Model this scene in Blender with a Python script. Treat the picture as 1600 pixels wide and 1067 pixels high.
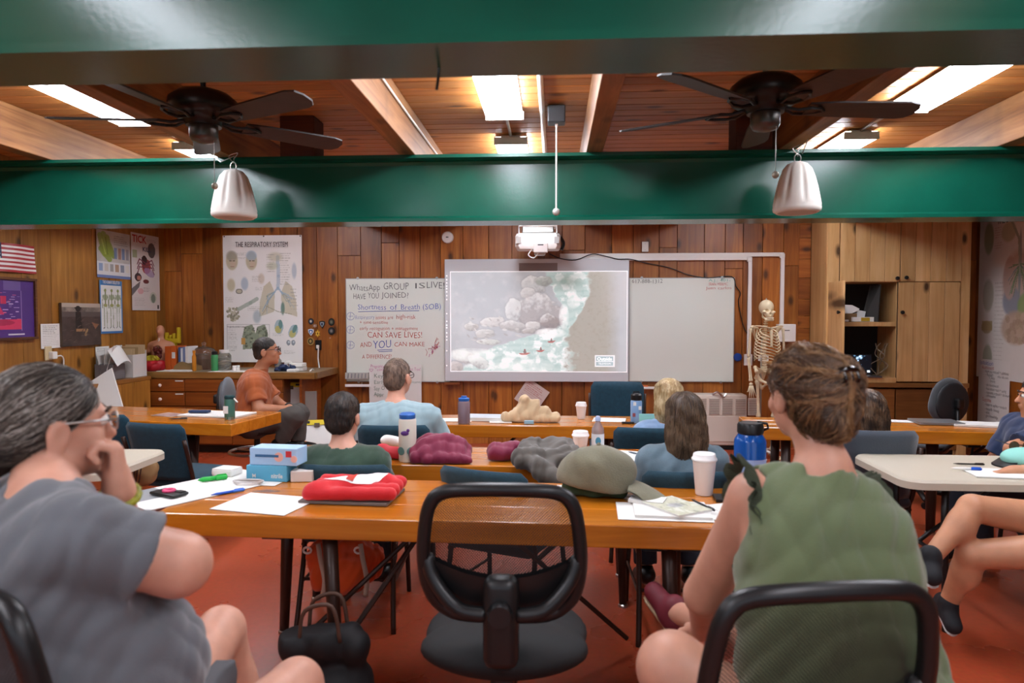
import bpy, bmesh, math, random
import numpy as np
from mathutils import Vector, Matrix, Euler
random.seed(7)
for o in list(bpy.data.objects): bpy.data.objects.remove(o)
scene = bpy.context.scene
COL = scene.collection
# ------------------------------------------------------------------ camera
EYE = 1.52
YAW = math.atan(64/1067.0); PITCH = math.atan(41.5/1067.0)
cam_data = bpy.data.cameras.new('camera'); cam = bpy.data.objects.new('camera', cam_data); COL.objects.link(cam)
cam.location = (0, 0, EYE); cam.rotation_euler = (math.pi/2 - PITCH, 0, YAW)
cam_data.sensor_width = 36; cam_data.lens = 24.0; cam_data.clip_start = .02
cam_data.dof.use_dof = True; cam_data.dof.focus_distance = 6.3; cam_data.dof.aperture_fstop = 3.2
scene.camera = cam
# ------------------------------------------------------------------ world, exposure
w = bpy.data.worlds.new('world'); scene.world = w; w.use_nodes = True
w.node_tree.nodes['Background'].inputs[0].default_value = (.75, .85, 1, 1)
w.node_tree.nodes['Background'].inputs[1].default_value = .6
vs = scene.view_settings
vs.view_transform = 'Standard'; vs.look = 'None'; vs.gamma = 1; vs.use_curve_mapping = False
vs.exposure = 1.55
LAMP = 11.0
# ------------------------------------------------------------------ helpers
_s, _c = math.sin(YAW), math.cos(YAW); _sp, _cp = math.sin(PITCH), math.cos(PITCH)
_R = Vector((_c, _s, 0)); _F = Vector((-_s*_cp, _c*_cp, -_sp)); _U = Vector((-_s*_sp, _c*_sp, _cp))
def ray(px, py): return _F + _R*((px-800)/1067.0) - _U*((py-533.5)/1067.0)
def atY(px, py, Y): d = ray(px, py); return Vector((0, 0, EYE)) + d*(Y/d.y)
def atZ(px, py, z): d = ray(px, py); return Vector((0, 0, EYE)) + d*((z-EYE)/d.z)
def atX(px, py, X): d = ray(px, py); return Vector((0, 0, EYE)) + d*(X/d.x)
V = Vector
def lin(h):
    h = h.lstrip('#'); r = [int(h[i:i+2], 16)/255 for i in (0, 2, 4)]
    return tuple([(x/12.92 if x <= .04045 else ((x+.055)/1.055)**2.4) for x in r] + [1.0])
MATS = {}
def mat(name, col, rough=.5, metal=0, spec=.5, emit=None, es=0, trans=0, ior=1.45, coat=0, alpha=1, sheen=0, bump=0, bscale=60, var=0, vscale=8):
    if name in MATS: return MATS[name]
    m = bpy.data.materials.new(name); m.use_nodes = True; nt = m.node_tree; b = nt.nodes['Principled BSDF']
    c = lin(col) if isinstance(col, str) else col
    b.inputs['Base Color'].default_value = c; b.inputs['Roughness'].default_value = rough; b.inputs['Metallic'].default_value = metal
    b.inputs['Specular IOR Level'].default_value = spec; b.inputs['Transmission Weight'].default_value = trans; b.inputs['IOR'].default_value = ior
    b.inputs['Coat Weight'].default_value = coat; b.inputs['Alpha'].default_value = alpha; b.inputs['Sheen Weight'].default_value = sheen
    if emit: b.inputs['Emission Color'].default_value = lin(emit); b.inputs['Emission Strength'].default_value = es
    if bump or var:
        tc = nt.nodes.new('ShaderNodeTexCoord'); n = nt.nodes.new('ShaderNodeTexNoise'); n.inputs['Detail'].default_value = 4
        nt.links.new(tc.outputs['Object'], n.inputs['Vector'])
        if bump:
            n.inputs['Scale'].default_value = bscale
            bp = nt.nodes.new('ShaderNodeBump'); bp.inputs['Strength'].default_value = bump; bp.inputs['Distance'].default_value = .004
            nt.links.new(n.outputs['Fac'], bp.inputs['Height']); nt.links.new(bp.outputs['Normal'], b.inputs['Normal'])
        if var:
            n2 = nt.nodes.new('ShaderNodeTexNoise'); n2.inputs['Scale'].default_value = vscale; n2.inputs['Detail'].default_value = 5
            nt.links.new(tc.outputs['Object'], n2.inputs['Vector'])
            r = nt.nodes.new('ShaderNodeValToRGB'); r.color_ramp.elements[0].position = .3; r.color_ramp.elements[1].position = .7
            r.color_ramp.elements[0].color = tuple([x*(1-var) for x in c[:3]]+[1]); r.color_ramp.elements[1].color = tuple([min(1, x*(1+var)) for x in c[:3]]+[1])
            nt.links.new(n2.outputs['Fac'], r.inputs['Fac']); nt.links.new(r.outputs['Color'], b.inputs['Base Color'])
    MATS[name] = m; return m
def wood(name, dark, mid, light, axis='Z', rough=.45, knots=.5, scale=1.0, coat=0, rnd=.18, bump=.15, knotcol='#2a1206', nrm='Y', blotch=.25, keep=.5):
    if name in MATS: return MATS[name]
    m = bpy.data.materials.new(name); m.use_nodes = True; nt = m.node_tree; b = nt.nodes['Principled BSDF']; N = nt.nodes.new; L = nt.links.new
    geo = N('ShaderNodeNewGeometry'); oi = N('ShaderNodeObjectInfo')
    off = N('ShaderNodeVectorMath'); off.operation = 'SCALE'; off.inputs[0].default_value = (7.3, 5.1, 9.7); L(oi.outputs['Random'], off.inputs['Scale'])
    add = N('ShaderNodeVectorMath'); add.operation = 'ADD'; L(geo.outputs['Position'], add.inputs[0]); L(off.outputs[0], add.inputs[1])
    mp = N('ShaderNodeMapping'); s = [9*scale]*3; s['XYZ'.index(axis)] = .55*scale; mp.inputs['Scale'].default_value = s; L(add.outputs[0], mp.inputs['Vector'])
    n = N('ShaderNodeTexNoise'); n.inputs['Scale'].default_value = 2.2; n.inputs['Detail'].default_value = 7; n.inputs['Distortion'].default_value = 1.4; n.inputs['Roughness'].default_value = .62
    L(mp.outputs[0], n.inputs['Vector'])
    r = N('ShaderNodeValToRGB'); e = r.color_ramp.elements; e[0].position = .28; e[0].color = lin(dark); e[1].position = .74; e[1].color = lin(light)
    k = e.new(.5); k.color = lin(mid); L(n.outputs['Fac'], r.inputs['Fac'])
    # knots
    mk = N('ShaderNodeMapping'); s = [3.8]*3; s['XYZ'.index(axis)] = 1.9;  mk.inputs['Scale'].default_value = s; L(add.outputs[0], mk.inputs['Vector'])
    dn = N('ShaderNodeTexNoise'); dn.inputs['Scale'].default_value = 3; L(mk.outputs[0], dn.inputs['Vector'])
    mx = N('ShaderNodeMixRGB'); mx.inputs[0].default_value = .06; L(mk.outputs[0], mx.inputs[1]); L(dn.outputs['Color'], mx.inputs[2])
    vo = N('ShaderNodeTexVoronoi'); vo.voronoi_dimensions = '2D'; vo.inputs['Scale'].default_value = 1; sx = N('ShaderNodeSeparateXYZ'); cx_ = N('ShaderNodeCombineXYZ'); L(mx.outputs[0], sx.inputs[0]); pa = [i for i in range(3) if 'XYZ'[i] != nrm]; L(sx.outputs[pa[0]], cx_.inputs[0]); L(sx.outputs[pa[1]], cx_.inputs[1]); L(cx_.outputs[0], vo.inputs['Vector'])
    kr = N('ShaderNodeValToRGB'); ke = kr.color_ramp.elements; ke[0].position = .05; ke[0].color = (knots, knots, knots, 1); ke[1].position = .15; ke[1].color = (0, 0, 0, 1)
    kk = ke.new(.1); kk.color = (knots*.45,)*3+(1,); L(vo.outputs['Distance'], kr.inputs['Fac'])
    sc = N('ShaderNodeSeparateColor'); L(vo.outputs['Color'], sc.inputs[0]); gk = N('ShaderNodeMath'); gk.operation = 'LESS_THAN'; gk.inputs[1].default_value = keep; L(sc.outputs[0], gk.inputs[0]); mk2 = N('ShaderNodeMath'); mk2.operation = 'MULTIPLY'; L(kr.outputs[0], mk2.inputs[0]); L(gk.outputs[0], mk2.inputs[1])
    bn = N('ShaderNodeTexNoise'); bn.inputs['Scale'].default_value = 1.6; bn.inputs['Detail'].default_value = 3; L(add.outputs[0], bn.inputs['Vector']); br = N('ShaderNodeValToRGB'); br.color_ramp.elements[0].position = .35; br.color_ramp.elements[0].color = (1-blotch*1.3, 1-blotch*1.45, 1-blotch*1.5, 1); br.color_ramp.elements[1].position = .62; L(bn.outputs['Fac'], br.inputs['Fac']); bl = N('ShaderNodeMixRGB'); bl.blend_type = 'MULTIPLY'; bl.inputs[0].default_value = 1; L(r.outputs[0], bl.inputs[1]); L(br.outputs[0], bl.inputs[2])
    mix = N('ShaderNodeMixRGB'); L(mk2.outputs[0], mix.inputs[0]); L(bl.outputs[0], mix.inputs[1]); mix.inputs[2].default_value = lin(knotcol)
    # board to board variation
    hsv = N('ShaderNodeHueSaturation'); mr = N('ShaderNodeMapRange'); mr.inputs['To Min'].default_value = 1-rnd; mr.inputs['To Max'].default_value = 1+rnd
    L(oi.outputs['Random'], mr.inputs['Value']); L(mr.outputs[0], hsv.inputs['Value']); L(mix.outputs[0], hsv.inputs['Color']); L(hsv.outputs[0], b.inputs['Base Color'])
    b.inputs['Roughness'].default_value = rough; b.inputs['Coat Weight'].default_value = coat; b.inputs['Coat Roughness'].default_value = .15
    if bump:
        bp = N('ShaderNodeBump'); bp.inputs['Strength'].default_value = bump; bp.inputs['Distance'].default_value = .003; L(n.outputs['Fac'], bp.inputs['Height']); L(bp.outputs[0], b.inputs['Normal'])
    MATS[name] = m; return m
def vcol_mat(name, rough=.6, emis=0.0):
    if name in MATS: return MATS[name]
    m = bpy.data.materials.new(name); m.use_nodes = True; nt = m.node_tree; b = nt.nodes['Principled BSDF']
    a = nt.nodes.new('ShaderNodeVertexColor'); a.layer_name = 'print'
    nt.links.new(a.outputs[0], b.inputs['Base Color']); b.inputs['Roughness'].default_value = rough
    if emis: nt.links.new(a.outputs[0], b.inputs['Emission Color']); b.inputs['Emission Strength'].default_value = emis
    MATS[name] = m; return m

def link(o, parent=None):
    COL.objects.link(o)
    if parent is not None: o.parent = parent
    return o
def mesh_obj(name, vs_, fs, m, parent=None, smooth=False, auto=None):
    me = bpy.data.meshes.new(name); me.from_pydata([tuple(v) for v in vs_], [], [tuple(f) for f in fs]); me.materials.append(m)
    if smooth:
        me.polygons.foreach_set('use_smooth', [True]*len(me.polygons))
    o = bpy.data.objects.new(name, me); link(o, parent)
    if auto is not None: sharp(me, auto)
    return o
def sharp(me, deg):
    bm = bmesh.new(); bm.from_mesh(me); a = math.radians(deg)
    for f in bm.faces: f.smooth = True
    for e in bm.edges:
        e.smooth = not (len(e.link_faces) == 2 and e.calc_face_angle(0) > a)
    bm.to_mesh(me); bm.free()
def T(name, label, cat, loc=(0, 0, 0), rz=0, group=None, rot=None):
    o = bpy.data.objects.new(name, None); o.empty_display_size = .05; COL.objects.link(o); o.location = loc
    o.rotation_euler = rot if rot else (0, 0, rz); tag(o, label, cat, group); return o
def tag(o, label=None, cat=None, group=None, kind=None):
    if label: o['label'] = label
    if cat: o['category'] = cat
    if group: o['group'] = group
    if kind: o['kind'] = kind
    return o
def copy_tree(o, parent=None):
    c = o.copy(); COL.objects.link(c); c.parent = parent
    for ch in list(o.children): copy_tree(ch, c)
    return c
class MB:
    """collects geometry for ONE mesh"""
    def __init__(s): s.v = []; s.f = []
    def add(s, vs_, fs):
        n = len(s.v); s.v += [V(v) for v in vs_]; s.f += [tuple(i+n for i in f) for f in fs]; return s
    def box(s, c, size, rot=None, M=None):
        x, y, z = [d/2 for d in size]; p = [V((a*x, b*y, d*z)) for a in (-1, 1) for b in (-1, 1) for d in (-1, 1)]
        R_ = Euler(rot).to_matrix() if rot else (M if M else Matrix.Identity(3))
        return s.add([R_@q+V(c) for q in p], [(0, 1, 3, 2), (4, 6, 7, 5), (0, 4, 5, 1), (2, 3, 7, 6), (0, 2, 6, 4), (1, 5, 7, 3)])
    def rbox(s, c, size, r=.01, rot=None, seg=2):
        bm = bmesh.new(); bmesh.ops.create_cube(bm, size=1)
        for v in bm.verts: v.co = V((v.co.x*size[0], v.co.y*size[1], v.co.z*size[2]))
        bmesh.ops.bevel(bm, geom=list(bm.edges), offset=min(r, min(size)*.49), segments=seg, profile=.5, affect='EDGES')
        R_ = Euler(rot).to_matrix() if rot else Matrix.Identity(3)
        bm.verts.index_update(); s.add([R_@v.co+V(c) for v in bm.verts], [[v.index for v in f.verts] for f in bm.faces]); bm.free(); return s
    def tube(s, pts, r, n=8, cap=True, closed=False):
        pts = [V(p) for p in pts]; m = len(pts); rs = r if isinstance(r, (list, tuple)) else [r]*m
        base = len(s.v); up = None
        for i, p in enumerate(pts):
            if closed: t = pts[(i+1) % m]-pts[i-1]
            else: t = pts[min(i+1, m-1)]-pts[max(i-1, 0)]
            t.normalize()
            if up is None: up = t.orthogonal().normalized()
            else:
                up = up-t*up.dot(t)
                up = up.normalized() if up.length > 1e-6 else t.orthogonal().normalized()
            q = t.cross(up)
            for k in range(n):
                a = 2*math.pi*k/n; s.v.append(p+(up*math.cos(a)+q*math.sin(a))*rs[i])
        for i in range(m if closed else m-1):
            j = (i+1) % m
            for k in range(n):
                l = (k+1) % n; s.f.append((base+i*n+k, base+i*n+l, base+j*n+l, base+j*n+k))
        if cap and not closed:
            s.f.append(tuple(base+k for k in range(n))[::-1]); s.f.append(tuple(base+(m-1)*n+k for k in range(n)))
        return s
    def lathe(s, prof, c=(0, 0, 0), n=20, M=None, cap=True, flute=None):
        base = len(s.v); c = V(c)
        for i, (r, z) in enumerate(prof):
            for k in range(n):
                a = 2*math.pi*k/n; rr = r*(flute(a, z) if flute else 1)
                p = V((rr*math.cos(a), rr*math.sin(a), z)); s.v.append((M@p if M else p)+c)
        m = len(prof)
        for i in range(m-1):
            for k in range(n):
                l = (k+1) % n; s.f.append((base+i*n+k, base+i*n+l, base+(i+1)*n+l, base+(i+1)*n+k))
        if cap: s.f.append(tuple(base+k for k in range(n))[::-1]); s.f.append(tuple(base+(m-1)*n+k for k in range(n)))
        return s
    def prism(s, poly, h, c=(0, 0, 0), M=None):
        """poly in local xy, extruded along z by h"""
        n = len(poly); c = V(c); b = [V((p[0], p[1], z)) for z in (0, h) for p in poly]
        b = [(M@p if M else p)+c for p in b]
        return s.add(b, [tuple(range(n))[::-1], tuple(range(n, 2*n))]+[(i, (i+1) % n, n+(i+1) % n, n+i) for i in range(n)])
    def sphere(s, c, r, n=12, m=8, sc=(1, 1, 1), M=None):
        base = len(s.v); c = V(c)
        for i in range(m+1):
            th = math.pi*i/m
            for k in range(n):
                a = 2*math.pi*k/n; p = V((r*sc[0]*math.sin(th)*math.cos(a), r*sc[1]*math.sin(th)*math.sin(a), r*sc[2]*math.cos(th))); s.v.append((M@p if M else p)+c)
        for i in range(m):
            for k in range(n):
                l = (k+1) % n; s.f.append((base+i*n+k, base+(i+1)*n+k, base+(i+1)*n+l, base+i*n+l))
        return s
    def surf(s, fn, nu, nv, close_u=False):
        base = len(s.v)
        for i in range(nu+1):
            for j in range(nv+1): s.v.append(V(fn(i/nu, j/nv)))
        for i in range(nu):
            for j in range(nv):
                a = base+i*(nv+1)+j; s.f.append((a, a+nv+1, a+nv+2, a+1))
        return s
    def build(s, name, m, parent=None, smooth=False, auto=None, label=None):
        o = mesh_obj(name, s.v, s.f, m, parent, smooth, auto)
        if label: o['label'] = label
        return o
    def thing(s, name, m, label, cat, group=None, smooth=False, auto=None, kind=None, loc=None):
        if loc is None:
            lo = [min(v[i] for v in s.v) for i in range(3)]; hi = [max(v[i] for v in s.v) for i in range(3)]
            loc = V(((lo[0]+hi[0])/2, (lo[1]+hi[1])/2, lo[2]))
        s.v = [v-V(loc) for v in s.v]
        o = mesh_obj(name, s.v, s.f, m, None, smooth, auto); o.location = loc; tag(o, label, cat, group, kind); return o
def struct(o): o['kind'] = 'structure'; return o
def arc(p0, p1, p2, n=8):
    p0, p1, p2 = V(p0), V(p1), V(p2); return [p0*(1-t)**2+p1*2*t*(1-t)+p2*t*t for t in [i/n for i in range(n+1)]]
def spline(pts, n=6):
    pts = [V(p) for p in pts]; out = []
    for i in range(len(pts)-1):
        a = pts[max(i-1, 0)]; b = pts[i]; c = pts[i+1]; d = pts[min(i+2, len(pts)-1)]
        for k in range(n):
            t = k/n; out.append(.5*((2*b)+(c-a)*t+(2*a-5*b+4*c-d)*t*t+(3*b-a-3*c+d)*t**3))
    return out+[pts[-1]]
def rrect(w_, h_, r, n=5):
    out = []
    for cx, cy, a0 in ((w_/2-r, h_/2-r, 0), (-w_/2+r, h_/2-r, 90), (-w_/2+r, -h_/2+r, 180), (w_/2-r, -h_/2+r, 270)):
        for i in range(n+1):
            a = math.radians(a0+90*i/n); out.append((cx+r*math.cos(a), cy+r*math.sin(a)))
    return out
def frame_M(xax, yax, zax): return Matrix((xax, yax, zax)).transposed()
# text as flat mesh lettering; origin = left baseline, right vector rx, up vector uy
_glyph = {}
def _load_glyphs():
    chars = [chr(i) for i in range(33, 127)]; obs = []
    for cls, off in ((-1, -.011), (0, 0), (1, .022)):
        for ch in chars:
            for body in ((ch, 'H'+ch+'H') if cls == 0 else (ch,)):
                cu = bpy.data.curves.new('t', 'FONT'); cu.body = body; cu.size = 1; cu.resolution_u = 2; cu.offset = off
                ob = bpy.data.objects.new('t', cu); COL.objects.link(ob); obs.append((cls, ch, body, ob))
    dg = bpy.context.evaluated_depsgraph_get(); adv = {}; tmp = {}
    for cls, ch, body, ob in obs:
        me = ob.evaluated_get(dg).to_mesh(); vv = [v.co.copy() for v in me.vertices]
        if len(body) > 1: adv[ch] = max(v.x for v in vv)
        else: tmp[cls, ch] = (vv, [tuple(p.vertices) for p in me.polygons])
        ob.evaluated_get(dg).to_mesh_clear()
    hm = max(v.x for v in tmp[0, 'H'][0]); aH = (adv['H']-hm)/2
    for (cls, ch), (vv, ff) in tmp.items(): _glyph[cls, ch] = (vv, ff, adv[ch]-aH-hm)
    for *_, ob in obs: cu = ob.data; bpy.data.objects.remove(ob); bpy.data.curves.remove(cu)
def letter(mb, txt, org, rx, uy, size, wid=None, thin=0, shear=0, wob=0, align='LEFT', eps=.0012):
    if not _glyph: _load_glyphs()
    cls = 1 if thin > 0 else (-1 if thin < 0 else 0); vv = []; ff = []; x = 0
    for ch in txt:
        if ch == ' ': x += .32; continue
        a, f, w_ = _glyph[cls, ch]; n = len(vv); vv += [V((v.x+x, v.y, 0)) for v in a]; ff += [tuple(i+n for i in q) for q in f]; x += w_
    rx, uy = V(rx).normalized(), V(uy).normalized(); nn = rx.cross(uy); sx = size
    if wid: sx = wid/(max(v.x for v in vv)-min(v.x for v in vv))
    mb.add([V(org)+rx*(v.x*sx)+uy*(v.y*size+wob*size*math.sin(v.x*2.3+org[2]*40))+nn*eps for v in vv], ff)
# painted flat prints: numpy raster -> vertex colours on a fine grid
class Canvas:
    def __init__(s, W, Hh, bg='#ffffff'):
        s.W, s.H = W, Hh; s.a = np.zeros((Hh, W, 3)); s.a[:] = lin(bg)[:3]
        s.yy, s.xx = np.mgrid[0:Hh, 0:W].astype(float); s.xx = (s.xx+.5)/W; s.yy = (s.yy+.5)/Hh; s.asp = W/Hh
    def put(s, m, col, al=1):
        c = np.array(lin(col)[:3]) if isinstance(col, str) else np.array(col); m = m*al
        s.a = s.a*(1-m[..., None])+c*m[..., None]; return s
    def ell(s, x, y, rx, ry, col, al=1, rot=0, soft=0.0):
        dx = (s.xx-x)*s.asp; dy = s.yy-y; c, q = math.cos(rot), math.sin(rot); u = (dx*c+dy*q)/(rx*s.asp); v = (-dx*q+dy*c)/ry; d = np.sqrt(u*u+v*v)
        return s.put(np.clip((1-d)/max(soft, 1e-3)+.5, 0, 1) if soft else (d < 1).astype(float), col, al)
    def poly(s, pts, col, al=1):
        m = np.zeros_like(s.xx, bool); n = len(pts)
        for i in range(n):
            x1, y1 = pts[i]; x2, y2 = pts[(i+1) % n]
            if y1 == y2: continue
            m ^= ((s.yy < y1) != (s.yy < y2)) & (s.xx < (x2-x1)*(s.yy-y1)/(y2-y1)+x1)
        return s.put(m.astype(float), col, al)
    def rect(s, x0, y0, x1, y1, col, al=1): return s.put(((s.xx >= x0) & (s.xx < x1) & (s.yy >= y0) & (s.yy < y1)).astype(float), col, al)
    def line(s, pts, w_, col, al=1):
        for (x1, y1), (x2, y2) in zip(pts[:-1], pts[1:]):
            dx, dy = (x2-x1)*s.asp, y2-y1; L2 = dx*dx+dy*dy+1e-12; t = np.clip(((s.xx-x1)*s.asp*dx+(s.yy-y1)*dy)/L2, 0, 1)
            d = np.hypot((s.xx-x1)*s.asp-t*dx, s.yy-y1-t*dy); s.put((d < w_/2).astype(float), col, al)
        return s
    def scribble(s, x0, y0, x1, y1, rows, col, al=.8, fill=.55, seed=0):
        """unreadably small print: rows of short dashes"""
        rng = random.Random(seed); dy = (y1-y0)/rows
        for i in range(rows):
            x = x0; e = x1-(x1-x0)*rng.random()*.3
            while x < e:
                wd = (.25+rng.random())*(x1-x0)*.12; s.rect(x, y0+i*dy, min(x+wd, e), y0+i*dy+dy*fill, col, al*(.6+.4*rng.random())); x += wd+(x1-x0)*.025
        return s
    def noise(s, sx, sy, seed=0, oct=4):
        return fbm(s.xx*sx, s.yy*sy, seed, oct)
    def mesh(s, name, org, rx, uy, w_, h_, m, parent=None, bulge=None):
        """org = top-left corner in world/local; rx right, uy up"""
        rx, uy = V(rx).normalized(), V(uy).normalized(); nn = rx.cross(uy); org = V(org); W, Hh = s.W, s.H
        u = np.linspace(0, 1, W+1); v = np.linspace(0, 1, Hh+1); uu, vv = np.meshgrid(u, v)
        off = bulge(uu, vv) if bulge else np.zeros_like(uu)
        P = (np.array(org)[None, None]+uu[..., None]*np.array(rx)*w_-vv[..., None]*np.array(uy)*h_+off[..., None]*np.array(nn)).reshape(-1, 3)
        idx = np.arange((W+1)*(Hh+1)).reshape(Hh+1, W+1)
        Fq = np.stack([idx[1:, :-1], idx[1:, 1:], idx[:-1, 1:], idx[:-1, :-1]], -1).reshape(-1, 4)
        me = np_mesh(name, P, Fq); ca = me.color_attributes.new('print', 'FLOAT_COLOR', 'CORNER')
        cc = np.ones((W*Hh, 4, 4), np.float32); cc[:, :, :3] = s.a.reshape(-1, 1, 3); ca.data.foreach_set('color', cc.ravel())
        me.materials.append(m); o = bpy.data.objects.new(name, me); return link(o, parent)
def np_mesh(name, P, Fq, smooth=False):
    me = bpy.data.meshes.new(name); n, f = len(P), len(Fq)
    me.vertices.add(n); me.vertices.foreach_set('co', np.asarray(P, np.float32).ravel())
    me.loops.add(f*4); me.loops.foreach_set('vertex_index', np.asarray(Fq, np.int32).ravel())
    me.polygons.add(f); me.polygons.foreach_set('loop_start', np.arange(0, f*4, 4, dtype=np.int32))
    me.update(calc_edges=True)
    if smooth: me.polygons.foreach_set('use_smooth', np.ones(f, bool))
    return me
def _h(i, j, seed): 
    x = np.sin(i*127.1+j*311.7+seed*74.7)*43758.5453; return x-np.floor(x)
def vnoise(x, y, seed=0):
    i, j = np.floor(x), np.floor(y); u, v = x-i, y-j; u = u*u*(3-2*u); v = v*v*(3-2*v)
    return (_h(i, j, seed)*(1-u)+_h(i+1, j, seed)*u)*(1-v)+(_h(i, j+1, seed)*(1-u)+_h(i+1, j+1, seed)*u)*v
def fbm(x, y, seed=0, oct=4):
    t = 0; a = .5
    for o_ in range(oct): t = t+a*vnoise(x*2**o_, y*2**o_, seed+o_*13); a *= .5
    return t/(1-.5**oct)
# ================================================================== the room
XL, XR, YB, YR, ZC = -4.69, 4.76, 8.0, -2.4, 2.88
M_back = wood('wood back wall', '#80440f', '#a25e20', '#bd7a32', 'Z', .4, .8, scale=.6, rnd=.2)
M_left = wood('wood left wall', '#8a5a20', '#a8722c', '#c08a40', 'Z', .42, .8, scale=.6, rnd=.12, nrm='X')
M_ceil = wood('wood ceiling', '#9c6028', '#ba7a3c', '#cf9350', 'X', .5, .7, scale=.7, rnd=.22, nrm='Z', blotch=.15)
M_rafter = wood('wood rafter', '#6f4520', '#946335', '#ad7c4a', 'Y', .55, .5, rnd=.1, nrm='Z', scale=.6)
M_rafdark = wood('wood dark block', '#35190c', '#4a2412', '#5b2f18', 'X', .6, .3, rnd=.1)
M_cab = wood('wood cabinet pine', '#c4945a', '#d6aa70', '#e2bb86', 'Z', .45, .9, rnd=.1, scale=.6, blotch=.14, keep=.35)
M_cabd = wood('wood cabinet counter', '#7a3e12', '#914c18', '#a55e24', 'X', .4, .3, scale=.6, rnd=.08)
M_dark = mat('dark joint backing', '#1c0d05', .9)
M_white = mat('white painted metal', '#e9e7e2', .4)
M_black = mat('black plastic', '#141415', .38)
M_chrome = mat('brushed steel', '#b8b8b4', .28, 1)
M_paper = mat('white paper', '#dcdbd6', .7)
# floor: stained red concrete
def floor_mat():
    m = bpy.data.materials.new('red stained concrete'); m.use_nodes = True; nt = m.node_tree; b = nt.nodes['Principled BSDF']; N = nt.nodes.new; L = nt.links.new
    g = N('ShaderNodeNewGeometry'); n = N('ShaderNodeTexNoise'); n.inputs['Scale'].default_value = 1.3; n.inputs['Detail'].default_value = 5; n.inputs['Roughness'].default_value = .5; n.inputs['Distortion'].default_value = .3
    L(g.outputs['Position'], n.inputs['Vector']); r = N('ShaderNodeValToRGB'); e = r.color_ramp.elements
    e[0].position = .22; e[0].color = lin('#9c4026'); e[1].position = .85; e[1].color = lin('#b45c40'); k = e.new(.5); k.color = lin('#a6482a'); L(n.outputs['Fac'], r.inputs['Fac'])
    n2 = N('ShaderNodeTexNoise'); n2.inputs['Scale'].default_value = 38; n2.inputs['Detail'].default_value = 4; L(g.outputs['Position'], n2.inputs['Vector'])
    mx = N('ShaderNodeMixRGB'); mx.blend_type = 'MULTIPLY'; mx.inputs[0].default_value = .35; L(r.outputs[0], mx.inputs[1]); L(n2.outputs['Color'], mx.inputs[2])
    hs = N('ShaderNodeHueSaturation'); hs.inputs['Value'].default_value = 1.2; L(mx.outputs[0], hs.inputs['Color']); L(hs.outputs[0], b.inputs['Base Color'])
    rr = N('ShaderNodeMapRange'); rr.inputs['To Min'].default_value = .16; rr.inputs['To Max'].default_value = .42; L(n.outputs['Fac'], rr.inputs['Value']); L(rr.outputs[0], b.inputs['Roughness'])
    return m
struct(MB().box(((XL+XR)/2, (YB+YR)/2, -.05), (XR-XL+.4, YB-YR+.4, .1)).build('floor', floor_mat()))
# ---- walls: backing + one object for each board
def board_wall(name, backing_c, backing_s, along, lo, hi, face, sign, m, wmin, wmax, seed, z1=ZC, skip=None, seam=None):
    wl = struct(MB().box(backing_c, backing_s).build(name, M_dark)); rng = random.Random(seed); p = lo
    while p < hi-.02:
        wd = min(rng.uniform(wmin, wmax), hi-p)
        if hi-p-wd < .08: wd = hi-p
        th = .018+rng.random()*.004; pieces = [(0, z1)]
        if seam and rng.random() < .55: zz = rng.uniform(*seam); pieces = [(0, zz-.002), (zz+.002, z1)]
        for za, zb in pieces:
            c = [0, 0, (za+zb)/2]; s_ = [0, 0, zb-za]
            c[along] = p+wd/2; s_[along] = wd-.005; c[1-along] = face+sign*th/2; s_[1-along] = th
            if skip and skip(c[along]): continue
            MB().rbox(c, s_, .0025, seg=1).build('plank', m, wl)
        p += wd
    return wl
x_col0, x_col1 = atY(1257, 500, YB).x, atY(1292, 500, YB).x
wb = board_wall('wall_back', ((XL+XR)/2, YB+.06, ZC/2), (XR-XL+.2, .1, ZC), 0, XL, XR, YB-.0, -1, M_back, .2, .31, 3, skip=lambda x: x_col0 < x < x_col1, seam=(1.5, 2.4))
# short horizontal boards between wall and cabinet
z = .0; rng = random.Random(5)
M_backx = wood('wood back wall cross', '#7a3c12', '#9a561f', '#b8722f', 'X', .4, .8, scale=.6, rnd=.2)
while z < ZC-.01:
    hgt = min(rng.uniform(.14, .25), ZC-z); MB().rbox(((x_col0+x_col1)/2, YB-.012, z+hgt/2), (x_col1-x_col0+.16, .026, hgt-.004), .003, seg=1).build('plank', M_backx, wb); z += hgt
board_wall('wall_left', (XL-.06, (YB+YR)/2, ZC/2), (.1, YB-YR, ZC), 1, YR, YB, XL, 1, M_left, .24, .36, 11)
board_wall('wall_right', (XR+.06, (YB+YR)/2, ZC/2), (.1, YB-YR, ZC), 1, YR, YB, XR, -1, M_back, .22, .32, 12)
wr = struct(MB().box(((XL+XR)/2, YR-.06, .45), (XR-XL+.2, .1, .9)).box(((XL+XR)/2, YR-.06, 2.59), (XR-XL+.2, .1, .58)).box((XL+.35, YR-.06, 1.6), (.9, .1, 1.4)).box((XR-.35, YR-.06, 1.6), (.9, .1, 1.4)).build('wall_rear', M_left))
# ---- ceiling boards run across the room
ce = struct(MB().box(((XL+XR)/2, (YB+YR)/2, ZC+.05), (XR-XL+.4, YB-YR+.4, .06)).build('ceiling', M_dark))
y = YR; rng = random.Random(2)
while y < YB:
    wd = .128; MB().rbox(((XL+XR)/2, y+wd/2, ZC+.012), (XR-XL, wd-.006, .022), .004, seg=1).build('plank', M_ceil, ce); y += wd
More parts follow.
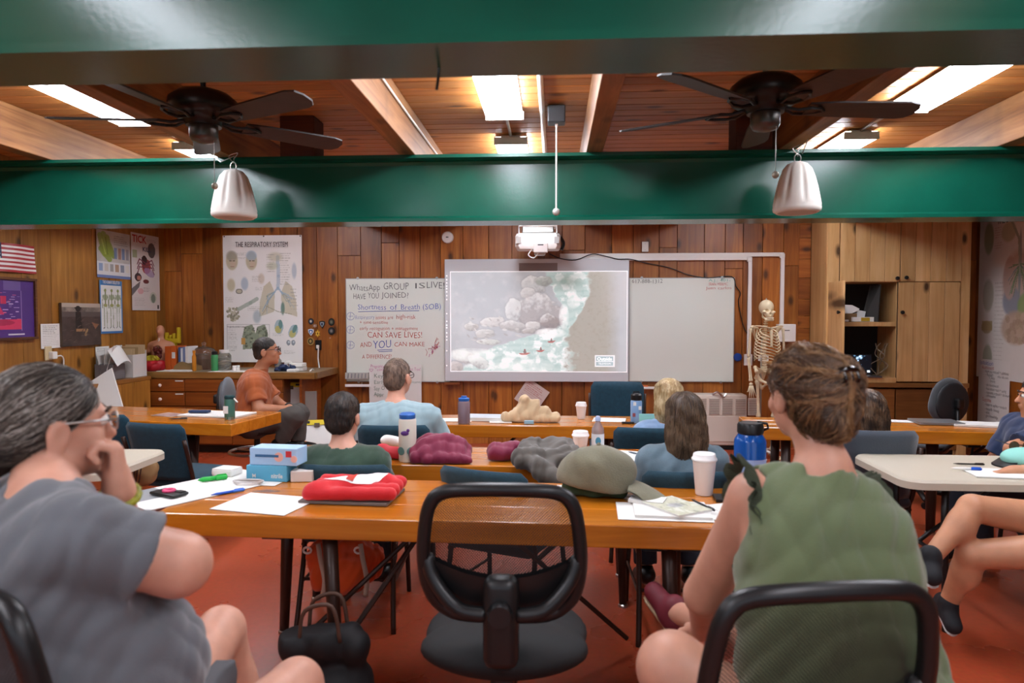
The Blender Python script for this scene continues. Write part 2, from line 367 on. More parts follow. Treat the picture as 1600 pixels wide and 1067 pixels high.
# ---- rafters
for i, xc in enumerate((-3.55, -2.25, -.985, .272, 1.53, 2.9, 4.1)):
    struct(MB().rbox((xc, (YB+YR)/2, (2.60+ZC)/2), (.11, YB-YR, ZC-2.60), .006).build('rafter', M_rafter))
for xc in (-1.75, 1.32):
    struct(MB().rbox((xc, 4.72, 2.74), (.24, .2, .28), .006).build('rafter_block', M_rafdark))
# ---- the two green steel beams
def green_mat():
    m = mat('green gloss paint', '#0a5240', .22, bump=.07, bscale=60, var=.15, vscale=3); return m
def ibeam(name, y0, y1, zb=2.152, zt=2.60):
    M = green_mat(); ym = (y0+y1)/2; x0, x1 = XL-.05, XR+.05; pr = [(y0, zb), (y1, zb), (y1, zb+.022), (ym+.03, zb+.03), (ym+.012, zb+.05), (ym+.012, zt-.05), (ym+.03, zt-.03), (y1, zt-.022), (y1, zt), (y0, zt), (y0, zt-.022), (ym-.03, zt-.03), (ym-.012, zt-.05), (ym-.012, zb+.05), (ym-.03, zb+.03), (y0, zb+.022)]
    n = len(pr); mb = MB().add([(x, a, b) for x in (x0, x1) for a, b in pr], [tuple(range(n)), tuple(range(n, 2*n))[::-1]]+[(i, n+i, n+(i+1) % n, (i+1) % n) for i in range(n)])
    return struct(mb.build(name, M, auto=40))
ibeam('beam', 1.60, 1.83); ibeam('beam', 4.60, 4.85)
# ---- strip lights
M_lens = mat('fluorescent lens', '#ffffff', .5, emit='#eef3ff', es=LAMP)
M_fix = mat('light fixture housing', '#d9d6cf', .5)
M_spine = mat('light lens spine', '#d0d0cc', .5, emit='#eef3ff', es=LAMP*.35)
def strip_light(x, y0, y1, label):
    L_ = y1-y0; t = T('strip_light', label, 'ceiling light', (x, (y0+y1)/2, 2.80), group='fluorescent strip lights')
    MB().rbox((0, 0, .045), (.15, L_, .045), .006).box((0, 0, .058), (.232, L_, .004)).box((0, -L_/2-.003, .025), (.25, .008, .055)).box((0, L_/2+.003, .025), (.25, .008, .055)).build('housing', M_fix, t)  # thin wide top flange added to keep lens light off the ceiling
    for s in (-1, 1): MB().prism([(s*.012, 0), (s*.112, 0), (s*.12, .012), (s*.114, .05), (s*.078, .055), (s*.078, .02), (s*.012, .02)][::s], L_, (0, L_/2, 0), frame_M(V((1, 0, 0)), V((0, 0, 1)), V((0, -1, 0)))).build('lens', M_lens, t)
    MB().box((0, 0, .004), (.024, L_, .012)).build('lens_spine', M_spine, t)
    MB().tube([(0, -L_/2, .068), (0, L_/2, .068)], .009, 8).build('mounting_strip', M_fix, t)
    return t
for x, pos in ((-2.82, 'by the fan on the flag side'), (-.32, 'between the two fans'), (2.24, 'by the fan on the cabinet side')):
    strip_light(x, 2.10, 4.52, 'strip light '+pos+', before the far green beam')
    strip_light(x, 5.17, 6.95, 'strip light behind the far green beam, '+pos)
    MB().tube([(x, 4.52, 2.865), (x, 5.17, 2.865)], .011, 8).thing('light_conduit', M_chrome, 'thin grey conduit joining strip lights on the ceiling '+pos, 'conduit', 'ceiling conduits')
for x, pos in ((-1.75, 'on the flag side'), (1.15, 'on the cabinet side')): strip_light(x, -1.6, .95, 'lit strip light over the camera '+pos)
# white conduit along the ceiling + wire on rafter
MB().tube([(-.085, 1.9, 2.868), (-.075, 4.3, 2.868), (-.06, 7.9, 2.868)], .018, 8).thing('surface_conduit', M_white, 'white surface conduit running along ceiling boards toward the projector', 'conduit', smooth=True)
MB().tube([(-.922, 1.9, 2.80), (-.922, 3.6, 2.795), (-.922, 4.5, 2.79), (-.922, 7.9, 2.79)], .009, 6).thing('white_cable', M_white, 'white cable stapled along the side of a ceiling rafter', 'cable', smooth=True)
# ================================================================== on the walls
M_print = vcol_mat('printed paper', .45)
M_ink = mat('black ink', '#1d1d1f', .6); M_inkblue = mat('blue marker', '#4a63b8', .5); M_inkred = mat('red marker', '#c04a44', .5)
M_inkgrey = mat('grey marker', '#4c4f50', .5); M_inkpink = mat('magenta marker', '#b8438f', .5); M_inkteal = mat('teal marker', '#3aa896', .5); M_inkgreen = mat('green marker', '#476b57', .5)
M_inklav = mat('pale blue marker', '#8d9cc4', .5)
M_board = mat('whiteboard surface', '#dfe4db', .25, coat=.3); M_alu = mat('aluminium edge', '#a9aaa6', .35, .8)
RX, UZ = V((1, 0, 0)), V((0, 0, 1))
YW = YB-.034
def back_px(x0, y0, x1, y1, Y=YW):
    a = atY(x0, y0, Y); b = atY(x1, y1, Y); return a, b.x-a.x, a.z-b.z
def pin(mb, p, n): mb.sphere(p, .006, 8, 5)
# ---- respiratory chart
def chart_respiratory():
    a, w_, h_ = back_px(348, 368, 474, 566, YW-.006); c = Canvas(160, 250, '#f0efec'); rng = random.Random(4)
    fl = '#b9b58c'; bl = '#9fb9cc'; gr = '#8f9c84'; ln = '#9a9a92'
    c.put(np.clip(c.noise(3, 5, 3)-.45, 0, 1)*.25, '#c9c6be')
    for x, y, r in ((.115, .2, .075), (.36, .2, .07)):
        c.ell(x, y, r, .072, '#c4bb9a', .9, soft=.2); c.ell(x, y-.04, r*.95, .04, '#9d9a8c' if x < .2 else bl, .7, soft=.3); c.ell(x+.01, y+.02, r*.5, .03, '#d3b8a4', .6, soft=.5)
        c.line([(x-r*.4, y), (x-r*.1, y)], .006, '#77705c'); c.line([(x+r*.2, y), (x+r*.5, y)], .006, '#77705c'); c.line([(x-.02, y+.045), (x+.025, y+.045)], .005, '#9a6d60')
    c.line([(.69, .17), (.7, .32), (.69, .42)], .028, bl, .6); c.ell(.66, .17, .09, .035, fl, .5, soft=.6); c.ell(.62, .24, .07, .03, '#a8b487', .5, soft=.6)
    for s in (-1, 1):
        cx = .69+s*.12
        c.poly([(cx-s*.02, .36), (cx+s*.06, .4), (cx+s*.115, .53), (cx+s*.12, .64), (cx-s*.07, .6), (cx-s*.08, .45)], '#cfcab4', .95)
        for k in range(12):
            t = rng.random(); c.line([(.69+s*.03, .44), (cx-s*.02+s*.05*rng.random(), .46+.06*t), (cx+s*.09*rng.random(), .48+.14*rng.random())], .004, rng.choice([bl, '#a9a36e', '#7f9a9a']), .75)
        c.line([(.69, .41), (.69+s*.06, .46)], .014, bl, .8)
    c.ell(.75, .575, .025, .05, '#62877c', .9, soft=.4)
    c.line([(.49, .62), (.55, .56), (.69, .6), (.86, .62)], .006, '#9a9a80', .7)
    c.ell(.1, .39, .05, .05, '#c7bd97', .8, soft=.4); c.ell(.27, .38, .045, .05, bl, .7, soft=.4); c.ell(.2, .44, .045, .022, '#6d6a58', .8); c.ell(.2, .44, .03, .013, '#c8c2a8'); c.ell(.48, .34, .04, .04, '#c9b79c', .6, soft=.5); c.ell(.9, .28, .03, .06, '#a9bccb', .7, soft=.5)
    for k in range(60):
        a_ = rng.random()*6.28; r = rng.random()**.5; c.ell(.12+.08*r*math.cos(a_), .615+.055*r*math.sin(a_), .014, .01, rng.choice(['#a39f86', '#c2bfa8', '#8c8a74']), .9)
    c.line([(.19, .58), (.34, .53), (.42, .5)], .03, '#a2b3a4', .8); c.ell(.42, .64, .05, .05, '#8fa9b4', .6, soft=.5)
    for cx, q in ((.32, 1), (.48, -1)):
        c.poly([(cx-.06, .72), (cx+.04, .7), (cx+.08, .78), (cx+.07, .89), (cx-.08, .9), (cx-.09, .8)], '#8b977f', .95)
        for k in range(40): c.ell(cx-.07+.14*rng.random(), .72+.17*rng.random(), .012, .008, rng.choice(['#6a725c', '#a9ae92', '#4e5647']), .7)
    c.rect(.22, .81, .27, .86, '#c99a52'); c.rect(.04, .7, .58, .704, '#b9b9b4'); c.rect(.04, .7, .044, .93, '#b9b9b4'); c.rect(.575, .7, .58, .93, '#b9b9b4')
    for cx, cy, q in ((.7, .72, 0), (.88, .755, .4)):
        c.ell(cx, cy, .055, .055, '#9db9c2', .9, q); c.ell(cx-.01, cy+.02, .04, .03, '#c4bd6c', .9, q); c.ell(cx+.02, cy-.02, .025, .035, '#5d8a88', .9, q)
    for cx in (.82, .88): c.ell(cx, .845, .025, .022, '#7f8a92', .9); c.ell(cx+.005, .84, .012, .01, '#c9d3d8')
    for (x0, y0, x1, y1, n_) in ((.18, .135, .3, .19, 6), (.36, .32, .5, .37, 5), (.55, .15, .66, .3, 8), (.72, .14, .86, .4, 14), (.02, .49, .14, .53, 4), (.05, .72, .18, .92, 14), (.62, .77, .76, .8, 3), (.76, .91, .92, .94, 3), (.4, .41, .5, .44, 3), (.85, .42, .95, .6, 7), (.3, .56, .5, .6, 3)):
        c.scribble(x0, y0, x1, y1, n_, ln, .55, .35, int(x0*99+y0*77))
    def bul(u, v): return .004+.004*np.sin(u*7+v*3)+.012*np.exp(-((u-.13)/.08)**2)*np.exp(-((v-.08)/.1)**2)+.02*(v**6)
    t = T('wall_chart', 'tall white laminated chart headed THE RESPIRATORY SYSTEM on the board wall', 'poster', a+V((w_/2, 0, -h_)))
    off = -(a+V((w_/2, 0, -h_))); c.mesh('printed_sheet', a+off, RX, UZ, w_, h_, M_print, t, bul)
    mb = MB(); letter(mb, 'THE RESPIRATORY SYSTEM', a+off+V((w_*.17, -.028, -h_*.092)), RX, UZ, .085, w_*.66); mb.build('lettering', M_ink, t)
    mb = MB(); letter(mb, 'A cigarette smoker\'s lungs', a+off+V((w_*.05, -.02, -h_*.725)), RX, UZ, .03, w_*.22); mb.build('lettering', M_ink, t)
    for u in (.02, .52, .98): MB().sphere(a+off+V((w_*u, -.006, -.012)), .008, 8, 5).build('pin', M_black, t)
chart_respiratory()
# ---- whiteboards
def whiteboard(px, label, Y=YW, th=.014):
    a, w_, h_ = back_px(*px, Y=Y); t = T('whiteboard', label, 'whiteboard', a+V((w_/2, 0, -h_)))
    MB().box((0, 0, h_/2), (w_, th, h_)).build('panel', M_board, t)
    e = .008
    for nm, c_, s_ in (('edge_strip', (0, -.001, h_-e/2), (w_, th+.004, e)), ('edge_strip', (0, -.001, e/2), (w_, th+.004, e)), ('edge_strip', (-w_/2+e/2, -.001, h_/2), (e, th+.004, h_-2*e)), ('edge_strip', (w_/2-e/2, -.001, h_/2), (e, th+.004, h_-2*e))): MB().box(c_, s_).build(nm, M_alu, t)
    for u in (-.38, .38):
        for zz in (0, h_): MB().lathe([(.001, -.004), (.016, -.003), (.016, .003), (.001, .004)], (u*w_, -.012, zz), 12, Matrix.Rotation(math.pi/2, 3, 'X')).build('clip', M_chrome, t)
    o = V((-w_/2, -th/2-.0025, 0)); k = w_/162.0
    def wr(txt, x, y, hpx, mm, wpx=None, **kw):
        """write at photo pixel x,y (baseline)"""
        p = atY(x, y, Y)-a-V((w_/2, 0, -h_)); p = p+V((w_/2, 0, -h_)); mb = MB()
        org = V((p.x-w_/2, o.y, p.z+h_)); letter(mb, txt, org, RX+V((0, 0, kw.pop('slope', 0))), UZ, hpx*k*1.38, wpx*k if wpx else None, thin=kw.pop('thin', -.0012), **kw); mb.build('handwriting', mm, t)
    def stroke(pts, mm, r=.004, name='marker_stroke'):
        q = [atY(x, y, Y)-a for x, y in pts]; MB().tube([V((p.x-w_/2, o.y, p.z+h_)) for p in q], r, 6).build(name, mm, t)
    return t, wr, stroke
t, wr, stroke = whiteboard((540, 435, 703, 597), 'white board covered in red, blue and grey handwriting about shortness of breath')
for a_ in [('WhatsApp', 546, 454, 10, M_inkgrey, 48), ('GROUP', 599, 452.5, 11, M_inkgrey, 39), ('IS', 647, 451, 9, M_inkgrey, 15), ('LIVE!', 666, 450.5, 10.5, M_inkgrey, 27), ('HAVE', 552, 467.5, 9, M_inkgrey, 19), ('YOU', 575, 466, 9, M_inkgrey, 17), ('JOINED?', 597, 465.5, 9, M_inkgrey, 42),
           ('Shortness', 559, 483.5, 8.5, M_inkblue, 44), ('of', 609, 483.5, 8.5, M_inkblue, 11), ('Breath', 626, 483.5, 8.5, M_inkblue, 29), ('(SOB)', 660, 483, 9, M_inkblue, 28),
           ('Respiratory', 555, 498.5, 6.5, M_inklav, 30), ('issues are', 587, 498.5, 6, M_inkred, 27), ('high-risk', 619, 498, 7, M_inkred, 30), ('+ time-sensitive', 562, 506, 5.5, M_inkred, 44),
           ('early recognition + management', 562, 515.5, 5.5, M_inkred, 91), ('CAN SAVE LIVES!', 574, 527.5, 9.5, M_inkred, 85), ('AND', 563, 542, 8, M_inkred, 18), ('YOU', 583, 543.5, 12.5, M_inkblue, 28), ('CAN MAKE', 616, 541, 7, M_inkred, 47), ('A DIFFERENCE!', 566, 560, 6.5, M_inkred, 46)]:
    wr(*a_, wob=.05)
stroke([(560, 487), (600, 486), (655, 485.5)], M_inkblue, .003); stroke([(590, 547), (613, 546)], M_inkblue, .003); stroke([(592, 549.5), (613, 548.5)], M_inkblue, .003)
for yy in (494, 515, 539):
    stroke([(548+6*math.cos(q), yy+6*math.sin(q)) for q in np.linspace(0, 6.1, 14)], M_inklav, .0025); stroke([(545, yy), (552, yy)], M_inklav, .0025); stroke([(548, yy-5), (547, yy+5)], M_inklav, .0025)
rng = random.Random(3)
for k in range(26):
    x = 670+rng.random()*16; yy = 555-(x-670)*1.0-rng.random()*14+4; stroke([(x, yy), (x+rng.uniform(-2, 3), yy-rng.uniform(2, 5)), (x+rng.uniform(0, 4), yy-rng.uniform(0, 6))], M_inkpink if k % 3 == 0 else M_inkred, .0022)
stroke([(665, 545), (668, 550), (666, 556)], M_inkred, .002)
t, wr, stroke = whiteboard((983, 434, 1146, 597), 'nearly blank white board with a phone number, next to the screen')
for a_ in [('617-888-1312', 987, 442.5, 6.5, M_inkgrey, 47), ('A.J.: 401-', 1107, 440, 4.5, M_inkteal, 33), ('SEAN HERPIC', 1107, 446, 4.5, M_inkred, 29), ('Juan carlos', 1103, 452, 4.5, M_inkred, 39)]: wr(*a_, wob=.05)
# ---- projection screen with the projected picture
def screen():
    a, w_, h_ = back_px(694.5, 405, 982, 597, Y=YW-.05); t = T('projection_screen', 'large white board lit by the projector with a river picture', 'screen', a+V((w_/2, 0, -h_)))
    M_scr = mat('projection board', '#cfd3d6', .35)
    MB().rbox((0, .016, h_/2), (w_, .035, h_), .006).build('panel', M_scr, t)
    b0, w2, h2 = back_px(703, 424, 980, 582, Y=YW-.053); c = Canvas(420, 240, '#b6bbbf'); X, Y_ = c.xx, c.yy
    n1 = c.noise(9, 6, 1, 5); n2 = c.noise(26, 18, 5, 5); n3 = c.noise(60, 40, 9, 4)
    mist = np.clip((n1-.42)*2.2, 0, 1); c.put(mist*.5, '#c9cdd0'); c.put(np.clip((n2-.5)*2.5, 0, 1)*.3*(X < .5), '#dcdadb')
    # dark wooded bank on the right
    edge = .66+.18*(.35-Y_)+.05*(n2-.5)*2; bank = np.clip((X-edge)*30, 0, 1)*np.clip((.93-X)*12+.4, 0, 1); c.put(bank*.8, '#a8a496'); c.put(bank*np.clip((n3-.5)*3, 0, 1)*.35, '#98917f')
    c.put(np.clip((X-.84)*6, 0, 1)*np.clip((.5-Y_)*4, 0, 1)*.6, '#c9c4c4')
    # river, from the top right down to the lower left
    cx = np.interp(Y_, [0, .1, .22, .35, .5, .6, .7, .85, 1], [.66, .67, .69, .7, .66, .6, .5, .4, .36]); hw = np.interp(Y_, [0, .2, .35, .5, .58, .68, .8, 1], [.12, .11, .06, .045, .06, .14, .27, .34])
    d = np.abs(X-cx)/hw+(n2-.5)*.5; riv = np.clip((1.05-d)*6, 0, 1); c.put(riv*.95, '#c2d8d4')
    foam = np.clip((n2-.5)*6+.2, 0, 1)*riv; c.put(foam*.9, '#f6faf9'); c.put(riv*np.clip((n3-.6)*4, 0, 1)*.4, '#8fbcb8')
    c.put(riv*np.clip((np.sin(Y_*90+n1*9)+.2), 0, 1)*.25, '#8fb7b0')
    dk = riv*np.clip(1-np.abs(X-.66)/.12, 0, 1)*np.clip(1-np.abs(Y_-.1)/.12, 0, 1); c.put(np.clip(dk*1.4, 0, 1)*.7, '#7f9084')
    rng = random.Random(8)
    def rock(x, y, rx, ry, col, rot=0):
        u = ((X-x)*math.cos(rot)+(Y_-y)*math.sin(rot)*.57)/rx; v = (-(X-x)*math.sin(rot)/.57+(Y_-y)*math.cos(rot))/ry; ang = np.arctan2(v, u); d = np.maximum(np.abs(u*.8+v*.6), np.maximum(np.abs(u-.15*v), np.abs(v*.95-u*.3)))*.6+np.hypot(u, v)*.45+(n2-.5)*.5; m_ = np.clip((1-d)*9, 0, 1)
        c.put(np.clip((1.12-d)*5, 0, 1)*.35, '#8a8a8c'); c.put(m_, col); c.put(m_*np.clip(-.6*u-.9*v-.1+(n3-.5)*1.4, 0, 1)*.8, '#e2e4e4'); c.put(m_*np.clip(.5*u+.9*v-.15+(n3-.5)*1.8, 0, 1)*.6, '#7f7e82')
    for x, y, rx, ry, col, q in ((.47, .14, .07, .09, '#c3c6c6', .2), (.53, .1, .05, .05, '#a9b0aa', 0), (.44, .22, .05, .06, '#c9c9c8', 0), (.5, .42, .15, .19, '#aeacad', .35), (.36, .38, .05, .13, '#cfd2d2', 0), (.56, .5, .06, .08, '#9c9594', .2), (.24, .5, .08, .05, '#cfcfce', -.1), (.37, .55, .09, .06, '#b9b9b8', .2), (.47, .54, .05, .05, '#c9c9c7', 0), (.2, .62, .06, .05, '#c3c4c2', 0), (.12, .55, .05, .04, '#c0bfbd', 0), (.22, .7, .07, .03, '#cbd0cc', 0), (.08, .85, .08, .07, '#c9cac8', .3), (.45, .59, .045, .03, '#b4b1ae', 0), (.16, .9, .07, .06, '#d3dad7', .4), (.03, .95, .05, .06, '#bfbcba', 0)): rock(x, y, rx, ry, col, q)
    for k in range(26):
        x_, y_ = .1+.3*rng.random(), .45+.25*rng.random(); c.ell(x_, y_, .008+.012*rng.random(), .006+.006*rng.random(), rng.choice(['#c9c9c7', '#a9a7a6', '#dcdddb']), .7, rng.random(), .5)
    c.put(np.clip(1-((X-.645)/.03)**2-((Y_-.45)/.13)**2, 0, 1)**.5*np.clip(n2*1.6, 0, 1), '#fbfefd'); c.put(np.clip(1-((X-.57)/.09)**2-((Y_-.61)/.05)**2, 0, 1)**.5*np.clip(n2*1.7, 0, 1), '#fbfefd')
    c.put(np.clip(1-((X-.7)/.04)**2-((Y_-.3)/.07)**2, 0, 1)**.5*np.clip(n2*1.5, 0, 1), '#f8fcfa'); c.put(np.clip(1-((X-.12)/.16)**2-((Y_-.83)/.07)**2, 0, 1)**.5*np.clip(n2*1.3, 0, 1), '#eef6f3'); c.put(np.clip(1-((X-.4)/.2)**2-((Y_-.95)/.06)**2, 0, 1)**.5*np.clip(n2*1.2, 0, 1), '#eef6f3')
    # red kayaks
    for x, y, s in ((.425, .815, 1), (.515, .785, .75), (.575, .695, .7)):
        c.poly([(x-.035*s, y), (x+.035*s, y-.008), (x+.01*s, y+.014), (x-.02*s, y+.014)], '#b0605a', .9); c.ell(x, y-.015*s, .008*s, .016*s, '#7d6a66', .9); c.ell(x, y-.035*s, .005*s, .009*s, '#8a4a48', .9)
    # frame line and corner logo plate
    for q in (('rect', (0, 0, 1, .008)), ('rect', (0, .992, 1, 1)), ('rect', (0, 0, .005, 1)), ('rect', (.995, 0, 1, 1))): c.rect(*q[1], '#f4f4f6')
    c.rect(.82, .83, .932, .945, '#eef2f4'); c.rect(.826, .84, .922, .932, '#a9bcc0'); c.rect(.826, .888, .922, .894, '#eef2f4')
    dz = -h_; off = a+V((w_/2, 0, -h_)); m = vcol_mat('projected light', .5, .17)
    im = c.mesh('projected_picture', b0-off, RX, UZ, w2, h2, m, t); im['label'] = 'projected picture of kayaks on a rocky river'
    M_lit = mat('projected white', '#ffffff', .5, emit='#ffffff', es=.3)
    mb = MB(); letter(mb, 'Outside', b0-off+V((w2*.832, -.001, -h2*.882)), RX, UZ, .055, w2*.082, thin=.001); mb.build('lettering', M_lit, t); mb = MB(); letter(mb, 'TELEVISION', b0-off+V((w2*.838, -.001, -h2*.922)), RX, UZ, .03, w2*.07); mb.build('lettering', M_lit, t)
    rng = random.Random(1); mb = MB()
    for k, yy in enumerate((431, 437, 442, 447, 451, 456, 462, 468, 490, 502, 508, 512, 520, 526, 531, 548, 571)):
        p = atY(698, yy, YW-.053)-off; mb.add([p+V((math.cos(q)*.009, -.001, math.sin(q)*.009)) for q in np.linspace(0, 5.5, 8)], [tuple(range(8))])
    o_ = mb.build('toolbar_icons', M_lit, t); o_['kind'] = 'stuff'
    c2, w3, h3 = back_px(811, 411, 871, 423, Y=YW-.055); MB().box((c2-off)+V((w3/2, 0, -h3/2)), (w3, .004, h3)).build('board_strip', mat('grey strip', '#8f8684', .5), t)  # grey strip on the board between its top edge and the picture
screen()
# ---- flip-chart sheet below the written board
def sheet():
    a, w_, h_ = back_px(577, 569, 659, 640, Y=YW-.03); t = T('flip_chart_sheet', 'white paper sheet with pink heading hung under the written white board', 'paper', a+V((w_/2, 0, -h_))); off = -(a+V((w_/2, 0, -h_)))
    MB().surf(lambda u, v: a+off+V((w_*u, -.012*math.sin(v*3), -h_*v)), 6, 8).build('sheet', M_paper, t, smooth=True)
    def W(txt, x, y, hp, mm, wp):
        p = atY(x, y, YW-.05); mb = MB(); letter(mb, txt, p+off, RX, UZ, hp*.0075*1.38, wp*.0075, thin=-.001, wob=.05); mb.build('handwriting', mm, t)
    for q in (('Pregnancy:', 579, 574.5, 5, M_inkpink, 22), ('Toxicity', 602, 574.5, 5, M_inkpink, 14), ('common', 589, 579.5, 4.5, M_inkpink, 20), ('to Tox!', 641, 579, 5, M_inkpink, 16), ('Key', 584, 590, 7, M_inkgreen, 14), ('Early', 584, 600, 6.5, M_inkgreen, 17), ('outcomes', 640, 598.5, 4, M_inkgreen, 17), ('Say O', 584, 609.5, 6.5, M_inkgreen, 17), ('Appr', 584, 619, 6.5, M_inkgreen, 16)): W(*q)
    hp = [(580+3*math.sin(q)**3, 578-2.6*(.8*math.cos(q)-.35*math.cos(2*q)-.12*math.cos(3*q))) for q in np.linspace(0, 6.28, 18)]
    MB().tube([atY(x, y, YW-.05)+off for x, y in hp], .002, 5).build('heart_doodle', M_inkpink, t)
sheet()
# trays, eraser, small wall fittings
a, w_, h_ = back_px(540, 582, 576, 592, Y=YW-.03); MB().box(a+V((w_/2, .0, -h_/2)), (w_, .04, h_)).thing('marker_rack', mat('grey plastic rack', '#b9b7b0', .5), 'small grey marker rack on the lower corner of the written board', 'rack')
for k in range(6):
    p = a+V((w_*(.12+.15*k), -.023, -h_*.85)); MB().tube([p, p+V((0.006, 0, h_*.75))], .006, 6).thing('marker_pen', mat('marker barrel', '#8a8c90', .4), 'grey capped marker standing in the small rack on the board corner', 'pen', 'markers in the board rack')
a, w_, h_ = back_px(540, 597.5, 579, 604, Y=YW-.05); mb = MB().prism([(-.05, 0), (.05, 0), (.05, .045), (.044, .045), (.044, .008), (-.044, .008), (-.044, .03), (-.05, .03)], w_, a+V((0, .025, -h_)), frame_M(V((0, 1, 0)), V((0, 0, 1)), V((1, 0, 0)))); mb.thing('marker_tray', M_white, 'white pen tray on the wall below the written board', 'tray')
a, w_, h_ = back_px(694, 597, 719, 600, Y=YW-.03); MB().rbox(a+V((w_/2, 0, -.015)), (w_, .06, .03), .004).thing('wall_bracket', M_cabd, 'small wooden bracket under the lit screen corner', 'bracket')
a = atY(1012, 606, YW-.04); mb = MB().rbox(a, (.3, .06, .025), .006); mb.thing('marker_tray', M_white, 'white pen tray on the wall below the nearly blank board', 'tray')
MB().tube([a+V((-.11, -.005, .02)), a+V((.0, -.005, .02))], .009, 8).thing('marker_pen', mat('orange marker', '#d9703a', .4), 'orange marker lying on tray below blank board', 'pen')
# diamond of paper
p = atY(831, 618, YW-.02); s = .15; d1 = V((.8, 0, .6)); d2 = V((-.6, 0, .8)); c = Canvas(60, 60, '#cfbfb8')
c.scribble(.1, .12, .9, .55, 6, '#b0605c', .8, .4, 5); c.scribble(.1, .6, .9, .9, 4, '#8c8280', .5, .3, 6)
d1 = V((math.cos(-.6), 0, math.sin(-.6))); d2 = V((math.sin(.6), 0, math.cos(.6)))
o = c.mesh('paper_note', -d1*s+d2*s, d1, d2, 2*s, 2*s, M_print); o.location = p; tag(o, 'tilted paper note with red writing pinned below the lit screen', 'paper')
# round white detector and blank plate
t = T('smoke_detector', 'round white detector on wall boards above the written board', 'detector', atY(699.5, 371, YW))
Mx = Matrix.Rotation(math.pi/2, 3, 'X'); MB().lathe([(.07, 0), (.07, .02), (.062, .035), (.03, .04), (.001, .04)], (0, 0, 0), 24, Mx).build('casing', M_white, t, auto=40); MB().box((0, -.041, 0), (.03, .004, .01)).build('vent_slot', M_black, t)
t = T('wall_plate', 'cream blank wall plate above the white raceways', 'plate', atY(1008, 385.5, YW)); MB().rbox((0, -.006, 0), (.075, .012, .115), .004).build('cover', M_white, t)
for zz in (-.035, .035): MB().sphere((0, -.012, zz), .004, 6, 4).build('screw', M_chrome, t)
# raceways
def raceway(pts, label):
    t = None; q = [atY(x, y, YW-.012) for x, y in pts]; t = T('cable_raceway', label, 'raceway', q[0])
    for a_, b_ in zip(q[:-1], q[1:]):
        d = b_-a_; MB().rbox((a_+b_)/2-q[0], (abs(d.x)+.045, .03, .045) if abs(d.x) > abs(d.z) else (.045, .03, abs(d.z)+.045), .006).build('channel', M_white, t)
    for c_ in q[1:-1]: MB().rbox(c_-q[0]+V((0, -.004, 0)), (.06, .036, .06), .012).build('elbow', M_white, t)
raceway([(878, 397.5), (1222, 399.5), (1222, 505)], 'upper white cable raceway running from the projector to the wall box')
raceway([(878, 403), (1171, 405), (1171, 560)], 'lower white cable raceway running from the projector to the outlet')
t = T('junction_box', 'white square wall box behind the skeleton shoulder', 'box', atY(1226, 520, YW)); MB().rbox((0, -.04, 0), (.2, .08, .2), .008).build('housing', M_white, t); MB().box((0, -.081, .03), (.06, .002, .008)).build('label_mark', M_black, t)
t = T('outlet_box', 'white outlet box on wall at the skeleton hip', 'outlet', atY(1168, 562, YW)); MB().rbox((0, -.02, 0), (.09, .04, .13), .006).build('housing', M_white, t); MB().rbox((.005, -.045, .01), (.03, .02, .04), .004).build('plug', M_black, t)
t = T('outlet_box', 'white outlet box on wall just behind the skeleton spine', 'outlet', atY(1192, 559, YW)); MB().rbox((0, -.02, 0), (.11, .04, .07), .006).build('housing', M_white, t)
MB().lathe([(.001, 0), (.045, 0), (.048, .01), (.04, .02), (.001, .022)], atY(1152.5, 558, YW), 20, Mx).thing('blue_disc', mat('blue enamel', '#23418c', .3), 'round blue disc on wall beside the blank board', 'disc', auto=40)
cb = [atY(x, y, YW-.06 if x < 990 else YW-.008) for x, y in ((858, 396), (876, 404), (900, 406), (925, 397), (945, 400), (966, 405), (985, 405), (1010, 411), (1045, 418), (1075, 429), (1105, 434), (1143, 432), (1150, 447), (1157, 458), (1154, 470), (1157, 490), (1163, 513), (1173, 528))]
MB().tube(spline(cb, 4), .006, 6).thing('black_cable', M_black, 'black cable sagging from projector across the wall past the blank board', 'cable', smooth=True)
# badges
rng = random.Random(9)
def badge(px, py, w_, h_, shape, cols, label):
    p = atY(px, py, YW); t = T('badge', label, 'badge', p, group='emblem badges on the wall'); k = .0075/2
    if shape == 'round': poly = [(w_*k*math.cos(q), h_*k*math.sin(q)) for q in np.linspace(0, 6.28, 17)[:-1]]
    elif shape == 'shield': poly = [(-w_*k, h_*k*.8), (0, h_*k), (w_*k, h_*k*.8), (w_*k*.95, 0), (0, -h_*k), (-w_*k*.95, 0)]
    else: poly = [(w_*k*(1 if i % 2 else .6)*math.cos(q), h_*k*(1 if i % 2 else .6)*math.sin(q)) for i, q in enumerate(np.linspace(0, 6.28, 13)[:-1])]
    Mb = frame_M(V((1, 0, 0)), V((0, 0, 1)), V((0, -1, 0)))
    MB().prism(poly, .008, (0, 0, 0), Mb).build('backing', mat('badge '+cols[0], cols[0], .5), t)
    MB().prism([(x*.68, y*.68) for x, y in poly], .004, (0, -.008, 0), Mb).build('emblem', mat('badge '+cols[1], cols[1], .5), t)
    MB().prism([(x*.35+.3*k, y*.4) for x, y in poly], .003, (0, -.012, 0), Mb).build('device', mat('badge '+cols[2], cols[2], .5), t)
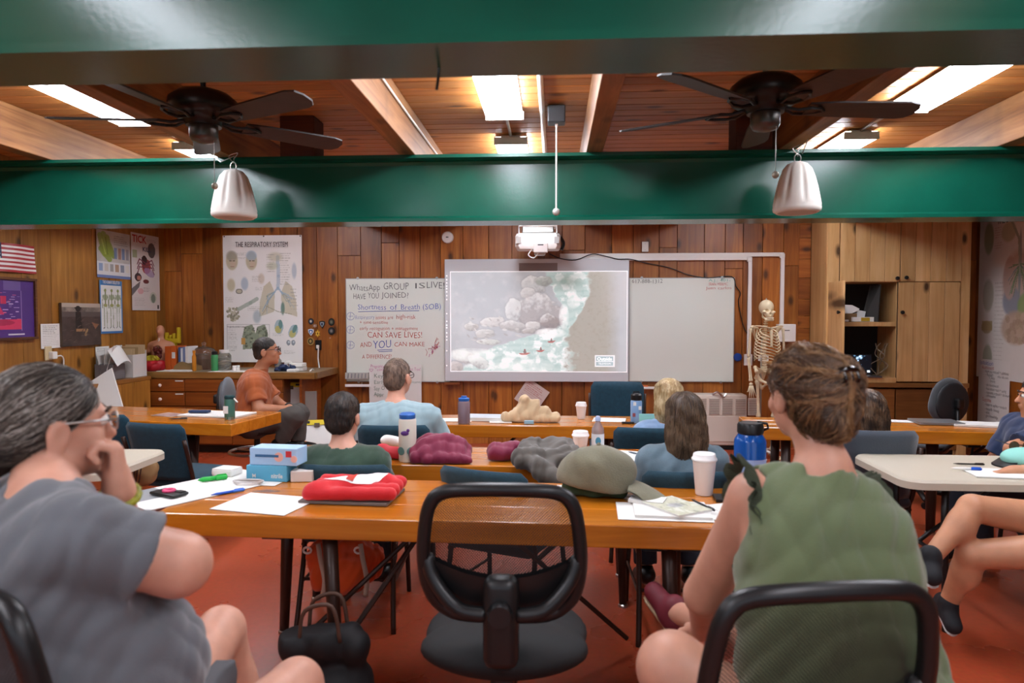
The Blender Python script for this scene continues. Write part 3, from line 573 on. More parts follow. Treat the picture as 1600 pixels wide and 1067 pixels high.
for b_ in [(486, 502, 9, 10, 'round', ('#20222a', '#3b3f55', '#c9c4b8'), 'round dark badge with pale centre, top of the badges near the chart'), (492, 509, 7, 6, 'star', ('#b9b0a4', '#a85d50', '#e6e0d6'), 'small pale winged badge between dark badges'), (503.5, 507, 9, 12, 'shield', ('#191b20', '#8d97a3', '#2b3550'), 'black and silver shield badge above the outlet'),
           (518, 503, 10, 12, 'round', ('#15160f', '#3f4236', '#6d6f60'), 'round black badge highest of the two beside the whiteboard'), (518, 517, 11, 12, 'round', ('#181818', '#3a3a3c', '#80807c'), 'round black badge lower of the two beside the whiteboard'), (486, 519, 9, 11, 'shield', ('#d6dbe2', '#27619e', '#e8eef2'), 'blue and white shield badge below the dark round one'), (496.5, 521, 9, 13, 'star', ('#c89a2e', '#e0b94a', '#7a5a16'), 'gold star-shaped badge beside the blue shield'), (485.5, 533, 11, 13, 'round', ('#a8894c', '#3a3222', '#b79a5e'), 'gold rimmed dark round badge beside the black outlet'), (516, 528, 4, 3, 'star', ('#b88474', '#d9b4a8', '#a06050'), 'tiny pink badge under the round black badges')]: badge(*b_)
t = T('wall_outlet', 'black wall outlet with white plug below the badges', 'outlet', atY(497.5, 539, YW)); MB().rbox((0, -.006, 0), (.075, .012, .12), .004).build('cover', M_black, t); MB().rbox((0, -.025, -.02), (.03, .035, .04), .006).build('plug', M_white, t)
MB().tube(spline([atY(x, y, Y_) for x, y, Y_ in ((497.5, 544, 7.93), (497, 560, 7.94), (499, 575, 7.93), (500, 588, 7.9), (495, 590, 7.85), (491, 582, 7.6), (488, 577, 7.5), (484, 580, 7.4))], 5), .009, 6).thing('charger_cord', M_white, 'white charger cord hanging from the black outlet to the counter', 'cord', smooth=True)
# ---- left wall: flag, framed print, posters
XW = XL+.026; RY = V((0, 1, 0))
def left_print(name, x0, y0, x1, y1, cv, label, cat, dx=.004, bulge=None, parent_parts=None):
    a = atX(x0, y0, XW+dx); b = atX(x1, y1, XW+dx); w_ = b.y-a.y; h_ = a.z-b.z; base = V((a.x, (a.y+b.y)/2, b.z))
    t = T(name, label, cat, base); cv.mesh('printed_sheet', a-base, RY, UZ, w_, h_, M_print, t, bulge); return t, a-base, w_, h_
c = Canvas(150, 100, '#e8e0dc')
for i in range(13):
    if i % 2 == 0: c.rect(0, i/13, 1, (i+1)/13, '#a8252c')
c.rect(0, 0, .42, 7/13, '#2b3050')
for i in range(9):
    for j in range(6 if i % 2 == 0 else 5): c.ell(.035+.07*j+(.035 if i % 2 else 0), .03+.06*i, .014, .02, '#f0eeea')
left_print('wall_flag', -40, 373, 54, 428, c, 'red, white and blue striped flag with stars on the side wall', 'flag', .004, lambda u, v: .012+.012*np.sin(u*11+v*2))
c = Canvas(110, 120, '#4a2a78'); c.put(c.noise(5, 5, 3)*.25, '#6a4a96'); c.rect(.55, .02, .8, .18, '#7d6aa6', .6); rng = random.Random(5)
c.rect(0, .18, .8, .185, '#9a83b8'); c.rect(.8, .18, .81, .88, '#9a83b8')
for k in range(60): x = rng.random()*.75; yy = .2+rng.random()*.5; c.rect(x, yy, x+.03+.05*rng.random(), yy+.012, rng.choice(['#b79bd0', '#d96a8c', '#c7b2d8', '#8f7ab8']))
c.rect(.02, .32, .14, .37, '#c8325a'); c.rect(.5, .28, .58, .42, '#c8325a'); c.poly([(.42, .3), (.55, .6), (.28, .6)], '#c93462'); c.poly([(.42, .36), (.45, .5), (.38, .5)], '#e7a2b8'); c.rect(.2, .68, .8, .86, '#d23a62'); c.ell(.5, .74, .2, .05, '#b02a52'); c.rect(.6, .93, .85, .96, '#d8d2e0')
t, a, w_, h_ = left_print('framed_print', -60, 432, 54, 526, c, 'framed purple poster with pink drawing under the flag', 'picture', .012)
M_frame = wood('frame wood', '#4a2a16', '#6a4020', '#7d5230', 'Y', .45, .1)
MB().box(a+V((.004, w_/2, .01)), (.03, w_+.05, .022)).build('frame_rail', M_frame, t); MB().box(a+V((.004, w_/2, -h_-.01)), (.03, w_+.05, .022)).build('frame_rail', M_frame, t)
for yy in (-.01, w_+.01): MB().box(a+V((.004, yy, -h_/2)), (.03, .022, h_)).build('frame_stile', M_frame, t)
MB().box(a+V((-.006, w_/2, -h_/2)), (.008, w_, h_)).build('backing', M_dark, t)
def text_page(seed, bg='#e6e5e0', rows=12): c = Canvas(40, 56, bg); c.scribble(.1, .08, .9, .92, rows, '#8a8a88', .7, .35, seed); return c
left_print('notice_sheet', 63, 506, 95, 543, text_page(3), 'white typed notice above the side wall outlet', 'paper', .004)
left_print('notice_sheet', 149, 542, 171, 581, text_page(7), 'white typed notice above the file boxes', 'paper', .004)
c = Canvas(90, 95, '#4a3d38'); n = c.noise(7, 7, 4, 5); c.put(np.clip((n-.4)*2.5, 0, 1)*.6, '#2a211e'); c.rect(0, 0, 1, .1, '#b3a698'); c.put((c.yy < .2)*(c.yy > .08)*np.clip(n*1.5-.3, 0, 1), '#a3978a'); c.rect(0, .2, 1, .32, '#5d5350', .8)
c.ell(.4, .13, .065, .07, '#1d1815'); c.rect(.31, .1, .49, .13, '#1d1815'); c.poly([(.33, .2), (.47, .2), (.5, .6), (.34, .62)], '#251d19'); c.rect(.35, .6, .58, .66, '#9a7452'); c.poly([(.55, .75), (.62, .6), (.66, .62), (.6, .78)], '#a08058'); c.poly([(.75, .45), (.95, .5), (.85, .62)], '#9a6a4a', .8)
for k in range(50): x, yy = rng.random(), .35+.6*rng.random(); c.line([(x, yy), (x+.1*rng.random(), yy-.08+.1*rng.random())], .012, rng.choice(['#2a201b', '#6d5a52', '#54423a']), .7)
t, a, w_, h_ = left_print('oil_painting', 96, 473, 158, 538, c, 'dark unframed painting of a figure with a hat on the side wall', 'picture', .03); MB().box(a+V((-.014, w_/2, -h_/2)), (.024, w_, h_)).build('canvas_block', mat('raw canvas', '#5a4a3c', .8), t)
c = Canvas(80, 100, '#c2bfb8'); n = c.noise(6, 6, 2); c.put(np.clip(n-.35, 0, 1), '#93928f')
for x0, y0, x1, y1 in ((.1, .12, .22, .5), (.2, .08, .3, .5), (.3, .14, .38, .5), (.12, .4, .36, .6), (.36, .3, .48, .52)): c.line([(x0, y0), (x1, y1)], .12, '#8aa03e', .9)
c.line([(.15, .2), (.25, .5)], .03, '#b4c76a', .8); c.line([(.26, .15), (.31, .5)], .02, '#5d7226', .8)
for k, q in enumerate(('#5f7fae', '#a3705a', '#5f7fae', '#8a8a92')): c.rect(.5+.12*k, .34, .59+.12*k, .58, q, .8)
c.scribble(.5, .08, .95, .3, 5, '#7a7874', .7, .5, 2); c.rect(0, .66, 1, .94, '#d5d6d6'); c.rect(0, .94, 1, 1, '#6a7fb0')
for k in range(6): c.rect(.05+.16*k, .7, .16+.16*k, .86, ['#8fa3c4', '#c9c4ba', '#a3a3a0', '#b89a80', '#8c98a8', '#d9d6cc'][k])
left_print('glove_poster', 150, 357, 204, 437, c, 'poster showing a green gloved hand near the corner of the side wall', 'poster', .005)
c = Canvas(60, 120, '#e2e4e0'); c.rect(0, 0, 1, .09, '#3a78b4'); c.rect(0, .96, 1, 1, '#3a78b4'); c.rect(0, 0, .05, 1, '#4a86bd'); c.rect(.95, 0, 1, 1, '#4a86bd')
for cx in (.24, .52, .8):
    c.ell(cx, .19, .05, .03, '#8f9a5a'); c.line([(cx, .22), (cx, .48)], .02, '#6d7a4a'); c.ell(cx, .32, .1, .06, '#87966a', .8); c.ell(cx, .47, .085, .03, '#9aa060')
    for s in (-1, 1): c.line([(cx+s*.1, .27), (cx+s*.13, .4), (cx+s*.12, .52)], .012, '#7a8a62'); c.line([(cx+s*.05, .49), (cx+s*.06, .7), (cx+s*.05, .88)], .014, '#8c9a78'); c.line([(cx+s*.05, .88), (cx+s*.09, .9)], .012, '#4a4a44')
c.scribble(.12, .62, .9, .8, 4, '#b9c0b9', .4, .3, 4)
t, a, w_, h_ = left_print('anatomy_poster', 155, 437, 192, 520, c, 'narrow blue bordered poster of three skeletons on the side wall', 'poster', .008)
mb = MB(); letter(mb, 'THE HUMAN SKELETON', a+V((.003, w_*.12, -h_*.062)), RY, UZ, .045, w_*.76, thin=.0006); mb.build('lettering', M_paper, t)
c = Canvas(70, 150, '#d6d0cc'); c.ell(.72, .2, .14, .1, '#3c3836', .9); c.ell(.52, .42, .16, .1, '#b5534a'); c.ell(.5, .4, .12, .08, '#8c4a48'); c.ell(.45, .34, .1, .06, '#3a2a2c')
for s, k in ((-1, 0), (-1, 1), (1, 0), (1, 1), (-1, 2), (1, 2)): c.line([(.5, .38+.03*k), (.5+s*.22, .33+.05*k), (.5+s*.3, .4+.06*k)], .014, '#7a3a4e')
c.ell(.62, .5, .2, .05, '#a58ab5', .7, .5); c.ell(.22, .57, .12, .055, '#4a3a3e'); c.ell(.25, .58, .07, .03, '#b57a6a'); c.poly([(0, .72), (.3, .62), (.25, .7), (0, .82)], '#3c3a40', .8); c.ell(.3, .75, .1, .04, '#d98a94', .6); c.ell(.75, .83, .13, .075, '#b9c2b0', .8); c.ell(.75, .84, .08, .06, '#5d7466', .8); c.ell(.5, .62, .1, .03, '#7d4040')
c.scribble(.4, .7, .65, .78, 5, '#9a8f8c', .7, .35, 3); c.scribble(.55, .06, .95, .12, 4, '#8f8886', .7, .35, 5); c.scribble(.08, .84, .5, .95, 6, '#a39d9a', .6, .35, 6); c.rect(.05, .22, .2, .32, '#97a872', .8); c.rect(.9, .93, .96, .98, '#222222')
t, a, w_, h_ = left_print('tick_poster', 204, 362, 250, 485, c, 'tall TICK poster with a large insect drawing in the room corner', 'poster', .005)
mb = MB(); letter(mb, 'TICK', a+V((.003, w_*.03, -h_*.12)), RY, UZ, .115, w_*.5, thin=.006); mb.build('lettering', mat('red print', '#b02a24', .5), t, label='red headline')
mb = MB(); letter(mb, 'KILL', a+V((.003, w_*.38, -h_*.225)), RY, UZ, .07, w_*.3, thin=.002); mb.build('lettering', mat('navy print', '#3d4a66', .5), t)
p = atX(74, 552, XW); t = T('wall_outlet', 'cream outlet plate with white charger on the side wall', 'outlet', p); MB().rbox((.006, 0, 0), (.012, .085, .13), .004).build('cover', mat('cream plastic', '#c9b890', .4), t); MB().rbox((.03, .03, -.02), (.05, .06, .07), .008).build('charger', M_white, t)
MB().tube(spline([p+V(q) for q in ((.05, .06, -.03), (.06, .1, -.03), (.05, .14, -.08), (.03, .15, -.25), (.03, .15, -.5))], 5), .006, 6).thing('charger_cord', M_white, 'white charger cord hanging from cream outlet on the side wall', 'cord', smooth=True)
# ---- right wall: body chart and handwritten flip sheet
XV = XR-.026
def right_print(name, x0, y0, w_, h_, cv, label, cat, dx=0):
    a = atX(x0, y0, XV-dx); base = a+V((0, -w_/2, -h_)); t = T(name, label, cat, base); cv.mesh('printed_sheet', a-base, V((0, -1, 0)), UZ, w_, h_, M_print, t); return t, a-base
c = Canvas(150, 200, '#f0efea'); c.put(np.clip(c.noise(4, 4, 6)-.4, 0, 1)*.3, '#bdbcb4'); gr = '#a9b79c'
for (x, y, rx, ry, q) in ((.14, .12, .07, .1, '#9db08e'), (.42, .1, .1, .06, '#c4bfa0'), (.58, .42, .22, .2, '#c9b3a4'), (.48, .52, .12, .09, '#8f9db0'), (.68, .55, .12, .08, '#8fae6a'), (.55, .68, .2, .1, '#cbb49f'), (.78, .62, .05, .12, '#86ad62'), (.15, .48, .08, .1, '#c0c2b0'), (.14, .68, .08, .04, '#b3a67e'), (.16, .88, .07, .09, '#a9b39a'), (.58, .3, .02, .2, '#8fa0a3')): c.ell(x, y, rx, ry, q, .85, soft=.25)
for s in (-1, 1):
    c.ell(.58+s*.13, .38, .09, .13, '#cbb3a6', .9, soft=.15); rg = random.Random(3)
    for k in range(14): c.line([(.58, .3), (.58+s*(.06+.1*rg.random()), .3+.2*rg.random())], .006, rg.choice(['#5f8a5e', '#86a87a', '#7f9aa0']), .8)
rg = random.Random(6)
for k in range(70): x, y = .42+.3*rg.random(), .6+.16*rg.random(); c.ell(x, y, .03, .02, rg.choice(['#d3bfa9', '#b79c86', '#bfae92']), .6)
c.line([(.45, .03), (.56, .15), (.58, .35)], .02, '#a9b0a0'); c.rect(.07, .64, .22, .7, '#b8a878', .8); c.scribble(.22, .06, .35, .2, 9, '#c2a29c', .6, .3, 2); c.scribble(.8, .1, .97, .5, 14, '#c2a29c', .5, .3, 4); c.scribble(.25, .4, .4, .9, 20, '#b9b3ac', .5, .3, 5); c.scribble(.7, .8, .95, .9, 5, '#b9b3ac', .5, .3, 6)
t, a = right_print('body_chart', 1532, 346, 1.15, 1.72, c, 'pale chart of the digestive organs on the cabinet side wall', 'poster', .004)
mb = MB(); letter(mb, 'THE DIGESTIVE SYSTEM', a+V((-.003, -.3, -.07)), V((0, -1, 0)), UZ, .07, .7, thin=.001); mb.build('lettering', M_ink, t)
c = Canvas(8, 10, '#efeeea'); t, a = right_print('flip_chart_sheet', 1530, 560, .52, .98, c, 'white sheet headed with underlined blue writing below the organ chart', 'paper', .01)
def Wr(txt, x, y, hh, mm, ww):
    p = atX(x, y, XV-.0135)-t.location; mb = MB(); letter(mb, txt, p, V((0, -1, 0)), UZ, hh*.0075*1.38, ww, thin=-.0008, wob=.05); mb.build('handwriting', mm, t)
for q in (('Intuition', 1531.5, 569, 7, M_inkblue, .22), ('Assessment', 1535, 576, 6, M_inkred, .2), ('- How you noticed + solutions', 1538, 581.5, 4.5, M_ink, .4), ('- Report', 1540, 587, 4.5, M_ink, .13), ('other side notes', 1559, 590.5, 4, M_ink, .17), ('- Size', 1546, 592, 4.5, M_ink, .09), ('- Severity', 1546, 597, 4.5, M_ink, .1), ('- the consequences', 1540, 602.5, 4.5, M_ink, .22), ('- how patient reacts = seeing', 1540, 608.5, 4.5, M_ink, .34), ('- commands in general + documented', 1540, 614.5, 4.5, M_ink, .42), ('- information', 1540, 619.5, 4.5, M_ink, .17), ('Outcome', 1535, 626, 6, M_inkred, .15), ('- listen to replies + students', 1539, 633, 4.5, M_ink, .36), ('- repeatedly / honestly', 1539, 640, 4.5, M_ink, .24), ('- ideas', 1539, 645.5, 4.5, M_ink, .08), ('- give knowledge', 1539, 650.5, 4.5, M_ink, .22)): Wr(*q)
# ================================================================== smooth bodies: blended round cones and ellipsoids meshed on a grid
class Sdf:
    def __init__(s, res=.008): s.res = res; s.p = []; s.cuts = []; s.nz = None
    def cone(s, a, b, ra, rb, k=.02, flat=False, sub=False): s.p.append(('c', np.array(a, float), np.array(b, float), ra, rb, k, flat, sub)); return s
    def ell(s, c, r, M=None, k=.02, sub=False): s.p.append(('e', np.array(c, float), np.array(r, float)*np.ones(3), np.array(M if M is not None else np.eye(3), float), k, sub)); return s
    def cut(s, pt, n, k=.004): n = np.array(n, float); s.cuts.append((np.array(pt, float), n/np.linalg.norm(n), k)); return s
    def noise(s, amp, freq, seed=0): s.nz = (amp, freq, seed); return s
    def cloth(s, amp, freq, seed=0): s.nz = (amp, freq, seed, 1); return s
    def _bb(s, q):
        if q[0] == 'c': r = max(q[3], q[4]); return np.minimum(q[1], q[2])-r, np.maximum(q[1], q[2])+r
        r = max(q[2]); e = np.abs(q[3].T)@q[2] if False else np.sqrt(((q[3]*q[2][:, None])**2).sum(0)); return q[1]-e, q[1]+e
    def build(s):
        res = s.res; bb = [s._bb(q) for q in s.p if not q[-1]]; m = res*4+.012
        lo = np.min([b[0] for b in bb], 0)-m; hi = np.max([b[1] for b in bb], 0)+m; n = np.ceil((hi-lo)/res).astype(int)+1
        f = np.full(n, .12, np.float32); s.lo = lo; s.n = n
        for q in s.p:
            k = q[5] if q[0] == 'c' else q[4]; b0, b1 = s._bb(q); pad = k+res*3+.01
            i0 = np.maximum(((b0-pad-lo)/res).astype(int), 0); i1 = np.minimum(((b1+pad-lo)/res).astype(int)+2, n)
            if (i1 <= i0).any(): continue
            ax = [np.arange(i0[d], i1[d], dtype=np.float32)*res+lo[d] for d in range(3)]; X, Y, Z = np.meshgrid(*ax, indexing='ij', sparse=True)
            if q[0] == 'c':
                a, b, ra, rb = q[1:5]; ba = b-a; L2 = max(ba@ba, 1e-9); L_ = math.sqrt(L2); px, py, pz = X-a[0], Y-a[1], Z-a[2]
                h = (px*ba[0]+py*ba[1]+pz*ba[2])/L2; hc = np.clip(h, 0, 1); d = np.sqrt((px-hc*ba[0])**2+(py-hc*ba[1])**2+(pz-hc*ba[2])**2)-(ra+(rb-ra)*hc)
                if q[6]:
                    d2 = np.sqrt(np.maximum((px-h*ba[0])**2+(py-h*ba[1])**2+(pz-h*ba[2])**2, 0))-(ra+(rb-ra)*hc); d = np.maximum(d2, np.maximum(-h, h-1)*L_)
            else:
                c, r, M = q[1], q[2], q[3]; px, py, pz = X-c[0], Y-c[1], Z-c[2]
                u = [(px*M[i][0]+py*M[i][1]+pz*M[i][2]) for i in range(3)]
                k0 = np.sqrt(sum((u[i]/r[i])**2 for i in range(3))); k1 = np.sqrt(sum((u[i]/r[i]**2)**2 for i in range(3)))+1e-9; d = k0*(k0-1)/k1
            sl = tuple(slice(i0[d_], i1[d_]) for d_ in range(3)); g = f[sl]
            if q[-1]:
                d = -d; h = np.maximum(k-np.abs(g-d), 0)/k; f[sl] = np.maximum(g, d)+h*h*k/4
            else:
                h = np.maximum(k-np.abs(g-d), 0)/k; f[sl] = np.minimum(g, d)-h*h*k/4
        ax = [np.arange(n[d], dtype=np.float32)*res+lo[d] for d in range(3)]; X, Y, Z = np.meshgrid(*ax, indexing='ij', sparse=True)
        if s.nz:
            amp, fr, sd = s.nz[:3]; w1 = np.sin(X*fr*.7+sd)+np.sin(Y*fr*.9+1.7*sd); w2 = np.sin(Z*fr*.6+2*sd+X*fr*.3)
            if len(s.nz) > 3:
                q1 = X*fr*1.3+Y*fr*.35-Z*fr*.25+1.2*w2+sd; q2 = -X*fr*.5+Y*fr*1.2+Z*fr*.9+.9*w1; q3 = X*fr*2.3-Z*fr*.9+Y*fr*.6+1.6*w1+w2; f = f-amp*(np.abs(np.sin(q1))+.8*np.abs(np.sin(q2))+.45*np.abs(np.sin(q3))-1.35).astype(np.float32)
            else: f = f+amp*(np.sin(X*fr+2.1*w2+sd)*np.sin(Y*fr*1.1+1.3*w1)+.6*np.sin(Z*fr*1.4+1.8*w1+sd)+.35*np.sin(X*fr*2.3+Z*fr*2.1+2*w1+2*w2)).astype(np.float32)
        for pt, nn, k in s.cuts:
            d = ((X-pt[0])*nn[0]+(Y-pt[1])*nn[1]+(Z-pt[2])*nn[2]).astype(np.float32); h = np.maximum(k-np.abs(f-d), 0)/k; f = np.maximum(f, d)+h*h*k/4
        s.f = f; return s.nets(f)
    def nets(s, f):
        res, lo = s.res, s.lo; neg = f < 0; n = np.array(f.shape)-1
        cnt = np.zeros(n, np.int8)
        for dx in (0, 1):
            for dy in (0, 1):
                for dz in (0, 1): cnt += neg[dx:n[0]+dx, dy:n[1]+dy, dz:n[2]+dz]
        act = (cnt > 0) & (cnt < 8); I = np.argwhere(act); idx = np.full(n, -1, np.int32); idx[act] = np.arange(len(I))
        acc = np.zeros((len(I), 3), np.float32); wt = np.zeros(len(I), np.float32)
        cs = [(a, b, c) for a in (0, 1) for b in (0, 1) for c in (0, 1)]; vals = {c: f[I[:, 0]+c[0], I[:, 1]+c[1], I[:, 2]+c[2]] for c in cs}
        for c in cs:
            for d in range(3):
                if c[d] == 0:
                    e = list(c); e[d] = 1; e = tuple(e); va, vb = vals[c], vals[e]; m = (va < 0) != (vb < 0); t = np.where(m, va/np.where(m, va-vb, 1), 0)
                    p = np.array(c, np.float32)[None]+0*acc; p[:, d] = t; acc += p*m[:, None]; wt += m
        P = (I+acc/wt[:, None])*res+lo; Q = []
        for d in range(3):
            a, b = (d+1) % 3, (d+2) % 3; sh = [slice(None)]*3; s2 = [slice(None)]*3; sh[d] = slice(0, -1); s2[d] = slice(1, None); A, B = neg[tuple(sh)], neg[tuple(s2)]
            E = np.argwhere(A != B); E = E[(E[:, a] > 0) & (E[:, b] > 0) & (E[:, a] < n[a]) & (E[:, b] < n[b]) & (E[:, d] < n[d])]
            if not len(E): continue
            def g(da, db): q = E.copy(); q[:, a] -= da; q[:, b] -= db; return idx[q[:, 0], q[:, 1], q[:, 2]]
            quad = np.stack([g(1, 1), g(0, 1), g(0, 0), g(1, 0)], 1); flip = ~A[E[:, 0], E[:, 1], E[:, 2]]; quad[flip] = quad[flip][:, ::-1]; Q.append(quad)
        Q = np.concatenate(Q); Q = Q[(Q >= 0).all(1)]
        return P, Q
    def obj(s, name, m, parent=None, off=(0, 0, 0), label=None):
        P, Q = s.build(); me = np_mesh(name, P-np.array(off), Q, True); me.materials.append(m); o = bpy.data.objects.new(name, me); link(o, parent)
        if label: o['label'] = label
        return o
    def thing(s, name, m, label, cat, group=None):
        P, Q = s.build(); loc = np.array([(P[:, 0].min()+P[:, 0].max())/2, (P[:, 1].min()+P[:, 1].max())/2, P[:, 2].min()]); me = np_mesh(name, P-loc, Q, True); me.materials.append(m)
        o = bpy.data.objects.new(name, me); link(o); o.location = loc; tag(o, label, cat, group); return o
    def sample(s, p):
        u = (np.asarray(p)-s.lo)/s.res; u = np.clip(u, 0, np.array(s.n)-2.001); i = u.astype(int); t = u-i; f = s.f; r = 0
        for a in (0, 1):
            for b in (0, 1):
                for c in (0, 1): r = r+f[i[:, 0]+a, i[:, 1]+b, i[:, 2]+c]*np.where(a, t[:, 0], 1-t[:, 0])*np.where(b, t[:, 1], 1-t[:, 1])*np.where(c, t[:, 2], 1-t[:, 2])
        return r
    def grad(s, p):
        e = s.res; g = np.stack([s.sample(p+np.eye(3)[d]*e)-s.sample(p-np.eye(3)[d]*e) for d in range(3)], 1); return g/(np.linalg.norm(g, axis=1, keepdims=True)+1e-9)
# ================================================================== hung from the ceiling
M_fan = mat('fan dark bronze', '#1c1a19', .35, .3); M_blade = wood('fan blade', '#1e1715', '#2b211d', '#362b26', 'X', .45, .05, rnd=.05)
M_spk = mat('speaker grey plastic', '#dcdad2', .5)
def ceiling_fan(px, py, Y, rz, label):
    p = atY(px, py, Y); t = T('ceiling_fan', label, 'ceiling fan', (p.x, p.y, p.z), rz, 'dark five-blade ceiling fans')   # origin = blade plane
    MB().tube([(0, 0, .1), (0, 0, 2.879-p.z)], .013, 10).build('down_rod', M_fan, t)
    MB().lathe([(.03, .3), (.065, .34), (.07, 2.878-p.z)], (0, 0, 0), 20).build('canopy', M_fan, t, auto=40)
    MB().lathe([(.02, .125), (.06, .12), (.12, .1), (.155, .07), (.16, .03), (.15, 0), (.13, -.01), (.1, -.015), (.085, -.03), (.08, -.05)], (0, 0, 0), 28).build('motor_housing', M_fan, t, auto=50)
    MB().lathe([(.06, -.04), (.065, -.05), (.065, -.1), (.055, -.12), (.02, -.13)], (0, 0, 0), 20).build('switch_cup', M_chrome if False else mat('fan cup metal', '#55524e', .3, .7), t, auto=50)
    MB().tube([(.03, -.05, -.12), (.03, -.05, -.32)], .002, 5).build('pull_chain', M_chrome, t); MB().sphere((.03, -.05, -.335), .016, 10, 7).build('chain_pull', mat('pull brass', '#8d8474', .4, .6), t)
    for k in range(5):
        a = 2*math.pi*k/5; Rz = Matrix.Rotation(a, 3, 'Z'); tl = Matrix.Rotation(math.radians(-13), 3, 'X')
        poly = [(.19, -.05), (.3, -.062), (.64, -.072), (.69, -.057), (.708, -.02), (.705, .03), (.68, .06), (.64, .07), (.3, .06), (.19, .05)]
        MB().prism(poly, .008, Rz@V((0, 0, -.03)), Rz@tl).build('blade', M_blade, t)
        mb = MB()
        for s in (-1, 1): mb.tube([Rz@V(q) for q in ((.09, s*.01, -.025), (.14, s*.03, -.04), (.19, s*.045, -.036), (.24, s*.03, -.034), (.27, 0, -.034))], .008, 6)
        mb.build('blade_iron', M_fan, t)
    return t
ceiling_fan(1196, 160, 3.2, math.radians(6), 'dark five-blade ceiling fan on the cabinet side of the room')
ceiling_fan(318, 181, 3.2, math.radians(44), 'dark five-blade ceiling fan on the flag side of the room')
def pendant_speaker(px, py, Y, hook, label):
    p = atY(px, py, Y); t = T('pendant_speaker', label, 'speaker', p, group='hanging white speakers')      # origin at bottom centre
    fl = lambda a, z: 1-.1*max(0, math.cos(a*8))**3*max(0, min(1, (z-.06)/.04))*max(0, min(1, (.29-z)/.05))
    MB().lathe([(.08, .012), (.12, .0), (.139, .012), (.142, .03), (.139, .042), (.141, .05), (.132, .1), (.12, .16), (.104, .22), (.085, .27), (.06, .3), (.03, .312)], (0, 0, 0), 72, flute=fl).build('shell', M_spk, t, smooth=True)
    MB().lathe([(.001, .006), (.118, .006), (.118, .002), (.001, .002)], (0, 0, 0), 32).build('grille', mat('speaker grille', '#b9b2a8', .7), t)
    MB().tube([(0.02*math.cos(q), 0, .335+.028*math.sin(q)) for q in np.linspace(0, 6.28, 13)[:-1]], .004, 6, closed=True).build('hanging_ring', M_chrome, t)
    z1 = 2.60-p.z; MB().tube([(0, 0, .35), (.006, 0, .4), (hook*.4, -.01, z1*.8), (hook, 0, z1)], .003, 5).build('wire', M_chrome, t)
    mb = MB().tube(spline([(.0, 0, .36), (-.03, 0, .4), (.03, 0, .42), (0, 0, .38)], 6), .003, 5); mb.build('wire_loop', M_chrome, t)
    return t
pendant_speaker(366, 341, 4.35, -.2, 'white ribbed speaker hanging under the rafter on the flag side'); pendant_speaker(1245, 333, 4.35, .06, 'white ribbed speaker hanging under the rafter on the cabinet side')
p = atY(869.5, 178, 4.5); t = T('pull_switch', 'dark ceiling box with a white pull cord and ball', 'switch', (p.x, p.y, 2.87)); MB().rbox((0, 0, -.055), (.115, .1, .11), .008).build('housing', mat('dark grey plastic', '#3a3d40', .4), t)
zb = atY(870.5, 326, 4.5).z-2.87; MB().tube([(0, 0, -.1), (0, 0, zb)], .006, 6).build('cord', M_white, t); MB().lathe([(.008, -.13), (.011, -.1), (.005, -.095)], (0, 0, 0), 10).build('cord_stop', M_white, t); MB().sphere((0, 0, zb-.02), .025, 14, 10).build('ball', mat('grey ball', '#b9b6b0', .4), t, smooth=True)
# loose wires under the near beam
MB().tube(spline([atY(685, 66, 1.72), atY(686, 105, 1.76), atY(682, 140, 1.76)], 4), .004, 5).thing('loose_wire', M_black, 'short black wire end dangling from the near green beam', 'wire')
MB().tube(spline([(0.19, 2.0, 2.60), (.25, 2.2, 2.575), (.4, 2.3, 2.57), (.55, 2.2, 2.60)], 5), .005, 5).thing('loose_cable', M_black, 'black cable sagging from a rafter above the near beam', 'cable')
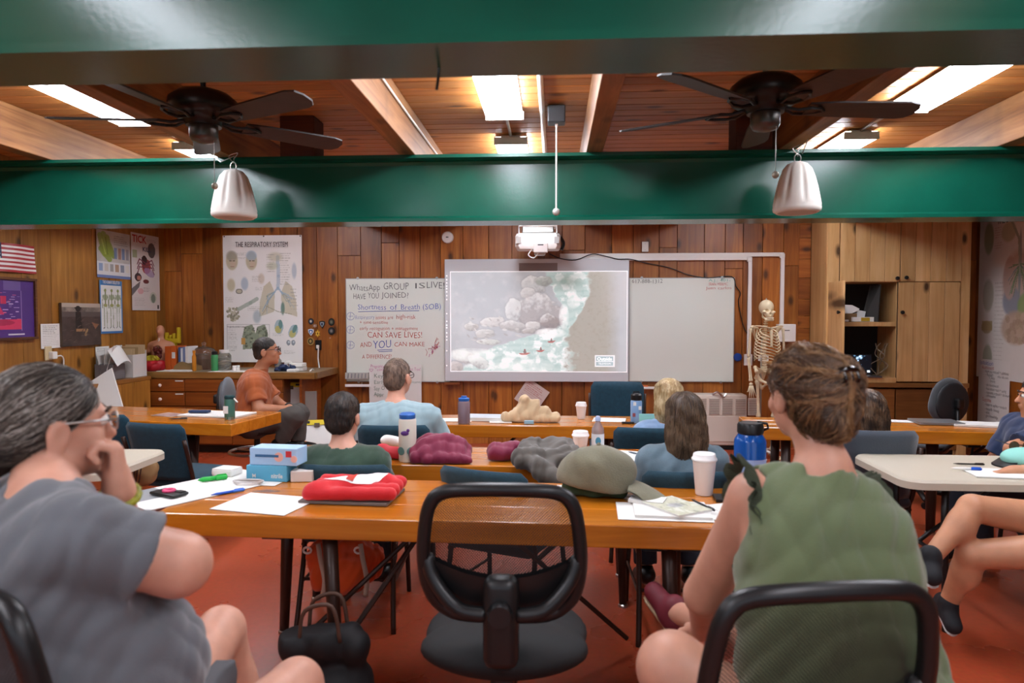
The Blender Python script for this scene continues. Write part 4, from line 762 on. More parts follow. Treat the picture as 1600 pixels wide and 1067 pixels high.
# ---- short throw projector on a wall arm
def projector():
    p = atY(841, 392, 7.45); t = T('projector', 'white short-throw projector on a wall arm above the screen', 'projector', p); k = 7.45/1067
    pl = [(-.22, .04), (.22, .04), (.24, .0), (.24, -.18), (.2, -.24), (-.2, -.24), (-.24, -.18), (-.24, 0)]
    hh = 24*k; mb = MB(); n = 8
    prof = [(.93, 0), (1, .03), (1, hh-.03), (.94, hh)]
    for s, z in prof: mb.v += [V((x*s, y*s, z)) for x, y in pl]
    for i in range(3): mb.f += [(i*n+j, (i+1)*n+j, (i+1)*n+(j+1) % n, i*n+(j+1) % n)[::-1] for j in range(n)]
    mb.f += [tuple(range(n))[::-1] if False else tuple(range(n)), tuple(range(3*n, 4*n))[::-1]]; mb.build('casing', M_white, t, auto=30)
    for s in (-1, 1): MB().box((s*.2, -.245, hh*.55), (.05, .01, .07)).build('vent_grille', mat('vent grey', '#a5a29e', .6), t)
    MB().rbox((0.03, -.225, .01), (.15, .06, .1), .01).build('front_module', mat('module grey', '#cfc6c2', .5), t); MB().box((.03, -.257, .04), (.06, .003, .012)).build('maker_mark', M_ink, t)
    MB().rbox((.02, -.1, -.03), (.12, .1, .06), .02).build('lens_hood', M_chrome, t)
    MB().tube([(-.2, -.2, hh), (-.2, -.2, hh+.08), (.2, -.2, hh+.08), (.2, -.2, hh)], .008, 6).build('guard_rail', M_white, t)
    MB().rbox((0, -.02, hh+.05), (.34, .18, .07), .01).build('mount_plate', M_chrome, t)
    for s in (-1, 1): MB().rbox((s*.14, .28, hh+.14), (.035, .6, .05), .006).build('wall_arm', M_white, t)
    MB().rbox((.0, -.05, hh+.12), (.1, .1, .12), .02).build('ball_joint', M_white, t); MB().rbox((0, .55, hh+.14), (.42, .04, .2), .006).build('wall_bracket', M_white, t)
    MB().tube(spline([(.2, -.15, hh), (.27, -.1, .08), (.25, -.1, 0)], 5), .018, 8).build('cable_bundle', M_black, t)
    MB().tube(spline([(-.06, -.2, 0), (-.1, -.2, -.06), (-.04, -.2, -.09), (.02, -.2, -.02)], 5), .006, 6).build('cable_loop', M_white, t)
projector()
# ================================================================== furniture
M_table = wood('table honey pine', '#a8600f', '#bb6e14', '#ca8022', 'X', .25, .45, scale=.55, coat=.4, rnd=.06, bump=0, nrm='Z', blotch=.1, keep=.3, knotcol='#4a2208')
M_leg = mat('brown painted steel', '#33211a', .4, .2)
def wood_table(name, label, c, ang, L_, W, legs, zt=.74, th=.088, braces=()):
    t = T(name, label, 'table', (c[0], c[1], 0), ang, 'honey wood classroom tables'); n = 3
    for i in range(n):
        wd = W/n; MB().rbox((0, -W/2+wd*(i+.5), zt-th/2), (L_, wd-.0015, th), .006).build('top_board', M_table, t)
    for a_, b_, r in legs: MB().tube([a_, (V(a_)+V(b_))/2, b_], [r*1.12, r, r*.8], 12).build('leg', M_leg, t, smooth=True); MB().lathe([(r*1.0, 0), (r*1.0, .012), (r*.7, .02)], (b_[0], b_[1], 0), 12).build('foot_cap', M_chrome, t)
    for a_, b_ in braces: MB().tube([a_, b_], .011, 8).build('brace', M_leg, t)
    for s in (-1, 1): MB().box((s*(L_/2-.45), 0, zt-th-.012), (.08, W*.8, .024)).build('bearer', M_leg, t)
    return t
wood_table('wood_table', 'nearest long honey wood table behind the empty mesh chair', (-.33, 2.85), math.radians(-1.5), 2.46, .62,
    [((-.545, -.24, .65), (-.50, -.28, 0), .027), ((-.90, .2, .65), (-.96, .27, 0), .027), ((.78, -.22, .65), (.8, -.24, 0), .027), ((.86, .2, .65), (.88, .24, 0), .027)],
    braces=[((-.66, -.2, .22), (-.2, .02, .64)), ((-.5, -.27, .2), (-.2, -.02, .64)), ((.66, .2, .07), (.1, .02, .62))])
wood_table('wood_table', 'long honey wood table holding the maroon and grey clothing', (-.33, 3.74), math.radians(-.5), 2.46, .5, [((-.9, -.2, .65), (-.93, -.22, 0), .025), ((-.4, .2, .65), (-.38, .22, 0), .025), ((.68, -.2, .65), (.7, -.2, 0), .025), ((.7, .2, .65), (.72, .22, 0), .025)])
wood_table('wood_table', 'honey wood table in the front row with the cream cloth bag', (-.15, 5.03), 0, 2.1, .5, [((-.57, -.2, .65), (-.57, -.22, 0), .025), ((-.57, .2, .65), (-.58, .22, 0), .02), ((.57, -.2, .65), (.57, -.22, 0), .025), ((.57, .2, .65), (.58, .22, 0), .025)], braces=[((-.1, 0, .64), (-.55, .1, .2)), ((.1, 0, .64), (.55, .1, .2))])
wood_table('wood_table', 'honey wood table on the flag side with a green bottle', (-3.1, 5.17), math.radians(-9), 1.75, .66, [((.36, -.1, .65), (.48, -.16, 0), .032), ((.18, .2, .65), (.1, .26, 0), .032), ((-.55, -.15, .65), (-.6, -.2, 0), .03), ((-.55, .2, .65), (-.6, .25, 0), .03)], braces=[((.46, -.16, .12), (.1, .25, .12))])
wood_table('wood_table', 'honey wood table on the cabinet side with a laptop', (2.35, 4.98), math.radians(-5), 1.9, .5, [((.28, -.1, .65), (.28, -.1, 0), .035), ((-.7, -.15, .65), (-.7, -.2, 0), .03), ((-.7, .15, .65), (-.7, .2, 0), .03), ((.8, .1, .65), (.8, .15, 0), .03)], braces=[((.3, 0, .3), (.75, .1, .62)), ((.25, 0, .5), (-.1, 0, .64))])
# beige plastic folding tables
M_plastic = mat('beige moulded plastic', '#bdb4a2', .4, bump=.3, bscale=300)
def folding_table(label, c, ang, L_, W, zt=.74):
    t = T('folding_table', label, 'table', (c[0], c[1], 0), ang, 'beige folding tables'); mb = MB(); pr = [(rrect(L_-.02, W-.02, .08), zt), (rrect(L_, W, .09), zt-.012), (rrect(L_, W, .09), zt-.045), (rrect(L_-.06, W-.06, .07), zt-.05)]
    n = len(pr[0][0])
    for q, z in pr: mb.v += [V((x, y, z)) for x, y in q]
    for i in range(3): mb.f += [(i*n+j, (i+1)*n+j, (i+1)*n+(j+1) % n, i*n+(j+1) % n) for j in range(n)]
    mb.f += [tuple(range(n)), tuple(range(3*n, 4*n))[::-1]]; mb.build('top', M_plastic, t, auto=35)
    for s in (-1, 1):
        x = s*(L_/2-.22)
        for y in (-1, 1): MB().tube([(x, y*(W/2-.08), zt-.05), (x, y*(W/2-.08), .5), (x, y*(W/2-.05), .02), (x, y*(W/2-.05), 0)], .016, 10).build('leg', M_black, t, smooth=True)
        MB().tube([(x, -W/2+.08, .35), (x, W/2-.08, .35)], .01, 8).build('crossbar', M_black, t); MB().tube([(x, 0, .35), (x-s*.06, 0, .4), (x-s*.42, 0, zt-.06)], .011, 8).build('brace', M_black, t); MB().tube([(x, -W/2+.1, zt-.06), (x, W/2-.1, zt-.06)], .014, 8).build('crossbar', M_black, t)
    return t
folding_table('large beige plastic folding table beside the woman in the green top', (2.62, 3.6), math.radians(-1), 1.9, .64)
folding_table('beige folding table mostly hidden behind the grey-haired woman', (-2.86, 3.5), math.radians(2), 1.3, .6)
# ---- upholstered stacking chairs
M_teal = mat('teal woven fabric', '#123848', .9, sheen=.08, bump=.5, bscale=250, var=.15, vscale=40)
M_tealb = mat('blue grey woven fabric', '#1c3c4a', .9, sheen=.08, bump=.5, bscale=250, var=.12, vscale=40)
def stack_chair(label, x, y, rz, m=None, h=1.0, z0=0):
    m = m or M_teal; t = T('stacking_chair', label, 'chair', (x, y, z0), rz, 'upholstered stacking chairs'); bt = .84*h
    def pad(u, v, s, zlo, zhi, wlo, whi, th):  # padded back
        pass
    mb = MB(); N, K = 12, 8; rows = []
    for i in range(N+1):
        v = i/N; z = .47+(bt-.47)*v; yc = -.205-.085*v**1.3; hw = .215+.012*v; rr = 0
        if v > .88: hw -= .03*((v-.88)/.12)**2
        rows.append((z, yc, hw))
    for sgn, th in ((-1, .018), (1, .03)):
        for z, yc, hw in rows:
            for j in range(K+1):
                u = j/K*2-1; e = 1-max(0, (abs(u)-.7)/.3)**2*.9; ez = 1 if z < bt-.03 else max(.15, (bt-z)/.03*.85+.15); mb.v.append(V((u*hw, yc+sgn*th*max(.15, e)*ez-.03*(1-u*u)+.02, z)))
    n1 = (N+1)*(K+1)
    for i in range(N):
        for j in range(K):
            a = i*(K+1)+j; mb.f.append((a, a+1, a+K+2, a+K+1)); b = a+n1; mb.f.append((b, b+K+1, b+K+2, b+1))
    for i in range(N): a = i*(K+1); mb.f.append((a, a+K+1, n1+a+K+1, n1+a)); a += K; mb.f.append((a, n1+a, n1+a+K+1, a+K+1))
    for j in range(K): mb.f.append((j, n1+j, n1+j+1, j+1)); a = N*(K+1)+j; mb.f.append((a, a+1, n1+a+1, n1+a))
    mb.build('backrest', m, t, smooth=True)
    MB().rbox((0, .02, .445), (.45, .46, .065), .03, seg=3).build('seat', m, t, auto=50)
    for s in (-1, 1):
        MB().tube([(s*.205, .2, .41), (s*.215, .225, .2), (s*.22, .24, 0)], .013, 8).build('leg', M_leg, t, smooth=True)
        MB().tube(spline([(s*.232, -.275, bt-.1), (s*.228, -.2, .5), (s*.22, -.17, .4), (s*.225, -.22, .2), (s*.235, -.27, 0)], 4), .013, 8).build('leg', M_leg, t, smooth=True)
        MB().tube([(s*.21, .2, .4), (s*.222, -.18, .4)], .012, 8).build('seat_rail', M_leg, t)
        MB().tube([(s*.217, .22, .22), (s*.226, -.22, .22)], .008, 6).build('stretcher', M_leg, t)
    MB().tube([(-.226, -.21, .24), (.226, -.21, .24)], .009, 6).build('stretcher', M_leg, t)
    return t
p = atY(250, 655, 4.2); stack_chair('teal stacking chair pulled up to the flag-side table, in full view', p.x+.05, p.y+.2, math.radians(-12))
p = atY(178, 646, 4.65); stack_chair('teal stacking chair half hidden behind the grey-haired woman\'s hand', p.x+.03, p.y+.12, math.radians(-8))
stack_chair('teal stacking chair under the man in the dark green shirt', -1.0, 3.42, math.radians(2), M_tealb, .97)
stack_chair('teal stacking chair with the grey jacket hung over it', -.22, 3.3, math.radians(-22), M_tealb, .98)
stack_chair('teal stacking chair under the long-haired woman in grey blue', .62, 3.38, math.radians(2), M_tealb, .97)
p = atY(614, 660, 4.2); stack_chair('teal stacking chair under the man in the pale blue shirt', p.x, 4.42, math.radians(3))
p = atY(1015, 661, 4.2); stack_chair('teal stacking chair under the blonde woman', p.x+.02, 4.42, math.radians(-4))
p = atY(963, 600, 5.75); stack_chair('empty teal chair facing the room in front of the screen', p.x, 5.6, math.radians(176), M_teal, 1.13)
p = atY(1372, 662, 3.95); stack_chair('blue grey stacking chair under the woman behind the hair clip', p.x, 4.2, math.radians(-2), mat('slate woven fabric', '#3c4550', .85, sheen=.3, bump=.5, bscale=250), 1.04)
stack_chair('teal stacking chair under the person with crossed bare legs', 2.5, 3.08, math.radians(88), M_tealb)
stack_chair('teal stacking chair under the person in the navy shirt', 3.05, 4.25, math.radians(35), M_tealb)
# ---- mesh-backed swivel chairs
def mesh_mat():
    m = bpy.data.materials.new('black seat mesh'); m.use_nodes = True; nt = m.node_tree; b = nt.nodes['Principled BSDF']; out = nt.nodes['Material Output']; N = nt.nodes.new; L = nt.links.new
    b.inputs['Base Color'].default_value = lin('#0d0d0e'); b.inputs['Roughness'].default_value = .6
    tc = N('ShaderNodeTexCoord'); mx = None
    w1 = N('ShaderNodeTexWave'); w1.bands_direction = 'DIAGONAL'; w1.inputs['Scale'].default_value = 85; L(tc.outputs['Object'], w1.inputs['Vector'])
    mp = N('ShaderNodeMapping'); mp.inputs['Scale'].default_value = (-1, 1, 1); L(tc.outputs['Object'], mp.inputs['Vector']); w2 = N('ShaderNodeTexWave'); w2.bands_direction = 'DIAGONAL'; w2.inputs['Scale'].default_value = 85; L(mp.outputs[0], w2.inputs['Vector'])
    mu = N('ShaderNodeMath'); mu.operation = 'MULTIPLY'; L(w1.outputs['Fac'], mu.inputs[0]); L(w2.outputs['Fac'], mu.inputs[1]); gt = N('ShaderNodeMath'); gt.operation = 'GREATER_THAN'; gt.inputs[1].default_value = .2; L(mu.outputs[0], gt.inputs[0])
    tr = N('ShaderNodeBsdfTransparent'); ms = N('ShaderNodeMixShader'); L(gt.outputs[0], ms.inputs[0]); L(b.outputs[0], ms.inputs[1]); L(tr.outputs[0], ms.inputs[2]); L(ms.outputs[0], out.inputs[0]); return m
M_mesh = mesh_mat()
def mesh_chair(label, x, y, rz, dz=0):
    t = T('mesh_chair', label, 'chair', (x, y, 0), rz, 'black mesh swivel chairs')
    # back ring: half width against height, with a lumbar curve
    prof = [(.66, .165, -.20), (.70, .2, -.21), (.76, .218, -.225), (.84, .222, -.245), (.92, .214, -.26), (.98, .2, -.27), (1.015, .168, -.275)]
    ring = [(w_, y_, z+dz) for z, w_, y_ in prof]+[(.09, -.29, 1.03+dz), (-.09, -.29, 1.03+dz)]+[(-w_, y_, z+dz) for z, w_, y_ in prof[::-1]]+[(-.1, -.2, .64+dz), (.1, -.2, .64+dz)]
    pts = spline(ring+ring[:1], 4)[:-1]; MB().tube(pts, .02, 10, closed=True).build('back_frame', M_black, t, smooth=True)
    def hw(z): return np.interp(z-dz, [q[0] for q in prof], [q[1] for q in prof])
    def yy(z): return np.interp(z-dz, [q[0] for q in prof], [q[2] for q in prof])
    z0, z1 = .82+dz, 1.02+dz
    MB().surf(lambda u, v: ((u*2-1)*hw(z0-.05*(1-(u*2-1)**2)+(z1-z0+.05*(1-(u*2-1)**2))*v)*.98, yy(z0+(z1-z0)*v)-.02*(1-(u*2-1)**2)+.01, z0-.055*(1-(u*2-1)**2)+(z1-z0+.055*(1-(u*2-1)**2))*v), 14, 8).build('mesh_panel', M_mesh, t, smooth=True)
    # lower moulded shell with thickness
    def sh(o): return lambda u, v: ((u*2-1)*hw(.68+dz+.14*v)*1.0, yy(.68+dz+.14*v)+o-.035*(1-(u*2-1)**2), (.645+dz+.03*(u*2-1)**2)+(z0+.012-.055*(1-(u*2-1)**2)-(.645+dz+.03*(u*2-1)**2))*v)
    mb = MB().surf(sh(0), 14, 5); mb.surf(sh(.03), 14, 5); mb.build('lumbar_shell', M_black, t, smooth=True)
    for s in (-1, 1): MB().tube(spline([(s*.04, -.285, .68+dz), (s*.12, -.275, .69+dz), (s*.19, -.25, .76+dz), (s*.215, -.235, .83+dz)], 4), [.022]*12+[.018], 8).build('back_arm', M_black, t, smooth=True)
    MB().rbox((0, -.28, .66+dz), (.1, .07, .26), .03, seg=3).build('spine_cover', M_black, t, auto=50)
    MB().rbox((0, -.2, .5+dz), (.07, .06, .3), .015).rbox((0, -.05, .40+dz), (.08, .34, .05), .01).build('spine', M_black, t)
    MB().lathe([(.03, -.02), (.036, 0), (.03, .02)], (0, -.33, .7+dz), 16, Matrix.Rotation(math.pi/2, 3, 'X')).build('tilt_knob', M_black, t, auto=40)
    s_ = Sdf(.012); s_.ell((0, .03, .49+dz), (.26, .26, .055), k=.03).ell((0, -.12, .505+dz), (.255, .14, .062), k=.03); s_.obj('seat', mat('black seat fabric', '#060607', .75), t)
    MB().tube([(0, 0, .1), (0, 0, .42+dz)], .026, 12).build('gas_post', M_chrome, t)
    for k in range(5):
        a = 2*math.pi*k/5+.3; d = V((math.cos(a), math.sin(a), 0)); MB().tube([V((0, 0, .12)), d*.16+V((0, 0, .105)), d*.3+V((0, 0, .075))], [.03, .022, .016], 8).build('base_spoke', M_black, t, smooth=True)
        MB().lathe([(.028, -.012), (.03, 0), (.028, .012)], d*.3+V((0, 0, .03)), 14, Matrix.Rotation(a, 3, 'Z')@Matrix.Rotation(math.pi/2, 3, 'Y')).build('caster', M_black, t, auto=40)
    return t
p = atY(780, 775, 1.86); mesh_chair('empty black mesh swivel chair pushed to the nearest table', p.x, p.y+.28, math.radians(1), .01)
p = atY(1275, 915, 1.30); mesh_chair('black mesh swivel chair under the woman in the green top', p.x-.02, p.y+.27, math.radians(9), -.025)
p = atY(-10, 930, 1.02); mesh_chair('black mesh swivel chair under the grey-haired woman', -.86, 1.31, math.radians(-28), .05)
# ---- grey office chair with a tall back + the stool of the man in orange
M_gfab = mat('grey office fabric', '#45494d', .85, sheen=.3, bump=.4, bscale=260)
def office_chair(name, label, x, y, rz, seat, back, ring=False, m=M_gfab):
    t = T(name, label, 'chair', (x, y, 0), rz); s_ = Sdf(.012); zc = (back[0]+back[1])/2; hz = (back[1]-back[0])/2
    s_.ell((0, -.24, zc), (.2, .045, hz), k=.02).ell((0, -.235, zc-hz*.3), (.205, .045, hz*.7), k=.03); s_.obj('backrest', m, t)
    Sdf(.012).ell((0, -.275, zc-.02), (.185, .03, hz*.93)).obj('back_shell', mat('dark grey shell', '#26282b', .6), t)
    MB().tube([(0, -.31, zc), (0, -.33, seat+.05), (0, -.2, seat-.06), (0, 0, seat-.06)], .018, 8).build('back_stem', M_black, t, smooth=True); MB().rbox((0, -.33, zc-.02), (.07, .05, .08), .015).build('height_knob', M_black, t)
    s_ = Sdf(.012); s_.ell((0, .0, seat-.02), (.235, .225, .045), k=.02); s_.obj('seat', m, t); MB().lathe([(.2, -.03), (.22, 0), (.2, .01)], (0, 0, seat-.055), 24).build('seat_pan', M_black, t, auto=40)
    MB().tube([(0, 0, .08), (0, 0, seat-.05)], .026, 12).build('gas_post', M_black, t)
    if ring:
        MB().tube([(.23*math.cos(q), .23*math.sin(q), .33) for q in np.linspace(0, 6.2832, 33)[:-1]], .012, 8, closed=True).build('foot_ring', M_chrome, t, smooth=True)
        for k in range(3): a = k*2.094; MB().tube([(.02*math.cos(a), .02*math.sin(a), .33), (.225*math.cos(a), .225*math.sin(a), .33)], .009, 6).build('ring_spoke', M_chrome, t)
    for k in range(5):
        a = 2*math.pi*k/5+.2; d = V((math.cos(a), math.sin(a), 0)); MB().tube([V((0, 0, .1)), d*.3+V((0, 0, .07))], [.028, .016], 8).build('base_spoke', M_black, t, smooth=True); MB().lathe([(.026, -.012), (.028, 0), (.026, .012)], d*.29+V((0, 0, .028)), 12, Matrix.Rotation(a, 3, 'Z')@Matrix.Rotation(math.pi/2, 3, 'Y')).build('caster', M_black, t)
    return t
p = atY(398, 670, 5.8); office_chair('drafting_stool', 'grey drafting stool with a foot ring under the man in orange', p.x+.02, 5.8, math.radians(-78), .58, (.64, .985), True, mat('light grey office fabric', '#5c6268', .85, sheen=.3, bump=.4, bscale=260))
p = atY(1478, 618, 5.6); office_chair('office_chair', 'dark grey office chair turned away behind the laptop table', p.x-.12, 5.75, math.radians(-155)+math.pi, .5, (.68, 1.03))
# ================================================================== back left counter
def lathe_thing(name, prof, loc, m, label, cat, group=None, n=20, auto=40): return MB().lathe(prof, loc, n).thing(name, m, label, cat, group, auto=auto, loc=V(loc))
CZ, CY = .89, 7.2
x0, x1, x2 = atY(213, 600, CY).x, atY(440, 600, CY).x, atY(490, 590, CY).x
M_ctop = mat('worn counter laminate', '#8a7a62', .35, var=.1, vscale=6)
t = T('worktop', 'long wood-edged counter top along the board wall under the respiratory chart', 'counter', ((x0+x2)/2, 7.58, CZ-.06))
MB().rbox((0, 0.03, .035), (x2-x0, .72, .06), .004).build('slab', M_ctop, t); MB().rbox((0, -.345, .03), (x2-x0, .03, .07), .004).build('front_edge', wood('edge wood', '#7a5426', '#8f6530', '#a37840', 'X', .4, .2), t); MB().rbox(((x2-x0)/2+.012, .03, .03), (.024, .72, .07), .004).build('end_edge', MATS['edge wood'], t)
t = T('base_cabinet', 'red-brown drawer cabinet under the counter behind the man in orange', 'cabinet', ((x0+x1)/2, 7.58, 0)); W = x1-x0
MB().box((0, .02, .46), (W, .7, .74)).build('carcass', M_cabd, t); MB().box((0, .05, .045), (W-.04, .62, .09)).build('toe_kick', M_black, t)
xs = [-W/2, atY(286, 600, CY).x-(x0+x1)/2, -W/2+2*(atY(286, 600, CY).x-x0), W/2]; M_knob = mat('pink white ceramic', '#e3cfc4', .3)
def drawer(xa, xb, za, zb, knob=True, label=False, kx=None):
    d = MB().rbox(((xa+xb)/2, -.342, (za+zb)/2), (xb-xa-.006, .022, zb-za-.006), .004).build('drawer_front', M_cabd, t)
    if knob: MB().lathe([(.006, 0), (.006, .012), (.017, .02), (.019, .03), (.012, .038), (.001, .04)], (kx if kx else (xa+xb)/2, -.353, (za+zb)/2), 14, Matrix.Rotation(math.pi/2, 3, 'X')).build('knob', M_knob, d, auto=50)
    if label: MB().box((xb-.06, -.354, zb-.022), (.09, .003, .014)).build('label_strip', M_paper, d)
for i in range(3):
    kx = None
    drawer(xs[i], xs[i+1], .68, .82, i != 1, i == 0); drawer(xs[i], xs[i+1], .52, .675, i != 1, i == 0); drawer(xs[i], xs[i+1], .1, .515, True)
t = T('counter_leg_panel', 'wooden panel leg under the open end of the counter', 'panel', (atY(478, 640, 7.4).x, 7.55, 0)); MB().box((0, 0, .41), (.03, .6, .82)).build('board', M_cabd, t)
# side ledge along the left wall
t = T('side_ledge', 'low wooden ledge cabinet along the flag wall under the file boxes', 'cabinet', (-4.505, 6.0, 0)); MB().rbox((0, 0, .84), (.3, 2.3, .04), .005).build('top', wood('ledge wood', '#7a4c1c', '#93622a', '#a8763a', 'Y', .4, .4, nrm='Z'), t)
for k in range(8): MB().rbox((.135, -1.0+.285*k, .41), (.02, .28, .82), .003, seg=1).build('plank', M_left, t)
MB().box((0, 1.14, .41), (.26, .02, .82)).build('end_panel', M_left, t)
# ---- things on the counter
def on(px, Y, z=CZ+.005): return V((atY(px, 580, Y).x, Y, z))
def skin_sd(res=.006): return Sdf(res)
p = on(229, 7.38); s_ = Sdf(.008); s_.cone(p+V((-.13, 0, .06)), p+V((.13, .02, .06)), .07, .07, .03).cone(p+V((-.1, -.05, .04)), p+V((.1, -.05, .05)), .06, .06, .03).cloth(.01, 26, 2).cut((0, 0, CZ+.003), (0, 0, -1)).cut(p+V((0, 0, .115)), (0, 0, 1)); s_.thing('red_pouch', mat('red nylon', '#a81420', .5), 'open red pouch at the corner end of the counter', 'bag')
s_ = Sdf(.007); s_.cone(p+V((-.11, .0, .13)), p+V((.1, .02, .13)), .03, .03, .02).noise(.014, 60, 5); s_.thing('yellow_gloves', mat('yellow green vinyl', '#a89a20', .5), 'crumpled yellow gloves stuffed in the red pouch', 'gloves')
# torso model
p = on(252.5, 7.62); t = T('torso_model', 'flesh coloured anatomical torso with open chest on the counter', 'model', p); M_flesh = mat('torso model skin', '#c98f70', .5)
s_ = Sdf(.007); s_.cone((0, 0, .03), (0, 0, .1), .075, .08, .02).cone((-.02, 0, .1), (-.02, 0, .24), .08, .09, .03).cone((.02, 0, .1), (.02, 0, .24), .08, .09, .03).cone((-.09, 0, .28), (.09, 0, .28), .042, .042, .04).cone((0, 0, .28), (0, -.005, .4), .035, .03, .03).ell((0, -.01, .445), (.042, .052, .062), k=.02).ell((0, -.055, .435), (.012, .016, .02), k=.012)
s_.cone((-.12, 0, .27), (-.135, 0, .21), .04, .035, .02).cone((.12, 0, .27), (.135, 0, .21), .04, .035, .02).cut((0, 0, 0), (0, 0, -1)).ell((0, -.11, .19), (.07, .06, .1), k=.01, sub=True); s_.obj('body_shell', M_flesh, t)
s_ = Sdf(.006); s_.ell((-.03, -.06, .23), (.028, .03, .05), k=.008).ell((.03, -.06, .23), (.028, .03, .05), k=.008).ell((0, -.075, .2), (.025, .02, .03), k=.006).ell((0, -.065, .15), (.055, .03, .03), k=.008).ell((0, -.065, .115), (.045, .03, .03), k=.008).noise(.004, 110, 3); s_.obj('organs', mat('organ red', '#6e2a22', .4, var=.4, vscale=60), t)
MB().tube([(0, -.05, .27), (0, -.042, .36)], .012, 8).build('windpipe', mat('pale cartilage', '#c4a99a', .5), t)
# yellow hand-shaped block
p = on(268, 7.75); t = T('hand_block', 'yellow foam stand with upturned prongs behind the torso', 'model', p); M_yel = mat('yellow foam', '#c9ae1e', .6); MB().rbox((0, 0, .15), (.13, .06, .3), .012).build('column', M_yel, t); MB().rbox((0.02, 0, .32), (.18, .06, .06), .012).build('palm', M_yel, t)
for k, (dx, h_) in enumerate(((-.06, .06), (-.015, .03), (.03, .05), (.085, .12))): MB().rbox((dx+.01, 0, .35+h_/2), (.035, .05, h_+.02), .012).build('prong', M_yel, t)
# books and binders
for k, (px, col, h_, w_, lab) in enumerate(((271, '#c45a20', .27, .065, 'orange binder next to the yellow stand on the counter'), (280, '#c85e22', .275, .065, 'orange binder next to the row of pale books'), (289, '#4a5f8c', .26, .025, 'blue spined book beside the orange binder'), (292.5, '#d6d6d8', .25, .025, 'pale grey book second from the orange binder'), (296, '#6f7fa6', .26, .025, 'slate blue book in the middle of the row'), (300, '#e4e1dc', .27, .03, 'white book next to the amber bottle'))):
    p = on(px, 7.55); t = T('book', lab, 'book', p, math.radians(-3), 'books standing on the counter'); cm = mat('book '+col, col, .5)
    MB().box((-w_/2+.002, 0, h_/2), (.004, .2, h_)).build('cover', cm, t); MB().box((w_/2-.002, 0, h_/2), (.004, .2, h_)).build('cover', cm, t); MB().box((0, -.1, h_/2), (w_, .005, h_)).build('spine', cm, t); MB().box((0, 0, h_/2), (w_-.008, .19, h_-.012)).build('pages', M_paper, t)
    if k < 2: MB().box((0, -.104, h_*.62), (w_*.6, .003, .07)).build('spine_label', M_paper if k else cm, t)
p = on(310, 7.45); MB().prism([(-.05, 0), (.2, 0), (.19, .05), (.02, .1), (-.04, .05)], .18, p+V((-.2, .1, 0)), frame_M(V((1, 0, 0)), V((0, 0, 1)), V((0, -1, 0)))).thing('paper_bag', mat('brown kraft paper', '#8a6d44', .8, bump=.4, bscale=40), 'crumpled brown paper bag in front of the glass dome', 'bag')
lathe_thing('amber_bottle', [(.02, 0), (.022, .01), (.022, .16), (.012, .19), (.012, .2), (.016, .2), (.016, .23), (.001, .23)], on(303.5, 7.36), mat('amber plastic', '#c47a1a', .35), 'slim amber bottle beside the books', 'bottle')
p = on(319, 7.65); t = T('cake_dome', 'clear glass dome with a knob on the counter', 'dome', p); M_glass = mat('clear glass', '#f2efe8', .05, trans=1, ior=1.45)
MB().lathe([(.12, 0), (.13, .02), (.13, .19), (.115, .23), (.07, .255), (.02, .262), (.018, .275), (.026, .29), (.02, .31), (.001, .315)], (0, 0, 0), 28).build('glass_cover', mat('dome glass', '#efe6da', .05, trans=.95), t, smooth=True); MB().lathe([(.001, .002), (.105, .002), (.105, .12), (.09, .17), (.001, .17)], (0, 0, 0), 24).build('contents', mat('brown contents', '#6d4c36', .8, bump=.6, bscale=30), t)
t = T('drink_bottle', 'green insulated bottle with dark cap on the counter', 'bottle', on(335.5, 7.35)); MB().lathe([(.036, 0), (.038, .008), (.038, .17), (.03, .185)], (0, 0, 0), 20).build('flask', mat('green enamel', '#3c8a52', .4), t, auto=40); MB().lathe([(.031, .185), (.032, .19), (.032, .215), (.02, .225), (.001, .225)], (0, 0, 0), 20).build('cap', M_black, t, auto=40)
p = on(350.5, 7.42); t = T('tube_jar', 'jar of coiled pale tubing with a white lid', 'jar', p); MB().lathe([(.06, .0), (.075, .02), (.075, .17), (.055, .2)], (0, 0, 0), 24).build('glass', mat('jar glass', '#e8e8e0', .05, trans=.9), t, smooth=True); MB().lathe([(.05, .2), (.052, .205), (.052, .235), (.001, .235)], (0, 0, 0), 24).build('lid', M_white, t, auto=40)
for k in range(4): MB().tube([(.05*math.cos(q), .05*math.sin(q), .03+.032*k+.02*math.sin(q+k)) for q in np.linspace(0, 6.28, 17)[:-1]], .014, 8, closed=True).build('coil', mat('pale tubing %d' % (k % 2), ('#b9a99a', '#8f8a80')[k % 2], .4), t, smooth=True)
for k, px in enumerate((366, 371.5)): lathe_thing('small_tin', [(.02, 0), (.02, .035), (.017, .04), (.022, .045), (.022, .06), (.001, .062)], on(px, 7.4+.05*k), M_white, ('small white capped tin beside the jar of tubing', 'small white capped tin next to the man in orange')[k], 'tin', 'small tins on the counter')
p = on(262, 7.33); MB().rbox(p+V((.1, 0, .005)), (.36, .18, .008), .002).rbox(p+V((.13, .01, .012)), (.25, .17, .006), .002).thing('loose_papers', M_paper, 'loose white papers at the front of the counter below the books', 'papers')
p = on(352, 7.33); MB().rbox(p+V((.05, 0, .003)), (.4, .2, .005), .001).thing('loose_papers', M_paper, 'loose white papers on the counter beneath the jar of tubing', 'papers')
p = on(434.5, 7.55); t = T('spray_bottle', 'clear grey bottle on the counter behind the man in orange', 'bottle', p); MB().lathe([(.035, 0), (.037, .01), (.037, .11), (.015, .14), (.013, .165)], (0, 0, 0), 18).build('flask', mat('grey clear plastic', '#9a978c', .15, trans=.5), t, smooth=True); MB().lathe([(.016, .165), (.016, .19), (.001, .19)], (0, 0, 0), 14).build('cap', M_white, t, auto=40)
